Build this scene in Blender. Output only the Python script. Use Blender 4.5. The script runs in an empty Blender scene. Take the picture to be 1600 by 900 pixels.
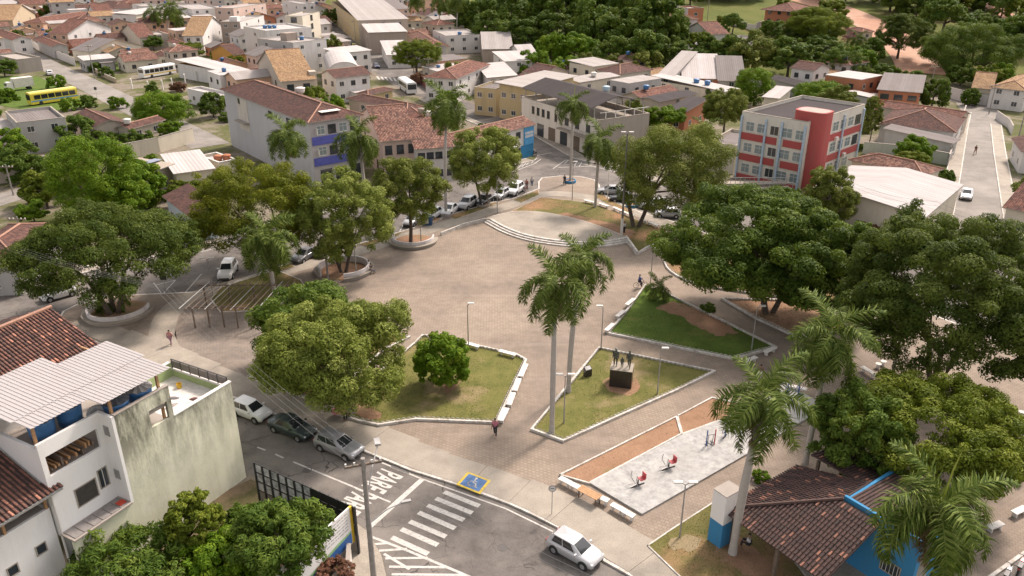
import bpy, bmesh, math, random
import numpy as np
from mathutils import Vector, Matrix

# ------------------------------------------------------------------ camera, sky, sun, exposure
S = bpy.context.scene
COL = S.collection
CAM_H = 38.0
FPX = 28.0 / 36.0 * 1600.0
TH = math.atan(555.0 / FPX)
CT, ST = math.cos(TH), math.sin(TH)
cd = bpy.data.cameras.new('camera'); cam = bpy.data.objects.new('camera', cd); COL.objects.link(cam)
cam.location = (0, 0, CAM_H); cam.rotation_euler = (math.pi / 2 - TH, 0, 0)
cd.lens = 28.0; cd.sensor_width = 36.0; cd.clip_start = 0.5; cd.clip_end = 4000
S.camera = cam
SUN_AZ = math.radians(40)      # from +Y towards +X: the sun stands behind the square, to the right
SUN_EL = math.radians(47)
W = bpy.data.worlds.new('World'); S.world = W; W.use_nodes = True
wn = W.node_tree
sky = wn.nodes.new('ShaderNodeTexSky'); sky.sky_type = 'NISHITA'; sky.sun_disc = False
sky.sun_elevation = SUN_EL; sky.sun_rotation = SUN_AZ; sky.altitude = 300
sky.air_density = 1.0; sky.dust_density = 4.0; sky.ozone_density = 0.6
bgn = wn.nodes['Background']; bgn.inputs[1].default_value = 0.15
hs = wn.nodes.new('ShaderNodeHueSaturation'); hs.inputs['Saturation'].default_value = .22      # thin high cloud
wn.links.new(sky.outputs[0], hs.inputs['Color']); wm_ = wn.nodes.new('ShaderNodeMix'); wm_.data_type = 'RGBA'; wm_.blend_type = 'MULTIPLY'; wm_.inputs[0].default_value = 1.0; wm_.inputs[7].default_value = (1.05, .99, .95, 1)
wn.links.new(hs.outputs[0], wm_.inputs[6]); wn.links.new(wm_.outputs[2], bgn.inputs[0])
sl = bpy.data.lights.new('sun', 'SUN'); sl.energy = 2.45; sl.angle = math.radians(8); sl.color = (1.0, 0.86, 0.755)
so = bpy.data.objects.new('sun', sl); COL.objects.link(so)
sd = Vector((math.sin(SUN_AZ) * math.cos(SUN_EL), math.cos(SUN_AZ) * math.cos(SUN_EL), math.sin(SUN_EL)))
so.rotation_euler = sd.to_track_quat('Z', 'Y').to_euler()
S.view_settings.view_transform = 'Standard'; S.view_settings.look = 'None'
S.view_settings.exposure = 0.95; S.view_settings.gamma = 1.0
S.render.engine = 'CYCLES'
S.cycles.max_bounces = 5; S.cycles.diffuse_bounces = 3; S.cycles.transparent_max_bounces = 4
S.cycles.use_adaptive_sampling = True
try: S.cycles.use_denoising = True
except Exception: pass

R = random.Random(7)

# ------------------------------------------------------------------ terrain and pixel -> place
def sstep(a, b, t):
    t = min(1.0, max(0.0, (t - a) / (b - a))); return t * t * (3 - 2 * t)
def softp(t, k=12.0):
    return 0.0 if t < -k else (t if t > k else (t + k) ** 2 / (4 * k))
def hz(x, y):
    m = sstep(12, 70, x - 0.10 * (y - 215) * 0)
    near = 0.125 * softp(y - 225)
    far = 0.085 * softp(y - 430, 30)
    h = m * near + (1 - m) * far
    if h > 0: h += 0.9 * math.sin(x * .031 + 1.3) * math.sin(y * .027) * min(1, h / 6)
    return h
def ray(px, py):
    u, v = px - 800.0, py - 450.0
    return Vector((u, -v * ST + FPX * CT, -v * CT - FPX * ST))
def G(px, py, z=0.0):
    """the place z metres above the ground that the pixel points at"""
    d = ray(px, py)
    if d.z > -1: d.z = -1
    t = (z - CAM_H) / d.z
    p = Vector((0, 0, CAM_H)) + d * t
    if p.y < 205: return Vector((p.x, p.y, z))
    n = d.normalized(); s = 190.0
    while s < 1500:
        q = Vector((0, 0, CAM_H)) + n * s
        if q.z <= hz(q.x, q.y) + z: break
        s += 1.0
    lo, hi = s - 1, s
    for _ in range(12):
        m = (lo + hi) / 2; q = Vector((0, 0, CAM_H)) + n * m
        if q.z <= hz(q.x, q.y) + z: hi = m
        else: lo = m
    q = Vector((0, 0, CAM_H)) + n * hi
    return Vector((q.x, q.y, hz(q.x, q.y) + z))
def onplane(px, py, y):
    d = ray(px, py); return Vector((0, 0, CAM_H)) + d * (y / d.y)
def to_px(p):
    d = Vector(p) - Vector((0, 0, CAM_H)); zc = d.y * CT - d.z * ST; yc = d.y * ST + d.z * CT
    return 800 + FPX * d.x / zc, 450 - FPX * yc / zc
def pxm(p):
    """pixels per metre at a place"""
    return FPX / (p.y * CT + (CAM_H - p.z) * ST)

# ------------------------------------------------------------------ materials
MATS = {}
def lk(nt, a, b): nt.links.new(a, b)
def node(nt, t, **kw):
    n = nt.nodes.new(t)
    for k, v in kw.items():
        if k.startswith('i_'):
            n.inputs[k[2:].replace('_', ' ')].default_value = v
        else: setattr(n, k, v)
    return n
def noise(nt, vec, scale, detail=4, rough=.6):
    n = node(nt, 'ShaderNodeTexNoise'); n.inputs['Scale'].default_value = scale
    n.inputs['Detail'].default_value = detail; n.inputs['Roughness'].default_value = rough
    lk(nt, vec, n.inputs['Vector']); return n.outputs['Fac']
def ramp(nt, fac, stops):
    r = node(nt, 'ShaderNodeValToRGB'); e = r.color_ramp.elements
    while len(e) < len(stops): e.new(.5)
    for el, (p, c) in zip(e, stops):
        el.position = p; el.color = (c[0], c[1], c[2], 1)
    lk(nt, fac, r.inputs[0]); return r.outputs[0]
def mixc(nt, fac, a, b, mode='MIX'):
    m = node(nt, 'ShaderNodeMix', data_type='RGBA', blend_type=mode)
    for sock, val in ((m.inputs[0], fac), (m.inputs[6], a), (m.inputs[7], b)):
        if isinstance(val, (int, float)): sock.default_value = val
        elif isinstance(val, tuple): sock.default_value = (val[0], val[1], val[2], 1)
        else: lk(nt, val, sock)
    return m.outputs[2]
def math_(nt, op, a, b=None, c=None):
    m = node(nt, 'ShaderNodeMath', operation=op)
    for i, v in enumerate((a, b, c)):
        if v is None: continue
        if isinstance(v, (int, float)): m.inputs[i].default_value = v
        else: lk(nt, v, m.inputs[i])
    return m.outputs[0]
def newmat(name):
    m = bpy.data.materials.new(name); m.use_nodes = True
    nt = m.node_tree; b = nt.nodes['Principled BSDF']; return m, nt, b
def bump(nt, b, h, strength, dist):
    n = node(nt, 'ShaderNodeBump'); n.inputs['Strength'].default_value = strength; n.inputs['Distance'].default_value = dist
    lk(nt, h, n.inputs['Height']); lk(nt, n.outputs[0], b.inputs['Normal'])
def wpos(nt): return node(nt, 'ShaderNodeNewGeometry').outputs['Position']
def scaled(nt, vec, s):
    m = node(nt, 'ShaderNodeMapping'); m.inputs['Scale'].default_value = s; lk(nt, vec, m.inputs[0]); return m.outputs[0]

def plain(name, c, rough=.6, metal=0.0, var=.12, scale=3.0):
    if name in MATS: return MATS[name]
    m, nt, b = newmat(name); p = wpos(nt)
    f = noise(nt, p, scale, 5)
    c2 = tuple(max(0, x * (1 - 2.2 * var)) for x in c); c1 = tuple(min(1, x * (1 + var)) for x in c)
    lk(nt, ramp(nt, f, [(.3, c2), (.7, c1)]), b.inputs['Base Color'])
    b.inputs['Roughness'].default_value = rough; b.inputs['Metallic'].default_value = metal
    MATS[name] = m; return m
def wall(name, c, stain=.5, dirt=(.16, .14, .11)):
    """rendered wall: blotches, rain streaks running down, dirt"""
    if name in MATS: return MATS[name]
    m, nt, b = newmat(name); p = wpos(nt)
    streak = noise(nt, scaled(nt, p, (1.0, 1.0, .13)), .8, 8, .72)
    blot = noise(nt, p, .35, 5, .6); fine = noise(nt, p, 9, 3)
    base = mixc(nt, math_(nt, 'MULTIPLY', fine, .25), c, tuple(x * .72 for x in c))
    f = math_(nt, 'MULTIPLY', math_(nt, 'MULTIPLY', ramp(nt, streak, [(.45, (0, 0, 0)), (.75, (1, 1, 1))]), ramp(nt, blot, [(.35, (0, 0, 0)), (.7, (1, 1, 1))])), stain)
    lk(nt, mixc(nt, f, base, dirt), b.inputs['Base Color'])
    b.inputs['Roughness'].default_value = .85; b.inputs['Specular IOR Level'].default_value = .25
    bump(nt, b, fine, .25, .02)
    MATS[name] = m; return m
def tile(name, c1, c2, c3, moss=.5):
    """clay tile roof seen from afar; UV in metres: u along the eave, v down the slope"""
    if name in MATS: return MATS[name]
    m, nt, b = newmat(name)
    uv = node(nt, 'ShaderNodeUVMap').outputs[0]; sep = node(nt, 'ShaderNodeSeparateXYZ'); lk(nt, uv, sep.inputs[0])
    u = math_(nt, 'DIVIDE', sep.outputs[0], .24); v = math_(nt, 'DIVIDE', sep.outputs[1], .40)
    cmb = node(nt, 'ShaderNodeCombineXYZ'); lk(nt, math_(nt, 'FLOOR', u), cmb.inputs[0]); lk(nt, math_(nt, 'FLOOR', v), cmb.inputs[1])
    wn_ = node(nt, 'ShaderNodeTexWhiteNoise', noise_dimensions='2D'); lk(nt, cmb.outputs[0], wn_.inputs['Vector'])
    p = wpos(nt); big = noise(nt, p, .45, 6, .7); pat = noise(nt, p, 1.7, 4, .7)
    f = math_(nt, 'ADD', math_(nt, 'MULTIPLY', wn_.outputs['Value'], .55), math_(nt, 'MULTIPLY', pat, .5))
    col = ramp(nt, f, [(.22, c2), (.52, c1), (.86, c3)])
    dk = mixc(nt, math_(nt, 'MULTIPLY', ramp(nt, big, [(.38, (0, 0, 0)), (.68, (1, 1, 1))]), moss), col, (.075, .05, .045))
    lk(nt, dk, b.inputs['Base Color']); b.inputs['Roughness'].default_value = .9; b.inputs['Specular IOR Level'].default_value = .2
    hu = math_(nt, 'SINE', math_(nt, 'MULTIPLY', u, 6.2832)); fr = math_(nt, 'FRACT', v)
    h = math_(nt, 'ADD', hu, math_(nt, 'ADD', math_(nt, 'MULTIPLY', fr, .9), math_(nt, 'MULTIPLY', wn_.outputs['Value'], .8)))
    bump(nt, b, h, .8, .06)
    MATS[name] = m; return m
def sheet_metal(name, c, rust=.25, period=.5):
    if name in MATS: return MATS[name]
    m, nt, b = newmat(name)
    uv = node(nt, 'ShaderNodeUVMap').outputs[0]; sep = node(nt, 'ShaderNodeSeparateXYZ'); lk(nt, uv, sep.inputs[0])
    p = wpos(nt); st = noise(nt, scaled(nt, uv, (2.5, .12, 1)), 1.0, 5, .7); big = noise(nt, p, .3, 5, .65)
    sh = node(nt, 'ShaderNodeTexWhiteNoise', noise_dimensions='1D'); lk(nt, math_(nt, 'FLOOR', math_(nt, 'DIVIDE', sep.outputs[0], 1.1)), sh.inputs['W'])
    f = math_(nt, 'MULTIPLY', math_(nt, 'ADD', math_(nt, 'MULTIPLY', st, big), math_(nt, 'MULTIPLY', sh.outputs['Value'], .25)), rust * 2.0)
    lk(nt, mixc(nt, f, c, tuple(x * y for x, y in zip(c, (.42, .36, .32)))), b.inputs['Base Color'])
    b.inputs['Roughness'].default_value = .9; b.inputs['Specular IOR Level'].default_value = .06
    hu = math_(nt, 'SINE', math_(nt, 'MULTIPLY', sep.outputs[0], 6.2832 / period))
    bump(nt, b, hu, .5, .03)
    MATS[name] = m; return m
def leafmat(name, c1, c2, c3, trans=.25):
    if name in MATS: return MATS[name]
    m, nt, b = newmat(name)
    a = node(nt, 'ShaderNodeAttribute', attribute_name='var')
    col = ramp(nt, a.outputs['Fac'], [(.1, c1), (.5, c2), (.92, c3)])
    lk(nt, col, b.inputs['Base Color']); b.inputs['Roughness'].default_value = .65; b.inputs['Specular IOR Level'].default_value = .12
    tr = node(nt, 'ShaderNodeBsdfTranslucent'); lk(nt, mixc(nt, .45, col, (.20, .26, .02)), tr.inputs[0])
    mx = node(nt, 'ShaderNodeMixShader'); mx.inputs[0].default_value = trans
    lk(nt, b.outputs[0], mx.inputs[1]); lk(nt, tr.outputs[0], mx.inputs[2]); lk(nt, mx.outputs[0], nt.nodes['Material Output'].inputs[0])
    MATS[name] = m; return m
def ground_mat(name, c1, c2, s1, c3=None, s3=.12, fine=14, rough=.95, amt3=(.5, .65), bmp=.3):
    if name in MATS: return MATS[name]
    m, nt, b = newmat(name); p = wpos(nt)
    col = ramp(nt, noise(nt, p, s1, 7, .68), [(.3, c1), (.7, c2)])
    if c3:
        col = mixc(nt, ramp(nt, noise(nt, p, s3, 6, .6), [(amt3[0], (0, 0, 0)), (amt3[1], (1, 1, 1))]), col, c3)
    fn = noise(nt, p, fine, 3, .7)
    col = mixc(nt, math_(nt, 'MULTIPLY', fn, .75), col, (.0, .0, .0), 'MIX') if False else mixc(nt, .45, col, ramp(nt, fn, [(.25, (.25, .25, .25)), (.75, (.95, .95, .95))]), 'OVERLAY')
    lk(nt, col, b.inputs['Base Color']); b.inputs['Roughness'].default_value = rough; b.inputs['Specular IOR Level'].default_value = .2
    bump(nt, b, fn, bmp, .05)
    MATS[name] = m; return m
def paver_mat(name, c1, c2, ang=.5):
    m, nt, b = newmat(name); p = wpos(nt)
    mp = node(nt, 'ShaderNodeMapping'); mp.inputs['Rotation'].default_value = (0, 0, ang); lk(nt, p, mp.inputs[0])
    br = node(nt, 'ShaderNodeTexBrick'); br.offset = .5
    br.inputs['Color1'].default_value = (*c1, 1); br.inputs['Color2'].default_value = (*c2, 1); br.inputs['Mortar'].default_value = (c1[0] * .58, c1[1] * .57, c1[2] * .55, 1)
    br.inputs['Scale'].default_value = 1.0; br.inputs['Brick Width'].default_value = .34; br.inputs['Row Height'].default_value = .30
    br.inputs['Mortar Size'].default_value = .022; br.inputs['Bias'].default_value = .0
    lk(nt, mp.outputs[0], br.inputs['Vector'])
    big = noise(nt, p, .11, 6, .62); mid = noise(nt, p, .9, 5, .7); st = noise(nt, scaled(nt, p, (.25, 1.2, 1)), .5, 5, .6)
    col = mixc(nt, ramp(nt, big, [(.38, (0, 0, 0)), (.64, (.72, .72, .72))]), br.outputs[0], (.150, .122, .103))
    col = mixc(nt, math_(nt, 'MULTIPLY', ramp(nt, mid, [(.42, (0, 0, 0)), (.75, (1, 1, 1))]), .4), col, (.345, .275, .22))
    col = mixc(nt, math_(nt, 'MULTIPLY', ramp(nt, st, [(.5, (0, 0, 0)), (.72, (1, 1, 1))]), .3), col, (.36, .295, .245))
    lk(nt, col, b.inputs['Base Color']); b.inputs['Roughness'].default_value = .92; b.inputs['Specular IOR Level'].default_value = .25
    bump(nt, b, br.outputs['Fac'], -.4, .02)
    MATS[name] = m; return m
def glassmat(name, c, rough=.08):
    if name in MATS: return MATS[name]
    m, nt, b = newmat(name); b.inputs['Base Color'].default_value = (*c, 1)
    b.inputs['Roughness'].default_value = rough; b.inputs['Specular IOR Level'].default_value = .8
    MATS[name] = m; return m
def paintmat(name, c, metal=.3):
    if name in MATS: return MATS[name]
    m, nt, b = newmat(name); p = wpos(nt)
    lk(nt, mixc(nt, math_(nt, 'MULTIPLY', noise(nt, p, 2.5, 4), .18), c, tuple(x * .6 + .02 for x in c)), b.inputs['Base Color'])
    b.inputs['Roughness'].default_value = .28; b.inputs['Metallic'].default_value = metal; b.inputs['Coat Weight'].default_value = .5
    MATS[name] = m; return m

M_ASPH = ground_mat('asphalt', (.085, .076, .069), (.155, .138, .126), .7, (.19, .17, .152), .13, 22, .9, (.45, .62), .2)
nt_ = M_ASPH.node_tree; b_ = nt_.nodes['Principled BSDF']; old_ = b_.inputs['Base Color'].links[0].from_socket; p_ = wpos(nt_)
nz_ = node(nt_, 'ShaderNodeTexNoise'); nz_.inputs['Scale'].default_value = .8; lk(nt_, p_, nz_.inputs['Vector']); vm_ = node(nt_, 'ShaderNodeVectorMath', operation='MULTIPLY_ADD'); lk(nt_, nz_.outputs['Color'], vm_.inputs[0]); vm_.inputs[1].default_value = (1.6, 1.6, 0); lk(nt_, p_, vm_.inputs[2])
vo_ = node(nt_, 'ShaderNodeTexVoronoi', feature='DISTANCE_TO_EDGE'); vo_.inputs['Scale'].default_value = .42; lk(nt_, vm_.outputs[0], vo_.inputs['Vector'])
ck_ = math_(nt_, 'MULTIPLY', ramp(nt_, vo_.outputs['Distance'], [(.006, (1, 1, 1)), (.018, (0, 0, 0))]), ramp(nt_, noise(nt_, p_, .25, 4), [(.45, (0, 0, 0)), (.6, (.8, .8, .8))]))
lk(nt_, mixc(nt_, ck_, old_, (.035, .03, .028)), b_.inputs['Base Color'])
M_FAR_ROAD = ground_mat('worn road', (.16, .145, .13), (.22, .20, .18), .4, (.27, .245, .22), .1, 16, .9, (.45, .75), .2)
M_PAVE = paver_mat('hexagonal pavers', (.305, .244, .190), (.252, .202, .157), .5)
M_CONC = ground_mat('concrete', (.255, .225, .188), (.33, .292, .245), .5, (.185, .163, .138), .22, 12, .9, (.5, .75), .1)
M_SLAB = ground_mat('grey slab', (.30, .293, .282), (.36, .35, .335), .4, (.25, .24, .225), .25, 2, .85, (.55, .8), .1)
M_GRASS = ground_mat('lawn', (.088, .096, .024), (.160, .145, .048), .8, (.235, .180, .098), .22, 9, 1, (.52, .66), .8)
M_GRASSG = ground_mat('green lawn', (.050, .090, .012), (.095, .135, .024), .9, (.15, .13, .045), .25, 9, 1, (.58, .72), .8)
M_DRY = ground_mat('dry lawn', (.10, .095, .028), (.15, .13, .05), .45, (.27, .16, .09), .11, 9, 1, (.46, .6), .8)
M_SOIL = ground_mat('red soil', (.22, .130, .080), (.30, .180, .115), .6, (.16, .135, .06), .3, 12, 1, (.55, .68), .6)
M_TOWN = ground_mat('town ground', (.17, .14, .11), (.26, .22, .18), .12, (.07, .085, .025), .045, 4, 1, (.5, .58), .5)
M_HILL = ground_mat('hill grass', (.06, .08, .02), (.12, .12, .04), .09, (.22, .14, .09), .022, 2, 1, (.55, .66), .5)
M_DIRT = ground_mat('dirt road', (.34, .185, .125), (.42, .25, .18), .12, (.47, .33, .25), .05, 3, 1, (.5, .7), .4)
M_WHITE = wall('white paint', (.68, .65, .61), .55)
M_LINE, nt_, b_ = newmat('road paint'); p_ = wpos(nt_)
c_ = mixc(nt_, ramp(nt_, noise(nt_, p_, 5, 8, .75), [(.50, (0, 0, 0)), (.66, (.8, .8, .8))]), (.56, .535, .50), (.17, .155, .14)); c_ = mixc(nt_, math_(nt_, 'MULTIPLY', noise(nt_, p_, .8, 4), .4), c_, (.3, .28, .25))
lk(nt_, c_, b_.inputs['Base Color']); b_.inputs['Roughness'].default_value = .85
M_KERB, nt_, b_ = newmat('whitewashed kerb'); p_ = wpos(nt_)
c_ = mixc(nt_, ramp(nt_, noise(nt_, p_, 1.8, 7, .72), [(.44, (0, 0, 0)), (.66, (.85, .85, .85))]), (.58, .55, .51), (.27, .225, .18)); c_ = mixc(nt_, ramp(nt_, noise(nt_, p_, 9, 4, .7), [(.6, (0, 0, 0)), (.7, (.7, .7, .7))]), c_, (.24, .20, .17))
lk(nt_, c_, b_.inputs['Base Color']); b_.inputs['Roughness'].default_value = .9
M_METALG = plain('galvanised steel', (.38, .37, .36), .5, .4)
M_DARKM = plain('dark steel', (.06, .06, .062), .5, .5)
M_GLASS = glassmat('window glass', (.035, .042, .05))
M_GLASSB = glassmat('pale glass', (.20, .25, .26), .15)
M_CARGL = glassmat('car glass', (.02, .024, .028), .05)
M_TYRE = plain('tyre rubber', (.025, .025, .025), .85)
M_RIM = plain('wheel rim', (.45, .45, .46), .35, .6)
M_LAMP = plain('headlamp', (.75, .76, .78), .15)
M_TAIL = plain('tail lamp', (.35, .02, .02), .3)
M_POLE = plain('concrete pole', (.26, .24, .22), .85)
M_WOOD = plain('weathered wood', (.16, .12, .09), .85)
M_WOODL = plain('light wood', (.42, .24, .12), .8)
M_BARK = plain('bark', (.11, .085, .065), .95, 0, .3, 6)
M_PTRUNK, nt_, b_ = newmat('palm trunk'); p_ = wpos(nt_)
lk(nt_, mixc(nt_, math_(nt_, 'MULTIPLY', noise(nt_, scaled(nt_, p_, (.6, .6, 5)), 1.5, 4, .6), .8), mixc(nt_, noise(nt_, p_, 2.2, 5, .7), (.52, .49, .45), (.34, .31, .28)), (.30, .27, .24)), b_.inputs['Base Color']); b_.inputs['Roughness'].default_value = .95
M_SKIN = plain('skin', (.34, .19, .12), .6)
M_BRONZE = plain('bronze', (.10, .105, .09), .45, .6)
M_GRANITE = plain('black granite', (.035, .028, .026), .25)
M_BLUE = wall('blue paint', (.045, .22, .42), .35)
M_TANK = plain('blue water tank', (.06, .17, .36), .45)
M_BRICK = wall('raw brick', (.42, .17, .095), .5)
M_CEM = wall('raw cement', (.34, .30, .265), .8)
T_RED = tile('red clay tiles', (.185, .080, .060), (.095, .05, .043), (.31, .15, .105), .55)
T_BROWN = tile('brown clay tiles', (.115, .060, .050), (.072, .042, .037), (.19, .095, .073), .5)
T_TAN = tile('tan clay tiles', (.36, .225, .12), (.25, .15, .085), (.46, .31, .18), .3)
T_MIX = tile('mottled clay tiles', (.20, .098, .074), (.08, .045, .038), (.36, .205, .15), .5)
MET_W = sheet_metal('white roof sheets', (.50, .47, .46), .35)
MET_L = sheet_metal('light roof sheets', (.40, .37, .355), .35)
MET_G = sheet_metal('grey roof sheets', (.21, .19, .185), .35)
MET_D = sheet_metal('dark fibre cement sheets', (.072, .064, .065), .3, .35)
MET_B = sheet_metal('beige roof sheets', (.44, .38, .32), .3)
L_MANGO = leafmat('mango leaves', (.062, .082, .010), (.130, .155, .026), (.27, .29, .070))
L_MANGO2 = leafmat('mango leaves in bloom', (.080, .108, .014), (.180, .215, .038), (.335, .37, .10))
L_DARK = leafmat('dark leaves', (.028, .055, .008), (.066, .108, .014), (.155, .21, .032))
L_FEATH = leafmat('feathery leaves', (.028, .050, .008), (.062, .092, .014), (.135, .162, .030))
L_FLAM = leafmat('flamboyant leaves', (.055, .072, .004), (.115, .133, .008), (.22, .225, .018))
L_BRIGHT = leafmat('bright leaves', (.050, .105, .004), (.10, .18, .010), (.21, .29, .022))
L_MID = leafmat('mid green leaves', (.036, .074, .009), (.080, .130, .018), (.165, .22, .036))
L_OLIVE = leafmat('olive leaves', (.055, .080, .007), (.12, .155, .015), (.23, .26, .034))
L_PALM = leafmat('palm leaflets', (.036, .064, .008), (.080, .122, .018), (.19, .23, .055), .2)
L_DRYP = leafmat('dry palm leaflets', (.12, .08, .04), (.20, .14, .075), (.30, .22, .12), .1)
L_PINK = leafmat('pink blossom', (.25, .08, .12), (.36, .13, .18), (.42, .2, .26))
L_RED = leafmat('russet leaves', (.10, .05, .035), (.17, .08, .055), (.25, .12, .08))
L_GRASSB = leafmat('grass blades', (.08, .09, .022), (.135, .13, .042), (.22, .185, .09), .1)

# ------------------------------------------------------------------ mesh helpers
class MB:
    def __init__(s): s.v = []; s.f = []; s.uv = None; s.mi = []; s.cur = 0
    def add(s, vs, fs):
        o = len(s.v); s.v.extend([tuple(x) for x in vs]); s.f.extend([tuple(i + o for i in f) for f in fs]); s.mi.extend([s.cur] * len(fs)); return s
    def box(s, x0, x1, y0, y1, z0, z1):
        return s.add([(x0, y0, z0), (x1, y0, z0), (x1, y1, z0), (x0, y1, z0), (x0, y0, z1), (x1, y0, z1), (x1, y1, z1), (x0, y1, z1)],
                     [(0, 3, 2, 1), (4, 5, 6, 7), (0, 1, 5, 4), (1, 2, 6, 5), (2, 3, 7, 6), (3, 0, 4, 7)])
    def prism(s, poly, z0, z1):
        n = len(poly)
        a = sum(poly[i][0] * poly[(i + 1) % n][1] - poly[(i + 1) % n][0] * poly[i][1] for i in range(n))
        if a < 0: poly = list(reversed(poly))
        vs = [(p[0], p[1], z0) for p in poly] + [(p[0], p[1], z1) for p in poly]
        fs = [tuple(reversed(range(n))), tuple(range(n, 2 * n))] + [(i, (i + 1) % n, n + (i + 1) % n, n + i) for i in range(n)]
        return s.add(vs, fs)
    def tube(s, pts, rad, n=8, cap=True):
        pts = [Vector(p) for p in pts]
        if not hasattr(rad, '__len__'): rad = [rad] * len(pts)
        vs = []; k = len(pts)
        for i, p in enumerate(pts):
            t = (pts[min(i + 1, k - 1)] - pts[max(i - 1, 0)]).normalized()
            a = t.cross(Vector((0, 0, 1)) if abs(t.z) < .95 else Vector((1, 0, 0))).normalized(); b = t.cross(a)
            for j in range(n):
                w = 2 * math.pi * j / n; vs.append(p + (a * math.cos(w) + b * math.sin(w)) * rad[i])
        fs = []
        for i in range(k - 1):
            for j in range(n): fs.append((i * n + j, (i + 1) * n + j, (i + 1) * n + (j + 1) % n, i * n + (j + 1) % n))
        if cap: fs.append(tuple(range(n))); fs.append(tuple(reversed(range((k - 1) * n, k * n))))
        return s.add(vs, fs)
    def lathe(s, prof, n=16, c=(0, 0)):
        vs = []; k = len(prof)
        for r, z in prof:
            for j in range(n):
                w = 2 * math.pi * j / n; vs.append((c[0] + r * math.cos(w), c[1] + r * math.sin(w), z))
        fs = [(i * n + j, i * n + (j + 1) % n, (i + 1) * n + (j + 1) % n, (i + 1) * n + j) for i in range(k - 1) for j in range(n)]
        fs.append(tuple(reversed(range(n)))); fs.append(tuple(range((k - 1) * n, k * n)))
        return s.add(vs, fs)
    def mesh(s, name, mats=None, smooth=False):
        me = bpy.data.meshes.new(name); me.from_pydata(s.v, [], s.f)
        if mats:
            for m in (mats if isinstance(mats, (list, tuple)) else [mats]): me.materials.append(m)
        if any(s.mi): me.polygons.foreach_set('material_index', s.mi)
        if smooth: me.polygons.foreach_set('use_smooth', [True] * len(me.polygons))
        me.update(); return me
    def build(s, name, mats, parent=None, smooth=False, loc=None):
        return obj(name, s.mesh(name, mats, smooth), parent, loc)
def obj(name, me, parent=None, loc=None, rotz=0, scale=None):
    o = bpy.data.objects.new(name, me); COL.objects.link(o)
    if parent: o.parent = parent
    if loc is not None: o.location = loc
    if rotz: o.rotation_euler = (0, 0, rotz)
    if scale is not None: o.scale = scale
    return o
def thing(name, label, cat, loc=(0, 0, 0), rotz=0, group=None):
    o = obj(name, None, None, loc, rotz); tag(o, label, cat, group); return o
def tag(o, label, cat, group=None):
    o['label'] = label; o['category'] = cat
    if group: o['group'] = group
    return o
def struct(o, label=None):
    o['kind'] = 'structure'
    if label: o['label'] = label
    return o
def uvmesh(name, quads, mats):
    """quads: list of (verts, uvs, material index)"""
    v = []; f = []; uv = []; mi = []
    for vs, us, k in quads:
        o = len(v); v.extend([tuple(p) for p in vs]); f.append(tuple(range(o, o + len(vs)))); uv.extend(us); mi.append(k)
    me = bpy.data.meshes.new(name); me.from_pydata(v, [], f)
    for m in mats: me.materials.append(m)
    l = me.uv_layers.new(name='UVMap'); l.data.foreach_set('uv', [c for u in uv for c in u])
    me.polygons.foreach_set('material_index', mi); me.update(); return me
def offset_line(pts, d):
    """pts: 2D world polyline, moved d to its left"""
    out = []; n = len(pts)
    for i in range(n):
        a = pts[max(i - 1, 0)]; b = pts[min(i + 1, n - 1)]; t = Vector((b[0] - a[0], b[1] - a[1])).normalized()
        out.append((pts[i][0] - t.y * d, pts[i][1] + t.x * d))
    return out
def densify(pts, step=1.0):
    out = []
    for a, b in zip(pts, pts[1:]):
        a = Vector(a[:2]); b = Vector(b[:2]); n = max(1, int((b - a).length / step))
        for i in range(n): out.append(tuple(a.lerp(b, i / n)))
    out.append(tuple(pts[-1][:2])); return out
def smooth_line(pts, it=2):
    pts = [tuple(p[:2]) for p in pts]
    for _ in range(it):
        q = [pts[0]]
        for a, b in zip(pts, pts[1:]):
            q.append((a[0] * .75 + b[0] * .25, a[1] * .75 + b[1] * .25)); q.append((a[0] * .25 + b[0] * .75, a[1] * .25 + b[1] * .75))
        q.append(pts[-1]); pts = q
    return pts
def W2(pts, z=0): return [tuple(G(x, y, z)[:2]) for x, y in pts]
def sheet(name, poly, z, mat, label=None, parent=None, z0=None):
    """a flat piece of ground from a world polygon; with z0 it gets sides down to z0"""
    mb = MB()
    if z0 is None:
        n = len(poly); a = sum(poly[i][0] * poly[(i + 1) % n][1] - poly[(i + 1) % n][0] * poly[i][1] for i in range(n))
        if a < 0: poly = list(reversed(poly))
        mb.add([(x, y, z) for x, y in poly], [tuple(range(len(poly)))])
    else: mb.prism(list(poly), z0, z)
    o = mb.build(name, mat, parent)
    if not parent: struct(o, label)
    return o
def strip_mesh(mb, pts, w, z0, z1, closed=False):
    """a kerb-like bar of width w along world points"""
    if closed: pts = list(pts) + [pts[0]]
    for k_i, (a, b) in enumerate(zip(pts, pts[1:])):
        a = Vector(a[:2]); b = Vector(b[:2]); t = (b - a); dz_ = .0025 * (k_i % 3)
        if t.length < 1e-4: continue
        t.normalize(); n = Vector((-t.y, t.x)) * w / 2; e = t * w * .46
        mb.prism([tuple(a - n - e), tuple(b - n + e), tuple(b + n + e), tuple(a + n - e)], z0 - dz_, z1 + dz_)
    return mb
def ribbon(name, pts, w, z, mat, label=None, parent=None, thick=None, follow=False):
    l = offset_line(pts, w / 2); r = offset_line(pts, -w / 2); mb = MB(); n = len(pts)
    zz = (lambda p: z + (hz(*p) if follow else 0))
    vs = [(x, y, zz((x, y))) for x, y in l] + [(x, y, zz((x, y))) for x, y in r]
    mb.add(vs, [(n + i, n + i + 1, i + 1, i) for i in range(n - 1)])
    o = mb.build(name, mat, parent)
    if not parent: struct(o, label)
    return o

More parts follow.
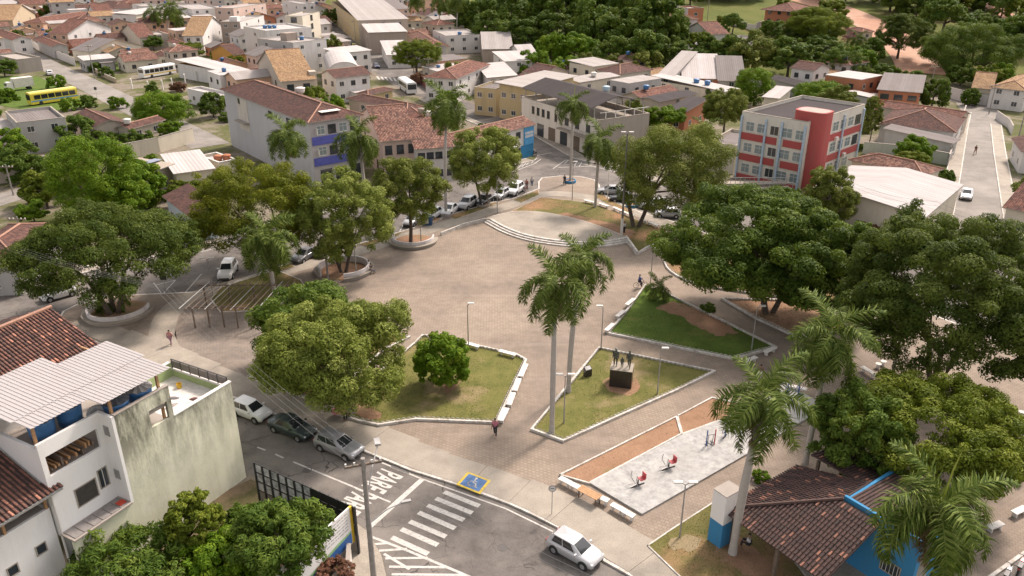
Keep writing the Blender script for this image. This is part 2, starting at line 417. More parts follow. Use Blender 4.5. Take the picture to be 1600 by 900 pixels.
# ------------------------------------------------------------------ foliage
def leaves(name, cen, rad, npc, size, seed, mat, flat=1.0, up=.35, asp=.5, inner=.15):
    rng = np.random.default_rng(seed); cen = np.asarray(cen, float); rad = np.asarray(rad, float)
    k = np.maximum(6, (npc * (rad / rad.mean()) ** 2)).astype(int); idx = np.repeat(np.arange(len(cen)), k); n = len(idx)
    d = rng.normal(size=(n, 3)); d[:, 2] += up; d /= np.linalg.norm(d, axis=1, keepdims=True)
    rr = rad[idx] * (0.72 + .33 * rng.random(n)); ins = rng.random(n) < inner; rr[ins] *= rng.random(ins.sum())
    off = d * rr[:, None]; off[:, 2] *= flat; p = cen[idx] + off
    nrm = d + rng.normal(size=(n, 3)) * .38; nrm[:, 2] += .25; nrm /= np.linalg.norm(nrm, axis=1, keepdims=True)
    t = np.cross(nrm, rng.normal(size=(n, 3))); t /= np.linalg.norm(t, axis=1, keepdims=True); b = np.cross(nrm, t)
    L = size * (.6 + .8 * rng.random(n)); Wd = L * asp; t *= L[:, None] / 2; b *= Wd[:, None] / 2
    v = np.stack([p - t, p + b, p + t, p - b], 1).reshape(-1, 3)
    me = bpy.data.meshes.new(name); me.vertices.add(4 * n); me.vertices.foreach_set('co', v.ravel())
    me.loops.add(4 * n); me.loops.foreach_set('vertex_index', np.arange(4 * n, dtype=np.int32))
    me.polygons.add(n); me.polygons.foreach_set('loop_start', np.arange(0, 4 * n, 4, dtype=np.int32))
    try: me.polygons.foreach_set('loop_total', np.full(n, 4, dtype=np.int32))
    except Exception: pass
    me.update(calc_edges=True)
    cv = rng.random(len(cen)); var = np.clip(.12 + .45 * cv[idx] + .33 * rng.random(n), 0, 1)
    at = me.attributes.new('var', 'FLOAT', 'FACE'); at.data.foreach_set('value', var.astype(np.float32))
    me.materials.append(mat); return me
def clumps(rx, rz, seed, n, cr, style='dome', lumps=5):
    """centres and radii of leaf clumps for a crown centred at the origin: lobes that carry clumps"""
    rng = np.random.default_rng(seed); cs = []; rs = []
    lo = {'dome': -.72, 'loose': -.65, 'umbrella': -.5, 'ball': -.85}[style]; nl = {'dome': 30, 'loose': 21, 'umbrella': 46, 'ball': 13}[style]; kv = {'dome': (.92, .16), 'loose': (.80, .36), 'umbrella': (.88, .24), 'ball': (.84, .3)}[style]; lobes = []; tries = 0
    fl = {'loose': .9, 'dome': .9, 'umbrella': .8, 'ball': .95}[style]
    while len(lobes) < nl and tries < 4000:
        tries += 1; d = rng.normal(size=3); d /= np.linalg.norm(d)
        if d[2] < lo: continue
        rl = (.36 if style != 'umbrella' else .30) * (.75 + .55 * rng.random())
        hx = math.hypot(d[0], d[1]); g = (hx ** .7) / max(hx, 1e-3); k = (1 - rl * .8) * (kv[0] + kv[1] * rng.random())
        c = np.array((d[0] * g * k, d[1] * g * k, d[2] * k))
        if any(np.linalg.norm(c - q) < (.44 if style == 'dome' else .52) * (rl + r) * (.75 if style == 'umbrella' else 1) for q, r, _ in lobes) and tries < 3000: continue
        lobes.append((c, rl, d))
    lobes.append((np.zeros(3), .86 if style == 'dome' else .76, np.array((0, 0, 1.))))
    w = np.array([l[1] ** 2 for l in lobes]); w[-1] *= .8; w /= w.sum()
    while len(cs) < n:
        c, rl, out = lobes[rng.choice(len(lobes), p=w)]; d = rng.normal(size=3); d /= np.linalg.norm(d)
        if np.dot(d, out) < -.35: continue
        r = cr * .62 * (.7 + .6 * rng.random()); q = c + d * rl * (.62 + .25 * rng.random()) * np.array((1, 1, fl))
        if rng.random() < .10: q = q * 1.10; r *= .55
        cs.append((q[0] * rx, q[1] * rx, q[2] * rz)); rs.append(r)
    return np.array(cs), np.array(rs)
SPEC = {  # leaf material, flatten, clump count, clump radius share, leaf size, leaves per clump, style, aspect
    'mango': (L_MANGO, .85, 130, .20, .25, 360, 'dome', .42),
    'bloom': (L_MANGO2, .85, 140, .19, .25, 360, 'dome', .42),
    'dark': (L_DARK, .75, 170, .17, .30, 330, 'loose', .5),
    'feather': (L_FEATH, .7, 210, .16, .25, 300, 'umbrella', .42),
    'flam': (L_FLAM, .7, 170, .17, .24, 300, 'umbrella', .42),
    'bright': (L_BRIGHT, .8, 120, .22, .24, 300, 'dome', .5),
    'mid': (L_MID, .8, 120, .20, .26, 300, 'dome', .5),
    'olive': (L_OLIVE, .6, 180, .17, .24, 300, 'dome', .42),
    'bloomloose': (L_MANGO2, .85, 150, .19, .25, 380, 'loose', .42),
    'shrubby': (L_MID, .8, 90, .22, .34, 170, 'loose', .32),
    'pink': (L_PINK, .8, 50, .22, .2, 160, 'dome', .5),
    'russet': (L_RED, .8, 50, .22, .2, 160, 'dome', .5),
}
def trunk_mesh(base_r, h, targets, seed, forks=1, n=8, mat=None):
    rg = random.Random(seed); mb = MB()
    stems = []
    for k in range(forks):
        a = rg.uniform(0, 6.28) if forks == 1 else 6.28 * k / forks + rg.uniform(-.3, .3); sp = 0 if forks == 1 else base_r * .9
        st = Vector((math.cos(a) * sp, math.sin(a) * sp, -.08))
        top = Vector((math.cos(a) * (sp + (0 if forks == 1 else h * .28)) + rg.uniform(-.2, .2), math.sin(a) * (sp + (0 if forks == 1 else h * .28)) + rg.uniform(-.2, .2), h))
        mid = st.lerp(top, .5) + Vector((rg.uniform(-.12, .12), rg.uniform(-.12, .12), 0))
        q = base_r / math.sqrt(forks)
        mb.tube([st, st + Vector((0, 0, .25)), mid, top], [q * 1.35, q, q * .85, q * .72], n); stems.append((top, q * .72))
    for i, t in enumerate(targets):
        t = Vector(t); top, q = min(stems, key=lambda s: (s[0].xy - t.xy).length + rg.random())
        m1 = top.lerp(t, .45) + Vector((rg.uniform(-.3, .3), rg.uniform(-.3, .3), (t - top).length * .10))
        mb.tube([top - Vector((0, 0, .15)), m1, t], [q * .75, q * .42, q * .12], 6)
    return mb.mesh('trunk', mat or M_BARK, True)
def tree(name, label, base, box, kind, seed, forks=1, group=None, dens=1.0, depth=1.0, rzmul=1.0, bz=0):
    """base pixel on the ground, box = crown's extent in the picture (x0,y0,x1,y1)"""
    b = G(base[0], base[1], 0); s = pxm(b + Vector((0, 0, 4)))
    x0, y0, x1, y1 = box; y1 += (.14 if kind in ('mango', 'bloom', 'bloomloose', 'mid', 'bright', 'flam') else -.02) * (y1 - y0); c = onplane((x0 + x1) / 2, (y0 + y1) / 2, b.y)
    rx = (x1 - x0) / 2 / pxm(c); al = math.atan2(CAM_H - c.z, b.y)
    E = (y1 - y0) / 2 / pxm(c); rr = E * E - (rx * depth * math.sin(al)) ** 2
    rz = (math.sqrt(rr) if rr > 0 else 0) / math.cos(al); rz = max(rz, .42 * rx) * rzmul
    mat, fl, nc, cr, ls, npc, style, asp = SPEC[kind]
    cs, rs = clumps(rx, rz, seed, int(nc * 2.0), cr * rx * 1.1, style)
    me = leaves('crown', cs, rs, npc * .62 * dens * max(.5, min(1.6, rx / 5.5)), ls, seed, mat, fl, asp=asp)
    t = thing(name, label, 'tree', b, 0, group)
    off = Vector((c.x - b.x, 0, c.z - b.z))
    obj('crown', me, t, off)
    rg = random.Random(seed); low = [i for i in range(len(cs)) if cs[i][2] < rz * .5]; rg.shuffle(low)
    hh = max(.9, off.z - rz * .55)
    tg = [Vector(cs[i]) * .85 + off for i in low[:10]]
    obj('trunk', trunk_mesh(max(.12, rx * .055), hh, tg, seed, forks), t)
    return t
PROTO = {}
def proto(kind, v):
    """shared crowns for the trees farther off"""
    if (kind, v) in PROTO: return PROTO[(kind, v)]
    mat, fl, nc, cr, ls, npc, style, asp = SPEC[kind]
    rng = np.random.default_rng(900 + v)
    cs, rs = clumps(4.0, 3.2, 500 + v * 7 + hash_(kind), 110, .27 * 4.0, 'ball' if style == 'dome' else style)
    me = leaves('crown', cs, rs, 130, .36, 40 + v, mat, max(fl, .6), asp=.55)
    tr = trunk_mesh(.26, 3.4, [Vector(cs[i]) * .7 + Vector((0, 0, 4.6)) for i in range(6)], v)
    PROTO[(kind, v)] = (me, tr); return me, tr
def hash_(s): return sum(ord(c) * (i + 1) for i, c in enumerate(s)) % 97
def far_tree(name, label, px, py, width_px, kind, group=None, hmul=1.0, v=None, bush=False, lift=.78):
    """crown centre pixel horizontally, py = foot of the tree"""
    b = G(px, py, 0); w = 1.15 * width_px / pxm(b) / 8.0
    me, tr = proto(kind, R.randrange(4) if v is None else v)
    t = thing(name, label, 'shrub' if bush else 'tree', b, R.uniform(0, 6.28), group)
    if bush: obj('crown', me, t, (0, 0, 2.4 * w * hmul), 0, (w, w, w * hmul)); obj('stem', tr, t, None, 0, (w * .5, w * .5, w * .4 * hmul))
    else: obj('crown', me, t, (0, 0, 4.6 * w * hmul * lift), 0, (w * R.uniform(.85, 1.2), w * R.uniform(.85, 1.2), w * hmul * R.uniform(.8, 1.2))); obj('trunk', tr, t, None, 0, (w, w, w * hmul * lift))
    return t

def frond_mesh(L, rise, droop, seed, hang):
    rg = random.Random(seed); mb = MB(); var = []
    N = 14; pts = []; p = Vector((0, 0, 0)); a = rise
    for i in range(N + 1):
        pts.append(p.copy()); a -= droop / N * (1 + .8 * i / N); p = p + Vector((math.cos(a), 0, math.sin(a))) * L / N
    mb.tube(pts, [.045 * (1 - i / (N + 1)) + .008 for i in range(N + 1)], 4)
    var += [.75] * len(mb.f); K = 84
    for i in range(K):
        u = (i + .5) / K
        if u < .10: continue
        j = min(N - 1, int(u * N)); q = pts[j].lerp(pts[j + 1], u * N - j); tg = (pts[j + 1] - pts[j]).normalized()
        ll = L * .235 * (math.sin(math.pi * (u * .80 + .16)) ** .7) * rg.uniform(.85, 1.15)
        for sgn in (-1, 1):
            el = rg.uniform(-1.0, .8)
            side = Vector((0, sgn, 0)); upv = side.cross(tg) * sgn; upv = upv if upv.z > 0 else -upv
            d = (side * math.cos(el) + upv * math.sin(el) + tg * rg.uniform(.45, .75)).normalized()
            e1 = q + d * ll * .5; e2 = q + d * ll + Vector((0, 0, -hang * ll * rg.uniform(.5, 1.1)))
            wv = tg * .031; o = len(mb.v)
            mb.add([q - wv, q + wv, e1 + wv * 1.3, e1 - wv * 1.3, e2], [(0, 1, 2, 3), (3, 2, 4)]); v_ = rg.uniform(.05, .95); var += [v_, v_]
    me = mb.mesh('frond', L_PALM)
    at = me.attributes.new('var', 'FLOAT', 'FACE'); at.data.foreach_set('value', var); return me
FRONDS = {}
def fronds(k):
    if not FRONDS:
        for i, (ri, dr, hg) in enumerate([(1.25, 1.0, .15), (1.0, 1.5, .3), (.65, 1.7, .4), (.3, 1.7, .5), (-.1, 1.5, .5), (-.55, .95, .4)]):
            FRONDS[i] = frond_mesh(4.0, ri, dr, i, hg)
    return FRONDS[k]
def palm(name, label, base, top, L, n=17, seed=0, group=None, r=.22, spear=False):
    n = int(n * 1.15)
    b = G(base[0], base[1], 0); c = onplane(top[0], top[1], b.y); h = max(2, c.z - b.z); dx = c.x - b.x
    t = thing(name, label, 'palm tree', b, 0, group); rg = random.Random(seed)
    prof = [(0, 1.5), (.03, 1.15), (.12, .95), (.3, 1.05), (.5, 1.1), (.7, .95), (1, .72)]
    ht = h - (1.3 if h > 6 else .3)
    mb = MB(); mb.tube([(dx * u * u, 0, ht * u - .05) for u, k in prof], [r * k for u, k in prof], 10); mb.build('trunk', M_PTRUNK, t, True)
    if h > 6:
        mb = MB(); mb.tube([(dx, 0, ht - .05), (dx, 0, ht + .3), (dx, 0, h - .5), (dx, 0, h + .1)], [r * .72, r * .95, r * .7, r * .35], 8); mb.build('crownshaft', plain('palm crownshaft', (.13, .17, .05), .5), t, True)
    for i in range(n):
        u = i / (n - 1); k = min(5, int((u ** .7) * 6)); s = L / 4.0 * rg.uniform(.78, 1.1)
        o = obj('frond', fronds(k), t, (dx, 0, h - .05 - u * .35)); o.rotation_euler = (rg.uniform(-.35, .35), rg.uniform(-.18, .18), i * 2.399 + rg.uniform(-.4, .4)); o.scale = (s, s, s)
    for i in range(2 if h > 6 else 0):
        o = obj('dry_frond', fronds(5), t, (dx, 0, h - .6)); o.rotation_euler = (rg.uniform(-.3, .3), .45 + rg.uniform(0, .3), rg.uniform(0, 6.28)); o.scale = (L / 4 * .72,) * 3; o.material_slots[0].link = 'OBJECT'; o.material_slots[0].material = L_DRYP
    if spear:
        mb = MB(); mb.tube([(dx, 0, h), (dx + .15, 0, h + L * .5), (dx + .35, 0, h + L * .75)], [.06, .05, .01], 5); o = mb.build('spear_leaf', plain('young leaf', (.30, .33, .05), .5), t)
    return t

# ------------------------------------------------------------------ ground, roads, square
def build_terrain():
    xs = np.concatenate([np.arange(-700, -120, 20), np.arange(-120, 260, 8), np.arange(260, 761, 25)])
    ys = np.concatenate([np.arange(-60, 200, 20), np.arange(200, 460, 8), np.arange(460, 1500, 30)])
    v = [(x, y, hz(x, y)) for y in ys for x in xs]; n = len(xs)
    f = [(j * n + i, j * n + i + 1, (j + 1) * n + i + 1, (j + 1) * n + i) for j in range(len(ys) - 1) for i in range(n - 1)]
    m, nt, b = newmat('terrain'); p = wpos(nt); sep = node(nt, 'ShaderNodeSeparateXYZ'); lk(nt, p, sep.inputs[0])
    town = ramp(nt, noise(nt, p, .09, 7, .7), [(.3, (.13, .11, .085)), (.45, (.20, .17, .135)), (.53, (.10, .10, .045)), (.75, (.055, .072, .018))])
    hill = ramp(nt, noise(nt, p, .035, 7, .68), [(.28, (.06, .08, .018)), (.5, (.11, .12, .035)), (.6, (.14, .12, .05)), (.75, (.30, .175, .115))])
    k = math_(nt, 'MULTIPLY', math_(nt, 'ADD', sep.outputs[2], -.05), 1.2)
    k.node.use_clamp = True
    fn = noise(nt, p, 3, 4, .75)
    c = mixc(nt, k, town, hill); c = mixc(nt, .5, c, ramp(nt, fn, [(.25, (.25, .25, .25)), (.75, (.9, .9, .9))]), 'OVERLAY')
    lk(nt, c, b.inputs['Base Color']); b.inputs['Roughness'].default_value = 1; b.inputs['Specular IOR Level'].default_value = .1
    bump(nt, b, fn, .5, .2)
    me = bpy.data.meshes.new('ground'); me.from_pydata(v, [], f); me.materials.append(m)
    me.polygons.foreach_set('use_smooth', [True] * len(me.polygons)); struct(obj('ground', me))
build_terrain()
ZP = .14                                             # level of the square above the road
OUTER = [(-160, 500), (0, 455), (100, 434), (240, 402), (345, 377), (440, 352), (560, 318), (650, 288), (700, 268), (795, 262), (826, 254), (838, 247),
         (828, 233), (780, 205), (720, 180), (660, 152), (640, 146), (610, 130), (560, 96), (527, 60), (505, 20), (498, 0), (548, 0), (560, 25), (585, 55), (625, 95), (680, 132),
         (740, 163), (790, 180), (825, 200), (905, 250), (960, 262), (1010, 280), (1100, 312), (1200, 345), (1330, 372), (1440, 400), (1478, 345),
         (1500, 240), (1510, 172), (1548, 172), (1556, 230), (1572, 345), (1590, 420), (1720, 520), (1900, 1150), (560, 1150), (612, 930), (597, 868), (575, 830), (545, 806), (392, 742), (60, 600), (-200, 560)]
sheet('road', W2(OUTER), .02, M_ASPH, 'asphalt road that runs round the square')
ribbon('street', W2([(1530, 400), (1527, 345), (1527, 260), (1532, 175), (1520, 160), (1480, 152)]), 8.2, .035, M_FAR_ROAD, 'pale worn street climbing away at the right')
ribbon('street', W2([(20, 70), (75, 103), (130, 128), (200, 163), (262, 193), (330, 228)]), 7.5, .03, M_FAR_ROAD, 'street past the bus yard at upper left')
ribbon('street', W2([(-60, 330), (0, 312), (60, 295), (110, 280)]), 6.0, .03, M_FAR_ROAD, 'lane behind the mango tree at left')
PLAZA = [(88, 512), (92, 500), (100, 488), (120, 478), (150, 471), (190, 463), (310, 458), (345, 450), (431, 419), (480, 405), (520, 396), (562, 382), (610, 368), (650, 356), (712, 334), (745, 325), (770, 317), (800, 312), (842, 296),
         (842, 285), (847, 279), (875, 276), (907, 277), (928, 282), (936, 290), (937, 300), (955, 313), (1000, 333), (1050, 347), (1120, 372), (1220, 405), (1340, 450), (1500, 510), (1640, 570), (1760, 640), (1800, 760), (1605, 862), (1540, 908), (1450, 980), (1300, 1080), (1180, 1080), (1060, 975),
         (990, 903), (945, 878), (900, 843), (870, 824), (835, 806), (800, 790), (720, 760), (640, 735), (570, 706), (365, 622), (200, 555)]
PW = W2(PLAZA)
sheet('square_paving', PW, ZP, M_PAVE, 'tan paved square among the trees', None, .0)
mb = MB(); strip_mesh(mb, PW, .22, .0, ZP + .012, True)
struct(mb.build('kerb', M_KERB), 'pale kerb round the square')
# front pavement in separate concrete bays
front = smooth_line(W2([(100, 512), (200, 556), (365, 623), (470, 666), (570, 707), (640, 736), (720, 761), (800, 791), (870, 825), (945, 879), (990, 904), (1060, 976)]), 2)
front = densify(front, .25)
inner_w = 3.4
acc = 0; seg = [front[0]]; bays = []
for a, b in zip(front, front[1:]):
    acc += (Vector(a) - Vector(b)).length; seg.append(b)
    if acc > 3.3: bays.append(seg); seg = [b]; acc = 0
pave_root = struct(obj('pavement', None), 'concrete pavement along the front kerb')
for s_ in bays:
    a = offset_line(s_, .16); b = offset_line(s_, inner_w + .35 * math.sin(s_[0][0] * .3))
    mid = Vector(a[len(a) // 2]).lerp(Vector(b[len(b) // 2]), .5)
    poly = [tuple(mid + (Vector(p) - mid) * .992) for p in a + b[::-1]]
    sheet('paving_slab', poly, ZP + .03 + R.uniform(-.004, .004), M_CONC, None, pave_root, ZP - .02)
def path(pts, w, label, z=ZP + .006, mat=M_CONC):
    return ribbon('path', densify(smooth_line(W2(pts), 2), .8), w, z, mat, label)
path([(300, 582), (262, 556), (252, 525), (258, 497), (280, 474), (318, 458), (431, 428), (520, 405), (600, 382), (690, 354), (755, 334), (810, 318), (852, 302), (905, 306), (960, 320), (1045, 352)], 2.6, 'pale concrete path that curves round the far side of the square')
mb = MB()
for k in range(30):
    a0 = 2.2 + k * .115
def disc(px, py, rx, n=40):
    c = G(px, py); return [(c.x + rx * math.cos(6.2832 * i / n), c.y + rx * math.sin(6.2832 * i / n)) for i in range(n)]
# junction tip and parking paint
def line(mb, a, b, w, z=.026):
    a = G(*a); b = G(*b); t = (b - a).xy.normalized(); n = Vector((-t.y, t.x)) * w / 2
    mb.add([(a.x - n.x, a.y - n.y, z), (b.x - n.x, b.y - n.y, z), (b.x + n.x, b.y + n.y, z), (a.x + n.x, a.y + n.y, z)], [(0, 1, 2, 3)])
def paint(name, label, segs, w=.12, z=.026):
    mb = MB()
    for s_ in segs:
        for a, b in zip(s_, s_[1:]): line(mb, a, b, w, z + .0012 * (len(mb.f) % 9))
    return struct(mb.build(name, M_LINE), label)
paint('edge_line', 'white line along the front kerb', [[(586, 719), (660, 749), (720, 770), (790, 795), (864, 831)]], .13)
paint('edge_line', 'white line along the parking bays at left', [[(190, 461), (318, 456), (350, 446)], [(0, 463), (60, 452), (150, 434), (240, 413), (345, 386)]], .12)
paint('lane_line', 'broken white centre line on the front road', [[(402, 699), (415, 704)], [(430, 710), (443, 716)], [(458, 722), (610, 785)]], .15)
paint('stop_line', 'broad white stop line before the crossing', [[(660, 749), (577, 824)]], .42)
paint('hatching', 'white hatched markings beside the corner', [[(578, 838), (640, 862), (730, 900), (790, 928)], [(582, 851), (606, 849)], [(592, 861), (636, 858)], [(602, 873), (668, 872)], [(608, 886), (700, 887)], [(612, 898), (728, 899)], [(600, 866), (640, 890)]], .2)
paint('parking_marks', 'white parking bay lines along the far kerb', [[(x, y), (x + 10, y - 20)] for x, y in ((624, 363), (690, 341), (713, 333), (765, 318), (795, 309))], .12)
paint('parking_marks', 'white parking bay lines beside the left road', [[(288, 459), (315, 428)], [(256, 458), (274, 438)], [(240, 442), (252, 458)], [(274, 438), (242, 446)], [(338, 446), (356, 424)]], .12)
paint('hatching', 'white hatched island by the junction', [[(x, y), (x + 9, y - 8)] for x, y in ((808, 264), (815, 261), (822, 258), (830, 255))] + [[(803, 268), (835, 256), (845, 249)], [(838, 243), (862, 239)]] +
      [[(864, 264), (884, 250), (915, 257), (985, 275)], [(872, 262), (925, 260)], [(880, 258), (905, 256)], [(898, 259), (902, 251)], [(905, 260), (909, 254)], [(882, 256), (888, 250)]], .16)
paint('crosswalk', 'white striped crossing on the far street', [[(589 + 6.5 * i, 119.5 + .6 * i), (593 + 6.5 * i, 124.5 + .6 * i)] for i in range(6)], .55, .03)
for lab, pts, w in (('pavement on the left of the right hand street', [(1474, 345), (1490, 270), (1503, 200), (1509, 176)], 2.2), ('pavement on the right of the right hand street', [(1592, 400), (1578, 330), (1562, 240), (1556, 195)], 2.0), ('far pavement below the tiled shop houses', [(100, 430), (240, 398), (345, 373), (440, 348), (560, 314), (650, 284), (700, 264), (795, 258), (828, 250)], 2.0), ('pavement before the cream corner building', [(822, 200), (905, 247), (960, 259), (1010, 276), (1100, 308)], 2.4), ('pavement on the left of the far street', [(830, 236), (780, 207), (720, 182), (660, 155)], 1.6)):
    pp = densify(W2(pts), 1.5); o = ribbon('pavement', pp, w, .15, M_CONC, lab); mb = MB(); strip_mesh(mb, offset_line(pp, w / 2), .16, .0, .16); strip_mesh(mb, offset_line(pp, -w / 2), .16, .0, .16); mb.build('kerb', M_KERB, o)
c = G(627, 733); t = thing('storm_drain', 'dark storm drain grate by the front kerb', 'drain', (c.x, c.y, .024), math.atan2(-.5, .867)); MB().box(-.9, .9, -.28, .28, -.02, .006).build('frame', M_POLE, t)
for i in range(16): MB().box(-.85 + i * .108, -.80 + i * .108, -.22, .22, .0065, .02).build('bar', M_DARKM, t)
for i, (x, y) in enumerate(((785, 856), (700, 905), (480, 735))):
    c = G(x, y); t = thing('manhole_cover', ('round manhole cover right of the zebra crossing', 'round manhole cover below the zebra crossing', 'round manhole cover beside the dark saloon')[i], 'manhole', (c.x, c.y, .022)); MB().lathe([(.36, 0), (.36, .008), (.30, .008), (.30, .006)], 22).build('cover', plain('cast iron', (.09, .08, .075), .7), t)
# zebra crossing: each bar a piece of its own
cw = struct(obj('zebra_crossing', None), 'white zebra crossing in front of the wheelchair ramp')
zb0, zb1 = [(694, 769), (681, 779), (668, 790), (654, 801), (640, 815), (627, 827), (612, 840)], [(749, 791), (738, 802), (725, 813), (711, 826), (697, 839), (684, 852), (669, 866)]
for a, b in zip(zb0, zb1):
    mb = MB(); line(mb, a, b, .42); mb.build('crossing_bar', M_LINE, cw)
def text_mesh(txt, size, ext=.0):
    c = bpy.data.curves.new('t', 'FONT'); c.body = txt; c.size = size; c.align_x = 'CENTER'; c.align_y = 'CENTER'; c.extrude = ext; c.offset = size * .025
    o = bpy.data.objects.new('t', c); COL.objects.link(o); dg = bpy.context.evaluated_depsgraph_get(); dg.update()
    me = bpy.data.meshes.new_from_object(o.evaluated_get(dg)); bpy.data.objects.remove(o); return me
LANE = Vector((.867, -.5, 0))
for (px, py), lab in (((596, 751), 'PARE lettered on the road in the lane by the kerb'), ((556, 783), 'PARE lettered on the road in the lane by the wall')):
    me = text_mesh('PARE', 1.25); me.materials.append(M_LINE); o = obj('road_lettering', me); p = G(px, py)
    X = Vector((-.5, -.867, 0)); o.matrix_world = Matrix(((X.x * .88, LANE.x * 2.3, 0, p.x), (X.y * .88, LANE.y * 2.3, 0, p.y), (0, 0, 1, .027), (0, 0, 0, 1))); struct(o, lab)
# wheelchair ramp
rp = W2([(731, 740), (767, 754), (750, 775), (713, 760)]); ctr = Vector((sum(p[0] for p in rp) / 4, sum(p[1] for p in rp) / 4))
wr = struct(obj('wheelchair_ramp', None), 'blue ramp with yellow border and white wheelchair sign'); zr = ZP + .045
sheet('border', rp, zr, plain('yellow paint', (.58, .42, .06), .8), None, wr, ZP)
sheet('pad', [tuple(ctr + (Vector(p) - ctr) * .8) for p in rp], zr + .006, plain('blue road paint', (.08, .17, .36), .8, 0, .2), None, wr, ZP)
mb = MB(); ax = (Vector(rp[1]) - Vector(rp[0])).normalized(); ay = (Vector(rp[0]) - Vector(rp[3])).normalized()
def wc(u, v): q = ctr + ax * u + ay * v; return (q.x, q.y)
def wl(pts, w):
    for a, b in zip(pts, pts[1:]):
        a = Vector(wc(*a)); b = Vector(wc(*b)); t = (b - a).normalized(); n = Vector((-t.y, t.x)) * w / 2; e = t * w * .3
        mb.add([(*(a - n - e), zr + .011), (*(b - n + e), zr + .011), (*(b + n + e), zr + .011), (*(a + n - e), zr + .011)], [(0, 1, 2, 3)])
wl([(-.05 + .3 * math.cos(a), -.18 + .3 * math.sin(a)) for a in [2.0 + .35 * i for i in range(13)]], .09)
wl([(-.05, .36), (-.05, -.02), (.22, -.02), (.36, -.42), (.48, -.36)], .1); wl([(-.05, .18), (.2, .18)], .08)
mb.add([(*wc(-.05 + .11 * math.cos(6.28 * i / 12), .52 + .11 * math.sin(6.28 * i / 12)), zr + .011) for i in range(12)], [tuple(range(12))])
mb.build('wheelchair_symbol', M_LINE, wr)

# planted beds with whitewashed kerbs and scalloped edging
BLADES = []
def bed(name, label, px, mat, kh=.22, kw=.2, scallop=True, open_from=None, z=ZP, tufts=14, smooth=0, kmat=None):
    poly = W2(px) if smooth == 0 else smooth_line(W2(px) + [W2(px)[0]], smooth)[:-1]
    root = struct(obj(name, None), label)
    sheet('lawn', poly, z + .07, mat, None, root, z - .02)
    mb = MB(); strip_mesh(mb, poly, kw, z - .03, z + kh, True); mb.build('kerb', kmat or M_KERB, root)
    if scallop:
        mb = MB(); pts = densify(poly + [poly[0]], .42)
        for a, b in zip(pts[::1], pts[1::1]):
            a = Vector(a); b = Vector(b); m = a.lerp(b, .5)
            cen = Vector((sum(p[0] for p in poly) / len(poly), sum(p[1] for p in poly) / len(poly))); off = (cen - m).normalized() * .2
            a = a.lerp(b, .06) + off; b = b.lerp(a, .06) + off
            arc = [(*(a.lerp(b, (1 - math.cos(w)) / 2)), z + .06 + .26 * math.sin(w)) for w in (0, .5, 1.05, 1.57, 2.09, 2.64, 3.14)]
            mb.tube(arc, .035, 4, False)
        o = mb.build('scalloped_edging', M_KERB, root); o['kind'] = 'stuff'
    if tufts: BLADES.append((poly, z + .07, tufts))
    return root
bed('lawn_bed', 'broad lawn with a small bright tree', [(526, 650), (560, 661), (592, 668), (650, 659), (776, 664), (822, 566), (806, 557), (742, 543), (684, 528), (660, 528), (648, 540), (604, 576), (560, 615)], M_GRASS)
bed('lawn_bed', 'lawn under the big mango beside parked cars', [(389, 592), (498, 633), (536, 606), (560, 585), (600, 550), (640, 530), (560, 515), (470, 525)], M_DRY)
bed('lawn_bed', 'triangular lawn around the statue', [(936, 547), (1116, 584), (1060, 612), (880, 693), (831, 675), (880, 615)], M_GRASS)
bed('lawn_bed', 'green lawn behind the statue with a bare patch', [(1008, 449), (1040, 461), (1130, 505), (1212, 546), (1146, 564), (1060, 547), (950, 524), (980, 487)], M_GRASSG)
bed('lawn_bed', 'curved bed under the dark spreading trees', [(1037, 410), (1043, 424), (1064, 438), (1100, 450), (1150, 458), (1240, 470), (1340, 490), (1330, 440), (1230, 410), (1150, 395), (1080, 392), (1046, 398)], M_DRY, smooth=1)
bed('lawn_bed', 'shaded earth bed under the dark trees', [(1128, 470), (1180, 500), (1245, 530), (1330, 520), (1300, 490), (1220, 472)], M_SOIL)
bed('lawn_bed', 'dry lawn behind the round stage', [(800, 332), (846, 310), (925, 319), (975, 338), (1041, 362), (1040, 381), (1012, 390), (996, 399), (977, 378), (940, 361), (895, 346), (850, 340)], M_DRY, .06, .15, False)
bed('soil_bed', 'red earth strip beside the exercise slab', [(875, 746), (1056, 655), (1064, 682), (920, 759)], M_SOIL, .16, .14, False, tufts=2)
bed('soil_bed', 'red earth strip at the far end of the slab', [(1058, 654), (1112, 625), (1180, 640), (1066, 682)], M_SOIL, .16, .14, False, tufts=2)
bed('lawn_bed', 'scruffy lawn in front of the tiled kiosk', [(1012, 856), (1050, 830), (1118, 786), (1180, 800), (1240, 880), (1300, 960), (1120, 960)], M_DRY, .09, .1, False, tufts=20)
bed('lawn_bed', 'lawn round the palm behind the pergola', [(330, 470), (345, 452), (431, 424), (470, 440), (478, 452), (440, 475), (400, 488), (345, 490)], M_DRY, .1, .12, False)
for k, (px, lab) in enumerate([([(650, 357), (672, 350), (690, 344), (680, 342), (655, 350)], 'grass verge by the parked cars under the tree'),
                ([(700, 340), (765, 320), (780, 318), (760, 327), (712, 344)], 'earth verge round the palm pot by the parked cars'), ([(803, 314), (841, 299), (842, 306), (815, 318)], 'grass verge by the bicycle'),
                ([(929, 296), (937, 303), (956, 316), (990, 333), (985, 336), (945, 318), (930, 309)], 'grass verge along the cars at right'), ([(432, 421), (455, 414), (460, 419), (436, 427)], 'grass verge in front of the palm'),
                ([(560, 384), (610, 370), (630, 364), (622, 370), (575, 388)], 'grass verge between the two round benches')]):
    bed('verge', lab, px, M_DRY, .05, .1, False, tufts=16)
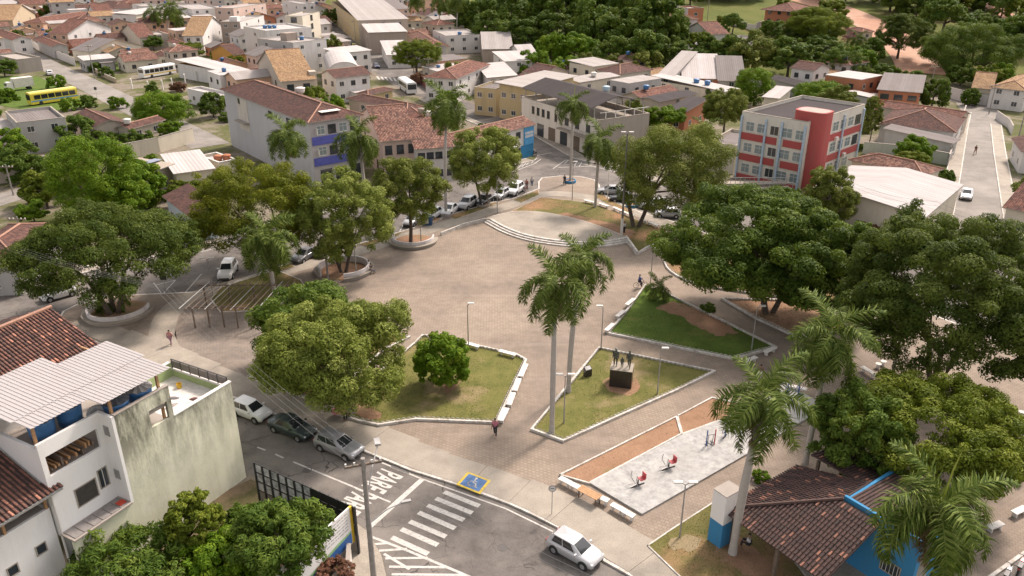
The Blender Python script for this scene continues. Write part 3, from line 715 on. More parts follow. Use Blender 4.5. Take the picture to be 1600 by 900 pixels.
def patch(label, px, z, mat=M_SOIL, seed=1):
    rg_ = random.Random(seed); P_ = densify(W2(px) + [W2(px)[0]], .5)[:-1]; P_ = [(x + rg_.gauss(0, .16), y + rg_.gauss(0, .16)) for x, y in P_]; sheet('bare_patch', P_, z, mat, label)
patch('bare brown patch on the green lawn', [(1024, 483), (1050, 473), (1075, 481), (1115, 497), (1152, 522), (1120, 528), (1095, 516), (1062, 497)], ZP + .076)
patch('trodden red patch round the monument', [(936, 596), (950, 612), (975, 620), (1000, 612), (1000, 596), (985, 590), (950, 590)], ZP + .076, M_SOIL, 2)
patch('trodden red patch behind the stage', [(862, 338), (885, 334), (920, 342), (960, 352), (990, 362), (985, 372), (960, 366), (930, 356), (890, 345)], ZP + .076, M_SOIL, 3)
patch('bare patch under the small tree', [(690, 603), (702, 596), (716, 598), (714, 612), (697, 618)], ZP + .076, M_SOIL, 4)
patch('bare earth by the kiosk', [(1110, 845), (1150, 842), (1185, 862), (1215, 900), (1160, 905), (1130, 880)], ZP + .076, M_SOIL, 5)
patch('worn patch on the scruffy lawn', [(1040, 848), (1075, 838), (1098, 850), (1080, 866), (1050, 862)], ZP + .077, ground_mat('worn grass', (.20, .16, .09), (.27, .21, .13), .8), 6)
patch('bare patch under the big mango', [(545, 645), (560, 634), (585, 640), (600, 655), (575, 660)], ZP + .076, M_SOIL, 7)
# exercise slab
sheet('exercise_slab', W2([(921, 759), (1003, 808), (1104, 750), (1190, 700), (1290, 640), (1225, 600), (1180, 641), (1066, 683)]), ZP + .16, M_SLAB, 'smooth grey slab with exercise machines', None, ZP - .02)
# round paved area under the pergola
sheet('round_paving', W2([(276, 507), (290, 486), (315, 470), (345, 492), (400, 490), (470, 470), (500, 500), (470, 530), (388, 590), (325, 572), (283, 546), (273, 525)]), ZP + .006, paver_mat('grey pavers', (.25, .215, .185), (.20, .17, .145), .2), 'rougher grey paving under the pergola')
# the round stage with three curved steps
stg = struct(obj('stage', None), 'low round concrete stage with three white curved steps')
arc_f = smooth_line(W2([(757, 350), (785, 366), (820, 378), (860, 385), (905, 389), (945, 388), (982, 382)]), 2)
arc_b = smooth_line(W2([(980, 377), (940, 360), (895, 346), (850, 337), (810, 335), (780, 340), (757, 348)]), 2)
for i in range(3):
    k = .42 * (2 - i); o_ = offset_line(arc_f, -k + .84)
    sheet('step', o_ + arc_b, ZP + .16 * (i + 1), M_KERB, None, stg, ZP - .02 + .002 * i)
sheet('platform', offset_line(arc_f, 1.25) + offset_line(arc_b, .12), ZP + .488, M_CONC, None, stg, ZP + .1)
mb = MB(); strip_mesh(mb, densify(W2([(690, 369), (725, 355), (757, 347)]), 1.2), .25, ZP, ZP + .45); strip_mesh(mb, densify(W2([(978, 376), (986, 387), (995, 400)]), .8), .28, ZP, ZP + .55); strip_mesh(mb, densify(W2([(995, 400), (1012, 389), (1042, 379)]), 1), .18, ZP, ZP + .3)
mb.build('side_wall', M_KERB, stg)

# ring benches round trees
def ring_bench(label, px, py, r, a0, a1, soil=M_SOIL):
    c = G(px, py); t = thing('ring_bench', label, 'bench', (c.x, c.y, ZP), 0)
    n = 40; A = [a0 + (a1 - a0) * i / n for i in range(n + 1)]
    def band(r0, r1, z0, z1):
        mb = MB(); vs = []
        for a in A:
            for rr, zz in ((r0, z0), (r1, z0), (r1, z1), (r0, z1)): vs.append((rr * math.cos(a), rr * math.sin(a), zz))
        fs = [(4 * i + k, 4 * i + (k + 1) % 4, 4 * (i + 1) + (k + 1) % 4, 4 * (i + 1) + k) for i in range(n) for k in range(4)] + [(3, 2, 1, 0), (4 * n, 4 * n + 1, 4 * n + 2, 4 * n + 3)]
        return mb.add(vs, fs)
    band(r, r + .2, -.02, .88).build('backrest_wall', wall('mosaic wall', (.62, .58, .57), 1.0, (.2, .18, .2)), t)
    band(r + .22, r + .72, .36, .45).build('seat', M_CONC, t); band(r + .22, r + .5, -.02, .35).build('seat_base', M_CEM, t)
    MB().lathe([(r - .02, -.02), (r - .02, .06), (r * .6, .1), (.1, .12)], 32).build('soil', soil, t)
    BLADES.append(([(c.x + (r - .2) * math.cos(x * .5), c.y + (r - .2) * math.sin(x * .5)) for x in range(12)], ZP + .08, 4))
    return c
ring_bench('white mosaic ring bench beside the tall lamp post', 538, 425, 2.9, math.radians(-80), math.radians(215))
ring_bench('half ring bench near the stage, open at the back', 646, 379, 2.6, math.radians(165), math.radians(370))
ring_bench('half ring bench at the left end of the square', 187, 490, 3.0, math.radians(160), math.radians(372))

# grass blades on all the beds
def grass():
    rng = np.random.default_rng(3); V = []; var = []
    for poly, z, dens in BLADES:
        P = np.array(poly); lo, hi = P.min(0), P.max(0); n = int((hi - lo).prod() * dens * 2.2); q = lo + (hi - lo) * rng.random((n, 2))
        ins = np.zeros(n, bool); j = len(P) - 1
        for i in range(len(P)):
            xi, yi = P[i]; xj, yj = P[j]
            cnd = ((yi > q[:, 1]) != (yj > q[:, 1])) & (q[:, 0] < (xj - xi) * (q[:, 1] - yi) / (yj - yi + 1e-9) + xi); ins ^= cnd; j = i
        q = q[ins]
        keep = (np.sin(q[:, 0] * 1.1) + np.sin(q[:, 1] * 1.3 + 2) + np.sin((q[:, 0] + q[:, 1]) * .37)) > rng.normal(size=len(q)) * .8 - .4
        q = q[keep]; n = len(q); a = rng.random(n) * 6.28; w = .03 + .03 * rng.random(n); h = .02 + .035 * rng.random(n)
        dx, dy = np.cos(a) * w, np.sin(a) * w; lx, ly = rng.normal(size=n) * .05, rng.normal(size=n) * .05
        zz = np.full(n, z)
        V.append(np.stack([np.stack([q[:, 0] - dx, q[:, 1] - dy, zz], 1), np.stack([q[:, 0] + dx, q[:, 1] + dy, zz], 1), np.stack([q[:, 0] + lx, q[:, 1] + ly, zz + h], 1)], 1)); var.append(rng.random(n))
    V = np.concatenate(V).reshape(-1, 3); var = np.concatenate(var); n = len(var)
    me = bpy.data.meshes.new('grass'); me.from_pydata(V.tolist(), [], [(3 * i, 3 * i + 1, 3 * i + 2) for i in range(n)])
    at = me.attributes.new('var', 'FLOAT', 'FACE'); at.data.foreach_set('value', var.astype(np.float32)); me.materials.append(L_GRASSB)
    o = obj('grass', me); o['kind'] = 'stuff'; o['label'] = 'short patchy grass on the lawns'
grass()

# dirt roads and bare slopes on the hill
def hill_ribbon(name, label, px, w, mat, z=.12):
    return ribbon(name, densify(smooth_line(W2(px), 2), 3), w, z, mat, label, None, None, True)
hill_ribbon('dirt_road', 'reddish dirt road climbing the hill', [(1440, 115), (1425, 85), (1385, 50), (1330, 22), (1290, 8), (1240, -6)], 13, M_DIRT)
hill_ribbon('dirt_road', 'pale dirt road crossing the hilltop at right', [(1480, 22), (1530, 28), (1580, 38), (1640, 48)], 6, M_DIRT, .16)
hill_ribbon('dirt_road', 'pale track dropping from the upper right corner', [(1510, -6), (1545, 8), (1570, 22), (1590, 36)], 6, M_DIRT, .2)

# ------------------------------------------------------------------ buildings
WINS = {}
def win_mesh(w, h, style):
    k = (round(w, 1), round(h, 1), style)
    if k in WINS: return WINS[k]
    w, h = k[0], k[1]; fr = MB(); t = .05
    for b in ((-w / 2, w / 2, h - t, h), (-w / 2, w / 2, 0, t), (-w / 2, -w / 2 + t, t, h - t), (w / 2 - t, w / 2, t, h - t), (-.025, .025, t, h - t)): fr.box(b[0], b[1], -.05, .03, b[2], b[3])
    if style == 'slat':
        fr.box(-w / 2 + t, w / 2 - t, -.04, .02, h * .62, h * .62 + .05)
    fr.box(-w / 2 - .06, w / 2 + .06, -.12, -.051, -.06, .0)
    pn = MB(); pn.add([(-w / 2 + t, -.015, t), (w / 2 - t, -.015, t), (w / 2 - t, -.015, h - t), (-w / 2 + t, -.015, h - t)], [(0, 1, 2, 3)])
    fm = {'white': M_WHITE, 'dark': M_DARKM, 'wood': M_WOOD, 'slat': M_WHITE}[style]
    WINS[k] = (fr.mesh('window', fm), pn.mesh('pane', M_GLASSB if style == 'slat' else M_GLASS)); return WINS[k]
def window(parent, x, y, z, w, h, face, style='white'):
    a, b = win_mesh(w, h, style); o = obj('window', a, parent, (x, y, z), {'S': 0, 'W': -math.pi / 2, 'E': math.pi / 2, 'N': math.pi}[face]); obj('pane', b, o); return o
def door(parent, x, y, w, h, face, mat=None, z=0):
    mb = MB(); mb.box(-w / 2, w / 2, -.04, .02, 0, h); mb.box(-w / 2 - .08, -w / 2, -.06, .02, 0, h + .08); mb.box(w / 2, w / 2 + .08, -.06, .02, 0, h + .08)
    for i in range(1, int(h / .5)): mb.box(-w / 2 + .05, w / 2 - .05, -.055, -.041, i * .5, i * .5 + .04)
    o = mb.build('door', mat or M_DARKM, parent, False, (x, y, z)); o.rotation_euler.z = {'S': 0, 'W': -math.pi / 2, 'E': math.pi / 2}[face]; return o
def roof_planes(L, Wd, h, kind, rise, ov=.45):
    x0, x1, y0, y1 = -ov, L + ov, -ov, Wd + ov; zo = h - ov * rise * .9
    def q(pts, e0, e1):
        e0, e1 = Vector(e0), Vector(e1); t = (e1 - e0).normalized(); out = []
        nrm = (Vector(pts[1]) - Vector(pts[0])).cross(Vector(pts[2]) - Vector(pts[0])).normalized(); dn = nrm.cross(t)
        for p in pts: d = Vector(p) - e0; out.append((d.dot(t), d.dot(dn)))
        return (pts, out)
    lx, ly = x1 - x0, y1 - y0
    if kind == 'hip':
        if lx >= ly: rz = zo + rise * ly / 2; a, b = (x0 + ly / 2, (y0 + y1) / 2, rz), (x1 - ly / 2, (y0 + y1) / 2, rz)
        else: rz = zo + rise * lx / 2; a, b = ((x0 + x1) / 2, y0 + lx / 2, rz), ((x0 + x1) / 2, y1 - lx / 2, rz)
        A, B, C, D = (x0, y0, zo), (x1, y0, zo), (x1, y1, zo), (x0, y1, zo)
        if lx >= ly: P = [q([A, B, b, a], A, B), q([B, C, b], B, C), q([C, D, a, b], C, D), q([D, A, a], D, A)]
        else: P = [q([A, B, a], A, B), q([B, C, b, a], B, C), q([C, D, b], C, D), q([D, A, a, b], D, A)]
        return P, rz, (a, b)
    if kind == 'gx':
        rz = zo + rise * ly / 2; ym = (y0 + y1) / 2; a, b = (x0, ym, rz), (x1, ym, rz)
        return [q([(x0, y0, zo), (x1, y0, zo), b, a], (x0, y0, zo), (x1, y0, zo)), q([(x1, y1, zo), (x0, y1, zo), a, b], (x1, y1, zo), (x0, y1, zo))], rz, (a, b)
    if kind == 'gy':
        rz = zo + rise * lx / 2; xm = (x0 + x1) / 2; a, b = (xm, y0, rz), (xm, y1, rz)
        return [q([(x1, y0, zo), (x1, y1, zo), b, a], (x1, y0, zo), (x1, y1, zo)), q([(x0, y1, zo), (x0, y0, zo), a, b], (x0, y1, zo), (x0, y0, zo))], rz, (a, b)
    if kind == 'shx':   # slopes down towards -x
        rz = zo + rise * lx; return [q([(x0, y1, zo), (x0, y0, zo), (x1, y0, rz), (x1, y1, rz)], (x0, y1, zo), (x0, y0, zo))], rz, None
    rz = zo + rise * ly     # 'shy': slopes down towards -y
    return [q([(x0, y0, zo), (x1, y0, zo), (x1, y1, rz), (x0, y1, rz)], (x0, y0, zo), (x1, y0, zo))], rz, None
RIDGE_C = plain('ridge tiles', (.36, .20, .14), .9)
def add_roof(t, L, Wd, h, kind, rmat, rise, ov=.45, th=.14):
    P, rz, rd = roof_planes(L, Wd, h, kind, rise, ov); quads = []
    for pts, uv in P:
        quads.append((pts, uv, 0)); quads.append(([(p[0], p[1], p[2] - th) for p in reversed(pts)], list(reversed(uv)), 1))
        n = len(pts)
        for i in range(n):
            a, b = pts[i], pts[(i + 1) % n]; quads.append(([a, (a[0], a[1], a[2] - th), (b[0], b[1], b[2] - th), b], [(0, 0)] * 4, 1))
    ro = obj('roof', uvmesh('roof', quads, [rmat, M_CEM]), t)
    if rd and 'til' in rmat.name and (Vector(rd[0]) - Vector(rd[1])).length > .5:
        mb = MB(); mb.tube([Vector(rd[0]) + Vector((0, 0, .03)), Vector(rd[1]) + Vector((0, 0, .03))], .13, 6); mb.build('ridge', RIDGE_C, ro)
        if kind == 'hip':
            for (pts, uv) in P:
                pass
            for c, e in (((-ov, -ov), rd[0] if L < Wd or True else 0), ((-ov, Wd + ov), None), ((L + ov, -ov), None), ((L + ov, Wd + ov), None)):
                zo = h - ov * rise * .9; e = min(rd, key=lambda r: (Vector(r[:2]) - Vector(c)).length)
                mb = MB(); mb.tube([(c[0], c[1], zo + .03), (e[0], e[1], e[2] + .03)], .11, 6); mb.build('hip_ridge', RIDGE_C, ro)
    return ro, rz
BLD = {}; FOOT = []
def house(name, label, A, B, C, h, roof='flat', rmat=None, wmat=None, wins=(2, 2), floors=None, rise=.34, style='white', wm2=None, cat='house', ov=.45, ww=1.2, wh=1.1, doors=0, zoff=0.0, minw=3.0, par=.45):
    PA, PB, PC = G(*A, h), G(*B, h), G(*C, h); vB, vC = (PB - PA).xy, (PC - PA).xy
    def reach(dv, guess, px):
        best = guess
        for k in range(41):
            q = guess * (.55 + .9 * k / 40); e = abs(to_px((PA.x + dv.x * q, PA.y + dv.y * q, PA.z))[0] - px) + .02 * abs(q - guess)
            if k == 0 or e < be: be, best = e, q
        return best
    if vC.length >= vB.length: ex = vC.normalized(); ey = Vector((-ex.y, ex.x)); L = max(minw, vC.length); Wd = max(minw, reach(ey, max(minw, vB.dot(ey)), B[0]))
    else: ey = vB.normalized(); ex = Vector((ey.y, -ey.x)); Wd = max(minw, vB.length); L = max(minw, reach(ex, max(minw, vC.dot(ex)), C[0]))
    gz = min(hz(PA.x, PA.y), hz(*(PA.xy + ex * L)), hz(*(PA.xy + ey * Wd)))
    t = thing(name, label, cat, (PA.x, PA.y, gz), math.atan2(ex.y, ex.x)); h += hz(PA.x, PA.y) - gz
    wmat = wmat or M_WHITE; wm2 = wm2 or wmat
    zt = h
    mb = MB()
    gab = roof in ('gx', 'gy', 'shx', 'shy')
    top = h - .02
    # four walls as slabs butted end to end, faces may differ in paint
    b = .2
    mb.cur = 0; mb.box(0, L, 0, b, -.3, top); mb.cur = 1; mb.box(0, b, b, Wd, -.3, top); mb.cur = 0; mb.box(b, L, Wd - b, Wd, -.3, top); mb.box(L - b, L, b, Wd - b, -.3, top)
    if gab:
        P, rz, rd = roof_planes(L, Wd, h, roof, rise, ov)
        if roof == 'gy':
            for y in (.0, Wd - b): mb.add([(0, y, top), (L, y, top), (L / 2, y, rz - .16), (0, y + b, top), (L, y + b, top), (L / 2, y + b, rz - .16)], [(0, 1, 2), (5, 4, 3), (0, 2, 5, 3), (1, 4, 5, 2)])
        elif roof == 'gx':
            mb.cur = 1
            for x in (.0, L - b): mb.add([(x, 0, top), (x, Wd, top), (x, Wd / 2, rz - .16), (x + b, 0, top), (x + b, Wd, top), (x + b, Wd / 2, rz - .16)], [(0, 2, 1), (3, 4, 5), (0, 3, 5, 2), (1, 2, 5, 4)])
        elif roof == 'shx':
            zz = h + rise * L - .16
            for y in (0, Wd - b): mb.add([(0, y, top), (L, y, top), (L, y, zz), (0, y + b, top), (L, y + b, top), (L, y + b, zz)], [(0, 1, 2), (5, 4, 3), (0, 2, 5, 3), (1, 4, 5, 2)])
        else:
            zz = h + rise * Wd - .16; mb.cur = 1
            for x in (0, L - b): mb.add([(x, 0, top), (x, Wd, top), (x, Wd, zz), (x + b, 0, top), (x + b, Wd, top), (x + b, Wd, zz)], [(0, 2, 1), (3, 4, 5), (0, 3, 5, 2), (1, 2, 5, 4)])
    mb.build('wall', [wmat, wm2], t)
    ro = None
    if roof == 'flat':
        rm = rmat or MET_L
        q = [([(b, b, h - par), (L - b, b, h - par), (L - b, Wd - b, h - par), (b, Wd - b, h - par)], [(0, 0), (L, 0), (L, Wd), (0, Wd)], 0)]
        ro = obj('roof', uvmesh('roof', q, [rm]), t)
        mb = MB(); mb.box(-.04, L + .04, -.04, b + .04, top + .003, top + .08); mb.box(-.04, L + .04, Wd - b - .04, Wd + .04, top + .003, top + .08); mb.box(-.04, b + .04, b + .04, Wd - b - .04, top + .003, top + .08); mb.box(L - b - .04, L + .04, b + .04, Wd - b - .04, top + .003, top + .08)
        mb.build('coping', M_CONC if rm not in (MET_W,) else M_WHITE, ro)
    elif roof == 'slab':   # thin sheet roof with an overhang, nearly level
        q = []; th = .1; z1, z2 = h + .1, h + .1 + .05 * Wd; o_ = ov
        pts = [(-o_, -o_, z1), (L + o_, -o_, z1), (L + o_, Wd + o_, z2), (-o_, Wd + o_, z2)]
        q.append((pts, [(0, 0), (L, 0), (L, Wd), (0, Wd)], 0)); q.append(([(p[0], p[1], p[2] - th) for p in reversed(pts)], [(0, 0)] * 4, 1))
        for i in range(4):
            a, c = pts[i], pts[(i + 1) % 4]; q.append(([a, (a[0], a[1], a[2] - th), (c[0], c[1], c[2] - th), c], [(0, 0)] * 4, 1))
        ro = obj('roof', uvmesh('roof', q, [rmat or MET_W, M_WHITE]), t)
    elif roof == 'vault':
        n = 12; q = []; vs = []; r = .32 * L
        for i in range(n): 
            a0, a1 = math.pi * i / n, math.pi * (i + 1) / n
            p0, p1 = (L / 2 - (L / 2 + .2) * math.cos(a0), r * math.sin(a0) + h), (L / 2 - (L / 2 + .2) * math.cos(a1), r * math.sin(a1) + h)
            q.append(([(p0[0], -.2, p0[1]), (p0[0], Wd + .2, p0[1]), (p1[0], Wd + .2, p1[1]), (p1[0], -.2, p1[1])][::-1], [(0, i), (Wd, i), (Wd, i + 1), (0, i + 1)], 0))
            vs.append(p0)
        vs.append(p1); f1 = [(x, -.02, z) for x, z in vs]; q.append((f1[::-1], [(0, 0)] * len(f1), 1)); q.append(([(x, Wd, z) for x, z in vs], [(0, 0)] * len(f1), 1))
        ro = obj('roof', uvmesh('roof', q, [rmat or MET_W, wmat]), t)
    else:
        ro, rz = add_roof(t, L, Wd, h, roof, rmat or T_RED, rise, ov)
    fl = floors or max(1, int(round(h / 3.1)))
    for k in range(fl):
        z = k * h / fl + 1.0
        if z + wh > h - .25: z = max(.3, h - wh - .4)
        if wins[0]:
            for i in range(wins[0]):
                if k == 0 and doors and i < doors: door(t, L * (i + .5) / wins[0], 0, 1.1 if doors < 3 else 2.2, 2.2, 'S', M_WOOD if (i + len(label)) % 2 else M_DARKM); continue
                if L / wins[0] > ww + .2: window(t, L * (i + .5) / wins[0], 0, z, ww, wh, 'S', style)
        if wins[1]:
            for i in range(wins[1]):
                if Wd / wins[1] > ww + .2: window(t, 0, Wd * (i + .5) / wins[1], z, ww, wh, 'W', style)
    BLD[label] = (t, L, Wd, h); FOOT.append((PA.xy.copy(), ex.copy(), ey.copy(), L, Wd))
    return t, L, Wd, h
def colwall(c, stain=.5):
    return wall('wall %d %d %d' % tuple(int(x * 100) for x in c), c, stain)
CREAM = colwall((.62, .56, .46)); BEIGE = colwall((.50, .43, .36)); GREY = colwall((.42, .40, .385), .6); YEL = colwall((.50, .39, .22)); ORA = colwall((.55, .29, .08)); PEACH = colwall((.60, .40, .29)); PINK = colwall((.60, .46, .40)); PALEB = colwall((.48, .55, .60)); TANW = colwall((.45, .36, .25)); WHT = colwall((.64, .61, .585), .5); REDW = wall('red paint', (.40, .085, .08), .5); BROWNW = colwall((.33, .27, .23), .7)

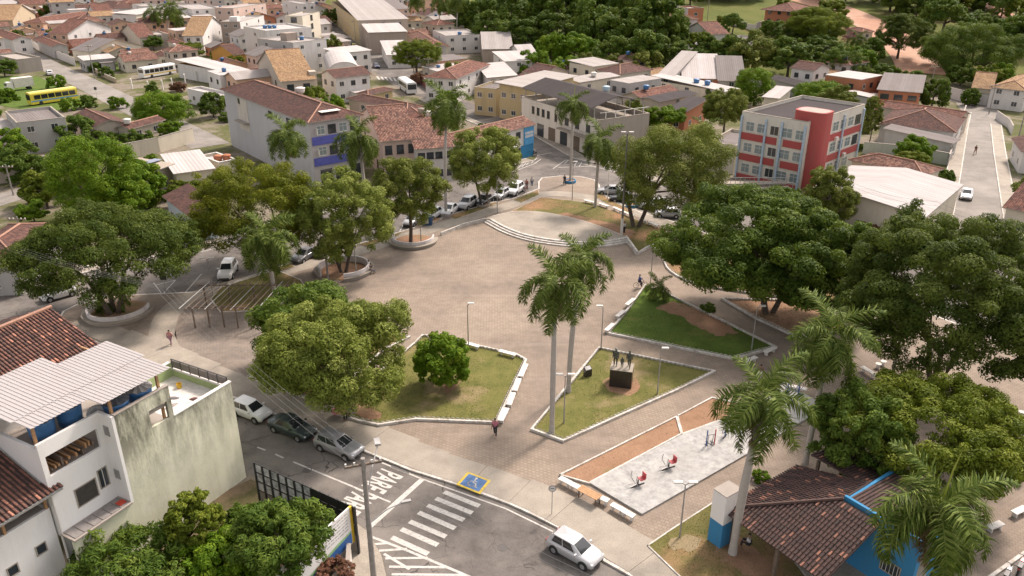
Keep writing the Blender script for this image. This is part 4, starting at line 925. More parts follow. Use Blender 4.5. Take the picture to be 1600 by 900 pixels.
HOUSES = [
 # label, A, B, C, h, roof, roof mat, wall, wins, extras
 ('cream house with grey gabled roof facing the bus yard', (141, 80), (112, 72), (220, 70), 3.6, 'gy', MET_G, CREAM, (4, 2), dict(rise=.3)),
 ('white and orange house with faded red tiles behind a white wall', (105, 52), (78, 47), (172, 42), 6, 'gy', T_RED, WHT, (3, 2), dict(wm2=PEACH)),
 ('large peach house with long red hip roof at upper left', (66, 35), (44, 30), (150, 22), 6, 'hip', T_RED, PEACH, (4, 2), {}),
 ('tan house with straw coloured roof near the top left corner', (19, 31), (-6, 24), (54, 21), 6, 'gy', T_TAN, TANW, (2, 1), {}),
 ('long pale shed roof in the top left corner', (2, 19), (-30, 9), (54, 11), 5, 'slab', MET_L, GREY, (0, 0), {}),
 ('white block with light flat roof behind the tall palms', (212, 23), (186, 16), (288, 12), 7, 'slab', MET_W, CREAM, (3, 1), dict(wm2=WHT)),
 ('low house with brown hip roof beside the white bus', (262, 87), (232, 78), (299, 73), 3.2, 'hip', T_BROWN, WHT, (2, 2), {}),
 ('white gabled house with straw coloured roof', (316, 55), (290, 45), (350, 41), 6, 'gy', T_TAN, WHT, (2, 2), {}),
 ('low red tiled roof beside the straw roofed white house', (290, 74), (262, 63), (307, 69), 4, 'hip', T_RED, CREAM, (1, 1), {}),
 ('tall brown grey flats beside the straw roofed house', (375, 34), (346, 27), (412, 24), 9, 'flat', MET_L, WHT, (2, 2), dict(wm2=BROWNW)),
 ('long white carport roof with an orange end wall', (342, 110), (277, 99), (374, 99), 4, 'slab', MET_W, ORA, (0, 0), dict(wm2=WHT)),
 ('orange walled house with small brown roof', (366, 85), (330, 79), (383, 80), 3.5, 'gx', T_BROWN, ORA, (1, 1), {}),
 ('white flat house with three windows beside the grey flats', (350, 151), (292, 138), (372, 141), 3.6, 'flat', MET_W, WHT, (1, 3), {}),
 ('grey house with flat roof and low brick parapet at left', (26, 192), (8, 174), (101, 180), 6, 'flat', MET_G, GREY, (2, 1), {}),
 ('brown gabled house behind the shrubs at left', (142, 200), (108, 183), (200, 188), 3.4, 'gy', T_BROWN, BEIGE, (2, 1), {}),
 ('long low brown tiled annex beside the round tree', (202, 200), (195, 190), (254, 186), 3, 'gx', T_BROWN, BEIGE, (2, 0), {}),
 ('pale shed roof cut by the left edge', (10, 206), (-24, 194), (26, 201), 4, 'shx', MET_L, BEIGE, (1, 0), dict(rise=.15)),
 ('unfinished concrete shell above the parked truck', (26, 93), (-10, 85), (63, 87), 4, 'flat', M_CEM, M_CEM, (0, 1), {}),
 ('brown hip roof house at the top edge left of the white block', (180, 10), (150, 6), (208, 4), 6, 'hip', T_BROWN, WHT, (2, 1), {}),
 ('small white cube house at the top edge', (222, 10), (206, 6), (250, 6), 8, 'flat', MET_L, WHT, (2, 1), {}),
 ('white house with flat roof under the top edge left of the flats', (300, 15), (272, 7), (345, 8), 8, 'flat', MET_L, WHT, (3, 2), {}),
 ('pinkish apartment block at the top edge', (364, 13), (345, 7), (415, 5), 10, 'flat', MET_L, PINK, (4, 2), {}),
 ('low white roofed store behind the straw roofed house', (318, 31), (290, 24), (343, 26), 5, 'slab', MET_W, CREAM, (1, 1), {}),
 ('grey two storey house with a box on its flat roof', (458, 67), (402, 60), (510, 59), 9, 'flat', MET_L, WHT, (2, 2), dict(wm2=GREY)),
 ('white house with blue tanks on its flat roof', (416, 48), (380, 41), (487, 41), 10, 'flat', MET_W, WHT, (2, 1), {}),
 ('pale tower house with a dark loggia near the top', (472, 25), (445, 20), (499, 18), 12, 'flat', MET_L, CREAM, (1, 1), dict(ww=2.2, wh=1.8, style='dark')),
 ('beige house with straw roof and balconies beside the white shed', (440, 126), (403, 99), (491, 114), 7, 'gx', T_TAN, BEIGE, (2, 2), dict(style='dark', ww=1.6, wh=1.5, floors=2)),
 ('white shed with a rounded roof beside the street', (514, 113), (506, 92), (562, 101), 5, 'vault', MET_W, WHT, (1, 0), {}),
 ('long yellow building with metal roof along the far street', (560, 32), (517, 2), (636, 20), 9, 'slab', MET_L, BEIGE, (3, 9), dict(wm2=YEL, ww=1.0)),
 ('brown block with white sheet roof on the far street', (577, 51), (567, 42), (634, 47), 7, 'slab', MET_W, BROWNW, (0, 1), {}),
 ('low white canopied shop behind the leafy street tree', (606, 86), (596, 70), (642, 76), 4, 'slab', MET_W, WHT, (2, 2), {}),
 ('pale two storey house left of the metal roofed sheds', (697, 56), (676, 47), (753, 51), 6, 'flat', MET_L, WHT, (3, 1), {}),
 ('tan tiled bungalow behind the leafy street tree', (668, 73), (636, 53), (701, 69), 4, 'hip', T_MIX, CREAM, (2, 2), {}),
 ('white corner house with red hip roof beside the white bus', (712, 122), (666, 103), (763, 100), 6, 'hip', T_RED, WHT, (4, 3), {}),
 ('white annex with sloping roof beside the red hip roof', (763, 121), (746, 100), (806, 112), 5.2, 'shx', MET_W, WHT, (3, 0), dict(rise=.06)),
 ('long light metal shed behind the white annex', (755, 76), (751, 59), (800, 72), 5, 'gx', MET_L, BROWNW, (0, 0), dict(rise=.25)),
 ('small white roof between the shed and the trees', (790, 96), (771, 85), (832, 88), 5, 'slab', MET_W, WHT, (1, 1), {}),
 ('yellow house with balcony on the corner of the street', (775, 139), (741, 132), (803, 129), 6.2, 'flat', MET_G, YEL, (2, 2), {}),
 ('pink and cream house with mottled tiles beside the blue banded block', (597, 219), (561, 180), (651, 206), 7, 'gx', T_MIX, PINK, (3, 2), dict(style='dark', wh=1.5)),
 ('white two storey shop house behind the tall palm', (651, 231), (636, 212), (706, 220), 6, 'shy', T_MIX, WHT, (4, 1), dict(style='dark', rise=.3)),
 ('brown hip roof in the middle of the block behind the blue bands', (636, 171), (545, 153), (658, 158), 6, 'hip', T_BROWN, PINK, (1, 2), {}),
 ('small red roof with white tanks on the block', (655, 191), (632, 173), (676, 182), 6.2, 'gy', T_RED, CREAM, (1, 1), {}),
 ('small yellow house with brown roof beside the white bus', (575, 147), (569, 139), (613, 139), 3, 'hip', T_BROWN, YEL, (2, 1), {}),
 ('building with light metal canopy roof behind the corner house', (825, 137), (780, 121), (896, 119), 7.5, 'slab', MET_L, YEL, (3, 3), dict(ov=.9)),
 ('pale shed roof with a white tank behind the dark roof', (905, 128), (888, 114), (966, 118), 6, 'gx', MET_L, CREAM, (2, 0), dict(rise=.12)),
 ('red tiled roof with a blue tank in the middle distance', (1003, 153), (975, 139), (1060, 142), 5, 'gx', T_RED, BEIGE, (2, 1), {}),
 ('brick house with dark sloping roof right of the cream corner building', (1071, 173), (1045, 164), (1104, 160), 4.5, 'shx', MET_D, M_BRICK, (2, 1), dict(rise=.08)),
 ('dark sheet roof behind the brick house', (1030, 158), (1000, 149), (1088, 146), 5, 'gx', MET_D, BEIGE, (1, 0), dict(rise=.15)),
 ('long white roof in front of the brick workshop', (1132, 143), (1020, 125), (1152, 138), 5, 'slab', MET_W, CREAM, (0, 3), {}),
 ('brick workshop with white roof and two blue tanks', (1068, 121), (1064, 104), (1124, 114), 5, 'shy', MET_W, M_BRICK, (2, 0), dict(rise=.2)),
 ('grey sheet roofed house right of the brick workshop', (1124, 125), (1118, 108), (1164, 116), 5, 'shy', MET_G, GREY, (1, 0), dict(rise=.2)),
 ('pale grey shed left of the brick workshop', (1052, 118), (1030, 112), (1086, 97), 6, 'shx', MET_L, GREY, (1, 1), dict(rise=.12)),
 ('white hillside house with red hip roof and three windows', (1061, 30), (1030, 21), (1090, 24), 6.5, 'hip', T_RED, WHT, (1, 3), {}),
 ('white hillside house with red gables beside a small pool', (1110, 53), (1072, 37), (1138, 41), 4, 'gx', T_RED, WHT, (2, 2), {}),
 ('low grey roofed house on the slope right of the pool', (1160, 61), (1137, 51), (1180, 53), 3.5, 'flat', MET_G, WHT, (2, 0), {}),
 ('orange brick house at the top edge above the pool', (1076, 13), (1058, 6), (1100, 6), 7, 'flat', MET_L, M_BRICK, (1, 1), dict(wm2=WHT)),
 ('low white store among the trees with blue tanks', (872, 103), (845, 94), (919, 98), 3.5, 'flat', MET_W, WHT, (2, 0), {}),
 ('white shed left of the wooded grove', (815, 85), (795, 76), (838, 80), 4.5, 'gx', MET_W, WHT, (0, 0), dict(rise=.3)),
 ('red tiled bungalow right of the white hall', (1441, 272), (1332, 248), (1469, 255), 4.2, 'hip', T_MIX, CREAM, (1, 3), {}),
 ('long red tiled house behind the street at right', (1499, 183), (1380, 166), (1508, 170), 4.2, 'gy', T_RED, BEIGE, (1, 3), dict(rise=.28)),
 ('brown tiled house by the right street', (1491, 205), (1376, 187), (1506, 183), 4, 'hip', T_BROWN, WHT, (1, 3), {}),
 ('grey sheet roof in front of the brown tiled house', (1487, 223), (1383, 208), (1495, 210), 3.2, 'shy', MET_G, GREY, (1, 2), dict(rise=.08)),
 ('two storey brick house with grey roof behind the red tiles', (1438, 144), (1374, 135), (1443, 124), 6, 'shx', MET_G, M_BRICK, (2, 3), dict(rise=.05, style='dark', ww=1.8)),
 ('long white roof strip behind the red and white school block', (1380, 157), (1322, 147), (1387, 150), 3.5, 'slab', MET_W, WHT, (0, 0), {}),
 ('white house with straw pyramid roof at the right edge', (1604, 141), (1550, 134), (1645, 122), 5, 'hip', T_TAN, WHT, (1, 2), {}),
 ('small straw gabled annex behind the white boundary wall', (1549, 138), (1521, 132), (1554, 124), 4, 'gy', T_TAN, CREAM, (1, 1), {}),
 ('open dark grey shed among the trees', (1257, 135), (1203, 121), (1260, 122), 4, 'gy', MET_D, GREY, (0, 0), dict(rise=.25)),
 ('small cream house left of the red and white block', (1216, 153), (1194, 146), (1235, 143), 4, 'shx', MET_W, CREAM, (1, 1), dict(rise=.1)),
 ('tall terracotta house with wide eaves at the top edge', (1241, 16), (1196, 9), (1272, 7), 8, 'hip', T_RED, M_BRICK, (3, 3), dict(style='dark', ov=1.2)),
 ('small red tiled pavilion on the hillside', (1348, 49), (1324, 41), (1364, 45), 3, 'hip', T_RED, BEIGE, (1, 1), {}),
 ('dark red hip roof house behind the left tree', (20, 398), (-60, 372), (88, 349), 5, 'hip', T_BROWN, GREY, (2, 1), {}),
 ('beige sheet roofed house with solar panels at left', (238, 267), (186, 258), (267, 254), 4.2, 'shx', MET_B, BEIGE, (1, 1), dict(rise=.06)),
 ('white flat roof house with a roof opening', (275, 271), (256, 247), (331, 258), 4, 'slab', MET_W, CREAM, (2, 1), {}),
 ('white roof with red tanks beside the grey block', (342, 254), (312, 243), (364, 242), 4, 'flat', MET_W, CREAM, (1, 1), {}),
 ('shabby pale blue house with low tiled roof behind the tree', (300, 336), (259, 305), (322, 318), 4, 'shx', T_BROWN, PALEB, (1, 3), dict(rise=.3)),
 ('low flat annex of the red and white block', (1150, 228), (1105, 206), (1185, 207), 5, 'flat', MET_G, CREAM, (1, 1), {}),
 ('tiled house at the right edge beside the street', (1612, 330), (1592, 290), (1660, 300), 4, 'gy', T_RED, CREAM, (1, 2), {}),
 ('whitewashed house by the upper right edge of the street', (1600, 235), (1585, 215), (1640, 222), 4, 'gy', T_BROWN, WHT, (1, 2), {}),
 ('white gabled house above the parked truck', (20, 62), (-15, 50), (48, 52), 5, 'gy', T_RED, WHT, (1, 1), {}),
 ('plain grey house above the concrete shell', (82, 72), (58, 62), (104, 68), 4, 'gy', T_RED, GREY, (1, 1), {}),
 ('little red roofed house behind the cream house', (218, 58), (188, 50), (240, 50), 4.5, 'gx', T_RED, CREAM, (2, 1), {}),
 ('plain beige block behind the low brown roof', (235, 55), (222, 50), (262, 52), 5, 'flat', MET_L, BEIGE, (1, 1), {}),
 ('white house right of the palms at the top', (150, 22), (138, 17), (176, 17), 5, 'gx', T_RED, WHT, (2, 1), {}),
 ('row of pale flats along the top of the far street', (470, 6), (440, 1), (492, 2), 10, 'flat', MET_L, WHT, (2, 2), {}),
 ('pale block with sheet roof at the top of the far street', (590, 15), (566, 4), (640, 8), 8, 'slab', MET_G, PINK, (4, 2), {}),
 ('white house top centre behind the palms', (700, 22), (668, 14), (745, 17), 6, 'flat', MET_L, WHT, (3, 1), {}),
]
for lab, A, B, C, h, rf, rm, wm, wi, ex in HOUSES:
    house('house' if 'shed' not in lab else 'shed', lab, A, B, C, h, rf, rm, wm, wi, **ex)
# rooftop extras
def on_bld(lab): return BLD[lab]
def roofbox(lab, x, y, z, sx, sy, sz, mat, name='roof_box'):
    t, L, Wd, h = BLD[lab]; MB().box(L * x, L * x + sx, Wd * y, Wd * y + sy, h + z, h + z + sz).build(name, mat, t)
roofbox('grey two storey house with a box on its flat roof', .3, .45, -.44, 4, 3, 2.2, BROWNW)
roofbox('tall brown grey flats beside the straw roofed house', .2, .4, -.44, 3, 3, 1.6, WHT)
roofbox('beige house with straw roof and balconies beside the white shed', .92, .05, -6.9, 1.6, 2.2, 8.2, BEIGE, 'stair_tower')
def tank(label, lab=None, u=.5, v=.5, dz=.02, p=None, r=.6, hh=.8, mat=None, group=None):
    if lab:
        t, L, Wd, h = BLD[lab]; c, s_ = math.cos(t.rotation_euler.z), math.sin(t.rotation_euler.z); x, y = L * u, Wd * v
        p = Vector((t.location.x + c * x - s_ * y, t.location.y + s_ * x + c * y, t.location.z + h + dz))
    k = thing('water_tank', label, 'water tank', p, 0, group); mat = mat or M_TANK
    MB().lathe([(r * .8, 0), (r * .88, hh * .3), (r * .97, hh * .8), (r, hh)], 16).build('tank_body', mat, k, True)
    MB().lathe([(r * 1.06, hh + .003), (r * 1.06, hh + .06), (r * .55, hh + .2), (.05, hh + .24)], 16).build('lid', mat, k, True)
for i, (lab, l2, u, v, dz, m) in enumerate([
  ('leftmost blue tank on the white flat roof', 'white house with blue tanks on its flat roof', .28, .6, -.42, None), ('second blue tank on the white flat roof', 'white house with blue tanks on its flat roof', .36, .55, -.42, None), ('third blue tank on the white flat roof', 'white house with blue tanks on its flat roof', .44, .5, -.42, None),
  ('blue tank beside the box of the grey house', 'grey two storey house with a box on its flat roof', .7, .4, -.42, None), ('white tank on the pale shed behind the dark roof', 'pale shed roof with a white tank behind the dark roof', .5, .3, .35, M_WHITE),
  ('blue tank on the red tiled roof in the middle distance', 'red tiled roof with a blue tank in the middle distance', .3, .4, 1.1, None), ('left blue tank by the brick workshop', 'long white roof in front of the brick workshop', .4, .45, .5, None), ('right blue tank by the brick workshop', 'long white roof in front of the brick workshop', .4, .3, .5, None),
  ('left blue tank on the store among the trees', 'low white store among the trees with blue tanks', .35, .5, -.42, None), ('right blue tank on the store among the trees', 'low white store among the trees with blue tanks', .5, .5, -.42, None),
  ('white tank on the small red roof', 'small red roof with white tanks on the block', .8, .2, .5, M_WHITE), ('dusky tank beside the white tank on the red roof', 'small red roof with white tanks on the block', .45, .3, .9, M_CONC), ('blue tank on the pale two storey house', 'pale two storey house left of the metal roofed sheds', .5, .3, -.42, None),
  ('left red tank on the white roof', 'white roof with red tanks beside the grey block', .4, .4, -.42, M_BRICK), ('right red tank on the white roof', 'white roof with red tanks beside the grey block', .8, .3, -.42, M_BRICK), ('white tank on the brown annex', 'long low brown tiled annex beside the round tree', .1, .4, .6, M_WHITE)]):
    tank(lab, l2, u, v, dz, mat=m, r=.75 if 'red' not in lab else .7)
# solar panels
t, L, Wd, h = BLD['beige sheet roofed house with solar panels at left']
for i in range(3): MB().box(L * .45 + i * .9, L * .45 + i * .9 + .85, Wd * .35, Wd * .35 + 1.6, h + .06 * L * .6 + .3, h + .06 * L * .6 + .35).build('solar_panel', glassmat('solar cells', (.16, .18, .26), .2), t)
# banner VENDE on the left wall
def place_text(txt, size, mat, parent, loc, face, sx=1.0, name='lettering'):
    me = text_mesh(txt, size, .004); me.materials.append(mat); o = obj(name, me, parent, loc); o.rotation_euler = (math.pi / 2, 0, {'S': 0, 'W': -math.pi / 2, 'E': math.pi / 2}[face]); o.scale = (sx, 1, 1); return o
t, L, Wd, h = house('house', 'grey garage with an orange sale banner at the left edge', (24, 403), (-30, 412), (30, 396), 4.2, 'flat', MET_G, GREY, (0, 0), cat='garage')
mb = MB(); mb.box(-.06, 0, .3, 3.4, 1.4, 2.5); bn = mb.build('banner', plain('orange banner', (.75, .25, .02), .6), t); place_text('VENDE', .75, plain('banner red', (.45, .03, .02), .6), bn, (-.07, 1.85, 1.95), 'W')
MB().box(-.05, .02, 4.0, 6.4, 0, 2.4).build('garage_door', M_METALG, t)

# ---- grey three storey block with blue bands
t, L, Wd, h = house('apartment_block', 'grey three storey block with blue bands and brown roof', (483, 189), (349, 138), (562, 173), 11, 'hip', T_BROWN, colwall((.45, .42, .42), .4), (0, 0), rise=.36, cat='building', wm2=colwall((.47, .46, .47), .45), ov=.5)
for k, z in enumerate((3.6, 7.0)):
    MB().box(.15, L * .98, -.18, -.003, z, z + 1.3).build('blue_band', plain('blue band', (.10, .11, .42), .6), t)
    for i in range(4): window(t, L * (.2 + .22 * i), 0, z + 1.6, 1.4, 1.4, 'S', 'slat' if i % 2 == 0 else 'dark')
    MB().box(L * .1, L * .1 + .12, -.6, 0, z + 1.8, z + 2.7).build('air_conditioner', M_WHITE, t)
for i in range(3): MB().box(L * (.12 + .3 * i), L * (.12 + .3 * i) + 2.1, -.03, .02, 0, 2.9).build('shop_front', M_GLASS, t)
for y in (Wd * .22, Wd * .42): window(t, 0, y, 8.9, 1.4, 1.2, 'W', 'dark')
mb = MB(); mb.box(-.05, -.003, Wd * .70, Wd * .83, 4.5, 10.4); mb.build('light_shaft', colwall((.58, .53, .47), .8), t); MB().box(-1.0, -.06, Wd * .70, Wd * .83, 6.0, 6.25).build('ledge', M_CEM, t); window(t, -.05, Wd * .8, 9.3, .9, .9, 'W', 'dark')
mb = MB(); q = Vector((L * .35, 1.2, h + .55))
for i in range(3): MB().box(L * .3 + i * 1.15, L * .3 + i * 1.15 + 1.1, .9, 2.9, h + .78, h + .84).build('skylight', M_WHITE, t).rotation_euler.x = .0
tank('white tank on the brown roof of the blue banded block', 'grey three storey block with blue bands and brown roof', .9, .55, .6, mat=M_WHITE, r=.9)

# ---- shop house with the blue sign wall
t, L, Wd, h = house('shop_house', 'long tiled shop house with a blue sign wall on the corner', (716, 222), (682, 203), (833, 193), 6, 'gx', T_MIX, WHT, (7, 0), rise=.34, cat='building', style='dark')
mb = MB(); mb.box(L - 2.6, L + .02, -.2, -.003, 2.4, 5.7); sg = mb.build('sign_wall', plain('sky blue sign', (.09, .33, .60), .6), t)
mb = MB()
for r_, zz in enumerate((4.35, 3.75)):
    for i in range(6): mb.box(L - 2.35 + i * .37, L - 2.35 + i * .37 + .29, -.215, -.201, zz, zz + .46)
mb.build('sign_lettering', M_WHITE, sg)
MB().box(L - 3.4, L + .02, -.12, -.003, 0, 2.38).build('blue_base', M_BLUE, t)
MB().box(L * .1, L * .72, -1.2, -.003, 2.75, 2.9).build('shop_canopy', M_WHITE, t)

# ---- cream corner building with dark roof
t, L, Wd, h = house('corner_building', 'cream corner building with terrace under a dark sheet roof', (936, 188), (815, 151), (1016, 165), 7, 'flat', M_CONC, M_CEM, (0, 0), cat='building', wm2=colwall((.64, .585, .52), .5), par=.9)
for i in range(4): window(t, 0, Wd * (.62 + .07 * i), 4.3, 1.0, 1.5, 'W', 'wood')
for i in range(3): window(t, 0, Wd * (.12 + .13 * i), 4.2, 1.3, 1.4, 'W', 'dark')
window(t, 0, Wd * .52, 4.2, .9, 1.5, 'W', 'wood')
for i in range(6): MB().box(-.04, .02, Wd * (.06 + .155 * i), Wd * (.06 + .155 * i) + 2.4, .05, 2.7).build('shop_door', M_WOOD if i % 2 else M_GLASS, t)
MB().box(-1.2, -.003, Wd * .02, Wd * .45, 3.3, 3.5).build('balcony_slab', M_CONC, t)
mb = MB()
for i in range(14): mb.box(-1.18, -1.14, Wd * .02 + i * Wd * .033, Wd * .02 + i * Wd * .033 + .05, 3.5, 4.4)
mb.box(-1.2, -1.12, Wd * .02, Wd * .455, 4.4, 4.46); mb.build('balcony_rail', M_METALG, t)
q = []; zr0, zr1 = 9.0, 10.6; x0, x1, y0, y1 = -.6, L * .98, 1.5, Wd * .97; xm = L * .45
for a, b in (((x0, zr0), (xm, zr1)), ((xm, zr1), (x1, zr0))):
    q.append(([(a[0], y0, a[1]), (b[0], y0, b[1]), (b[0], y1, b[1]), (a[0], y1, a[1])], [(0, 0), (0, 5), (y1 - y0, 5), (y1 - y0, 0)], 0))
    q.append(([(a[0], y1, a[1] - .1), (b[0], y1, b[1] - .1), (b[0], y0, b[1] - .1), (a[0], y0, a[1] - .1)], [(0, 0)] * 4, 1))
obj('terrace_roof', uvmesh('terrace_roof', q, [MET_D, M_CEM]), t)
for i in range(7):
    for x in (.1, L - .35): MB().box(x, x + .14, 1.6 + i * (Wd - 3) / 6, 1.74 + i * (Wd - 3) / 6, 6.1, 9.02 if x < 1 else 9.0).build('roof_post', M_METALG, t)
for i in range(5): MB().box(1.5 + i * (L - 3) / 4, 1.64 + i * (L - 3) / 4, .03, .17, 7.08, 8.2).build('railing_post', M_WHITE, t)
MB().box(.2, L - .2, .05, .15, 8.2, 8.28).build('handrail', M_WHITE, t)
tank('small pale tank on the dark sheet roof', 'cream corner building with terrace under a dark sheet roof', .72, .35, 3.0, mat=plain('pale blue tank', (.45, .58, .66)), r=.7)

# ---- red and white block with the round stair tower
t, L, Wd, h = house('school_block', 'white and red three storey block with a round red stair tower', (1263, 191), (1160, 173), (1352, 163), 11, 'flat', MET_D, colwall((.64, .60, .53), .6), (0, 0), cat='building', par=.5)
LB = plain('pale blue pillar', (.42, .53, .64), .7)
for k, z in enumerate((.4, 3.9, 7.4)):
    if k: MB().box(L * .3, L - .02, -.10, -.003, z - .9, z + .25).build('red_band', REDW, t)
    MB().box(-.10, -.003, Wd * .42, Wd - .1, z - .9 if k else .0, z + .25).build('red_band', REDW, t)
    MB().box(-.10, -.003, .3, Wd * .32, z - .9 if k else .0, z + .25).build('red_band', REDW, t)
    for i in range(5):
        if i < 4 or k: window(t, L * (.36 + .135 * i), 0, z + .6, 2.0, 1.6, 'S', 'slat' if i < 4 else 'dark')
    for i in range(5): window(t, 0, Wd * (.09 + .19 * i), z + .6, 1.8 if i % 2 else 1.5, 1.5, 'W', 'slat' if i != 2 else 'white')
for x in (.34, .62, .98): MB().box(L * x - .15, L * x + .15, -.32, -.11, -.1, h - .6).build('pillar', LB, t)
for y in (.02, .36, .60, .985): MB().box(-.32, -.11, Wd * y - .15, Wd * y + .15, -.1, h - .6).build('pillar', LB, t)
def rounded(cx, cy, wx, wy, n=14): return [(cx + wx * math.copysign(abs(math.cos(a)) ** .55, math.cos(a)), cy + wy * math.copysign(abs(math.sin(a)) ** .55, math.sin(a))) for a in [6.2832 * i / (n * 2) for i in range(n * 2)]]
mb = MB(); mb.prism(rounded(L * .14, .6, 2.0, 2.7), -.2, h + 1.4); mb.build('stair_tower', REDW, t)
mb = MB(); mb.prism(rounded(L * .14, .6, 1.7, 2.4), h + 1.4, h + 1.42); mb.build('tower_top', M_CEM, t)
for i in range(3): MB().box(L * .3 + i * 4, L * .3 + i * 4 + .8, -.5, -.101, 3.0 + 3.4 * (i % 2), 3.6 + 3.4 * (i % 2)).build('air_conditioner', M_WHITE, t)
# ramps in front of the block
rp_ = thing('access_ramp', 'pale zigzag access ramp with railings before the red and white block', 'ramp', G(1165, 300, 0), math.atan2(.2, 1))
for i in range(3):
    mb = MB(); y = -i * 2.0; z0, z1 = (2.2 - i * .8, 1.5 - i * .8) if i % 2 == 0 else (1.4 - (i - 1) * .8, 2.0 - i * .8 + .1)
    mb.add([(-6, y, z0 - .2), (6, y, z1 - .2), (6, y - 1.6, z1 - .2), (-6, y - 1.6, z0 - .2), (-6, y, z0), (6, y, z1), (6, y - 1.6, z1), (-6, y - 1.6, z0)], [(3, 2, 1, 0), (4, 5, 6, 7), (0, 1, 5, 4), (1, 2, 6, 5), (2, 3, 7, 6), (3, 0, 4, 7)]); mb.build('ramp_slab', M_CONC, rp_)
    mb = MB()
    for k in range(16): x = -6 + k * .8; zz = z0 + (z1 - z0) * k / 15; mb.box(x, x + .06, y - 1.55, y - 1.49, zz, zz + .95)
    mb.tube([(-6, y - 1.52, z0 + .97), (6, y - 1.52, z1 + .97)], .05, 5); mb.build('railing', M_METALG, rp_)
    mb = MB()
    for k in range(4): mb.box(-5.5 + k * 3.4, -5.2 + k * 3.4, y - 1.2, y - .4, -.1, min(z0, z1) - .2)
    mb.build('support', M_CEM, rp_)

# ---- white roofed hall
t, L, Wd, h = house('hall', 'low hall with a broad white sheet roof behind the spreading tree', (1443, 336), (1262, 291), (1500, 288), 4.5, 'gx', sheet_metal('hall roof sheets', (.46, .44, .435), .35, 1.0), CREAM, (0, 3), rise=.13, cat='building')
# ---- boundary walls
def wall_line(label, pts, h, mat=None, w=.2, cat='wall', coping=True):
    P = [G(*p) for p in pts]; o = P[0]; t = thing('boundary_wall', label, cat, o)
    mb = MB(); mc = MB()
    for a, b in zip(P, P[1:]):
        l = [(a - o).xy, (b - o).xy]; strip_mesh(mb, [tuple(x) for x in l], w, min(a.z, b.z) - o.z - .4, max(a.z, b.z) - o.z + h); strip_mesh(mc, [tuple(x) for x in l], w + .08, max(a.z, b.z) - o.z + h + .003, max(a.z, b.z) - o.z + h + .07)
    mb.build('wall_run', mat or WHT, t)
    if coping: mc.build('coping', M_CEM, t)
wall_line('white boundary wall of the straw roofed house', [(1457, 146), (1500, 158), (1540, 165), (1620, 172)], 2.6)
wall_line('grey wall beside the right street', [(1480, 260), (1495, 215), (1506, 180)], 2.2, GREY)
wall_line('green grey wall between the tiled houses and the block', [(1348, 240), (1412, 246), (1478, 258)], 2.2, colwall((.36, .38, .34)))
wall_line('whitewashed wall right of the street', [(1578, 330), (1590, 385), (1602, 420)], 2.0)
wall_line('low slanted white wall at the bend of the street', [(1556, 186), (1575, 200), (1580, 210)], 1.8)
wall_line('long beige wall beside the lane at left', [(-30, 292), (30, 282), (78, 270)], 3.0, BEIGE)
wall_line('stained wall behind the shrubs at upper left', [(190, 250), (250, 238), (303, 222)], 2.8, CREAM)
wall_line('green hedged fence wall of the bus yard', [(130, 100), (160, 120), (182, 130)], 1.2, TANW)
wall_line('white wall in front of the cream house', [(145, 102), (190, 95), (228, 88)], 2.0)
wall_line('white street wall with a gate at upper left', [(40, 66), (62, 80), (92, 92), (118, 103)], 2.4, WHT)
wall_line('whitewashed wall on the hillside garden', [(1098, 62), (1085, 78), (1072, 84)], 2.0)
wall_line('curved white wall round the hill garden', [(1140, 40), (1165, 44), (1180, 50), (1198, 38)], 1.6)
wall_line('maroon and white wall by the white bus', [(655, 128), (668, 139), (680, 146)], 2.2, colwall((.30, .10, .10)))
wall_line('wall of the yard behind the open grey shed', [(1270, 128), (1310, 132), (1350, 137)], 2.5, GREY)
# posts of the bus yard
for i, (x, y) in enumerate(((207, 139), (233, 143), (290, 131), (308, 127), (326, 124), (255, 141), (270, 138))):
    t = thing('fence_post', 'white concrete fence post of the bus yard', 'post', G(x, y), 0, 'fence posts of the bus yard'); MB().box(-.12, .12, -.12, .12, -.1, 2.6).build('post', M_WHITE, t); MB().box(-.12, .12, -.5, .12, 2.6, 2.72).build('bent_tip', M_WHITE, t)

# ------------------------------------------------------------------ real roof tiles for the near roofs
def tile_leaf(name, c1, c2, c3):
    if name in MATS: return MATS[name]
    m, nt, b = newmat(name); a = node(nt, 'ShaderNodeAttribute', attribute_name='var'); p = wpos(nt)
    col = ramp(nt, a.outputs['Fac'], [(.0, c1), (.55, c2), (.9, c2), (.96, c3)])
    col = mixc(nt, math_(nt, 'MULTIPLY', ramp(nt, noise(nt, p, 2.2, 5, .7), [(.4, (0, 0, 0)), (.7, (1, 1, 1))]), .55), col, (.05, .036, .033))
    lk(nt, col, b.inputs['Base Color']); b.inputs['Roughness'].default_value = .9; MATS[name] = m; return m
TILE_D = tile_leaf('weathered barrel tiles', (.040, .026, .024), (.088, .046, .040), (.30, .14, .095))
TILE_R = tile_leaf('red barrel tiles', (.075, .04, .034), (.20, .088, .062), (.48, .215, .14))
def inside(poly, x, y):
    r = False; j = len(poly) - 1
    for i in range(len(poly)):
        if (poly[i][1] > y) != (poly[j][1] > y) and x < (poly[j][0] - poly[i][0]) * (y - poly[i][1]) / (poly[j][1] - poly[i][1]) + poly[i][0]: r = not r
        j = i
    return r
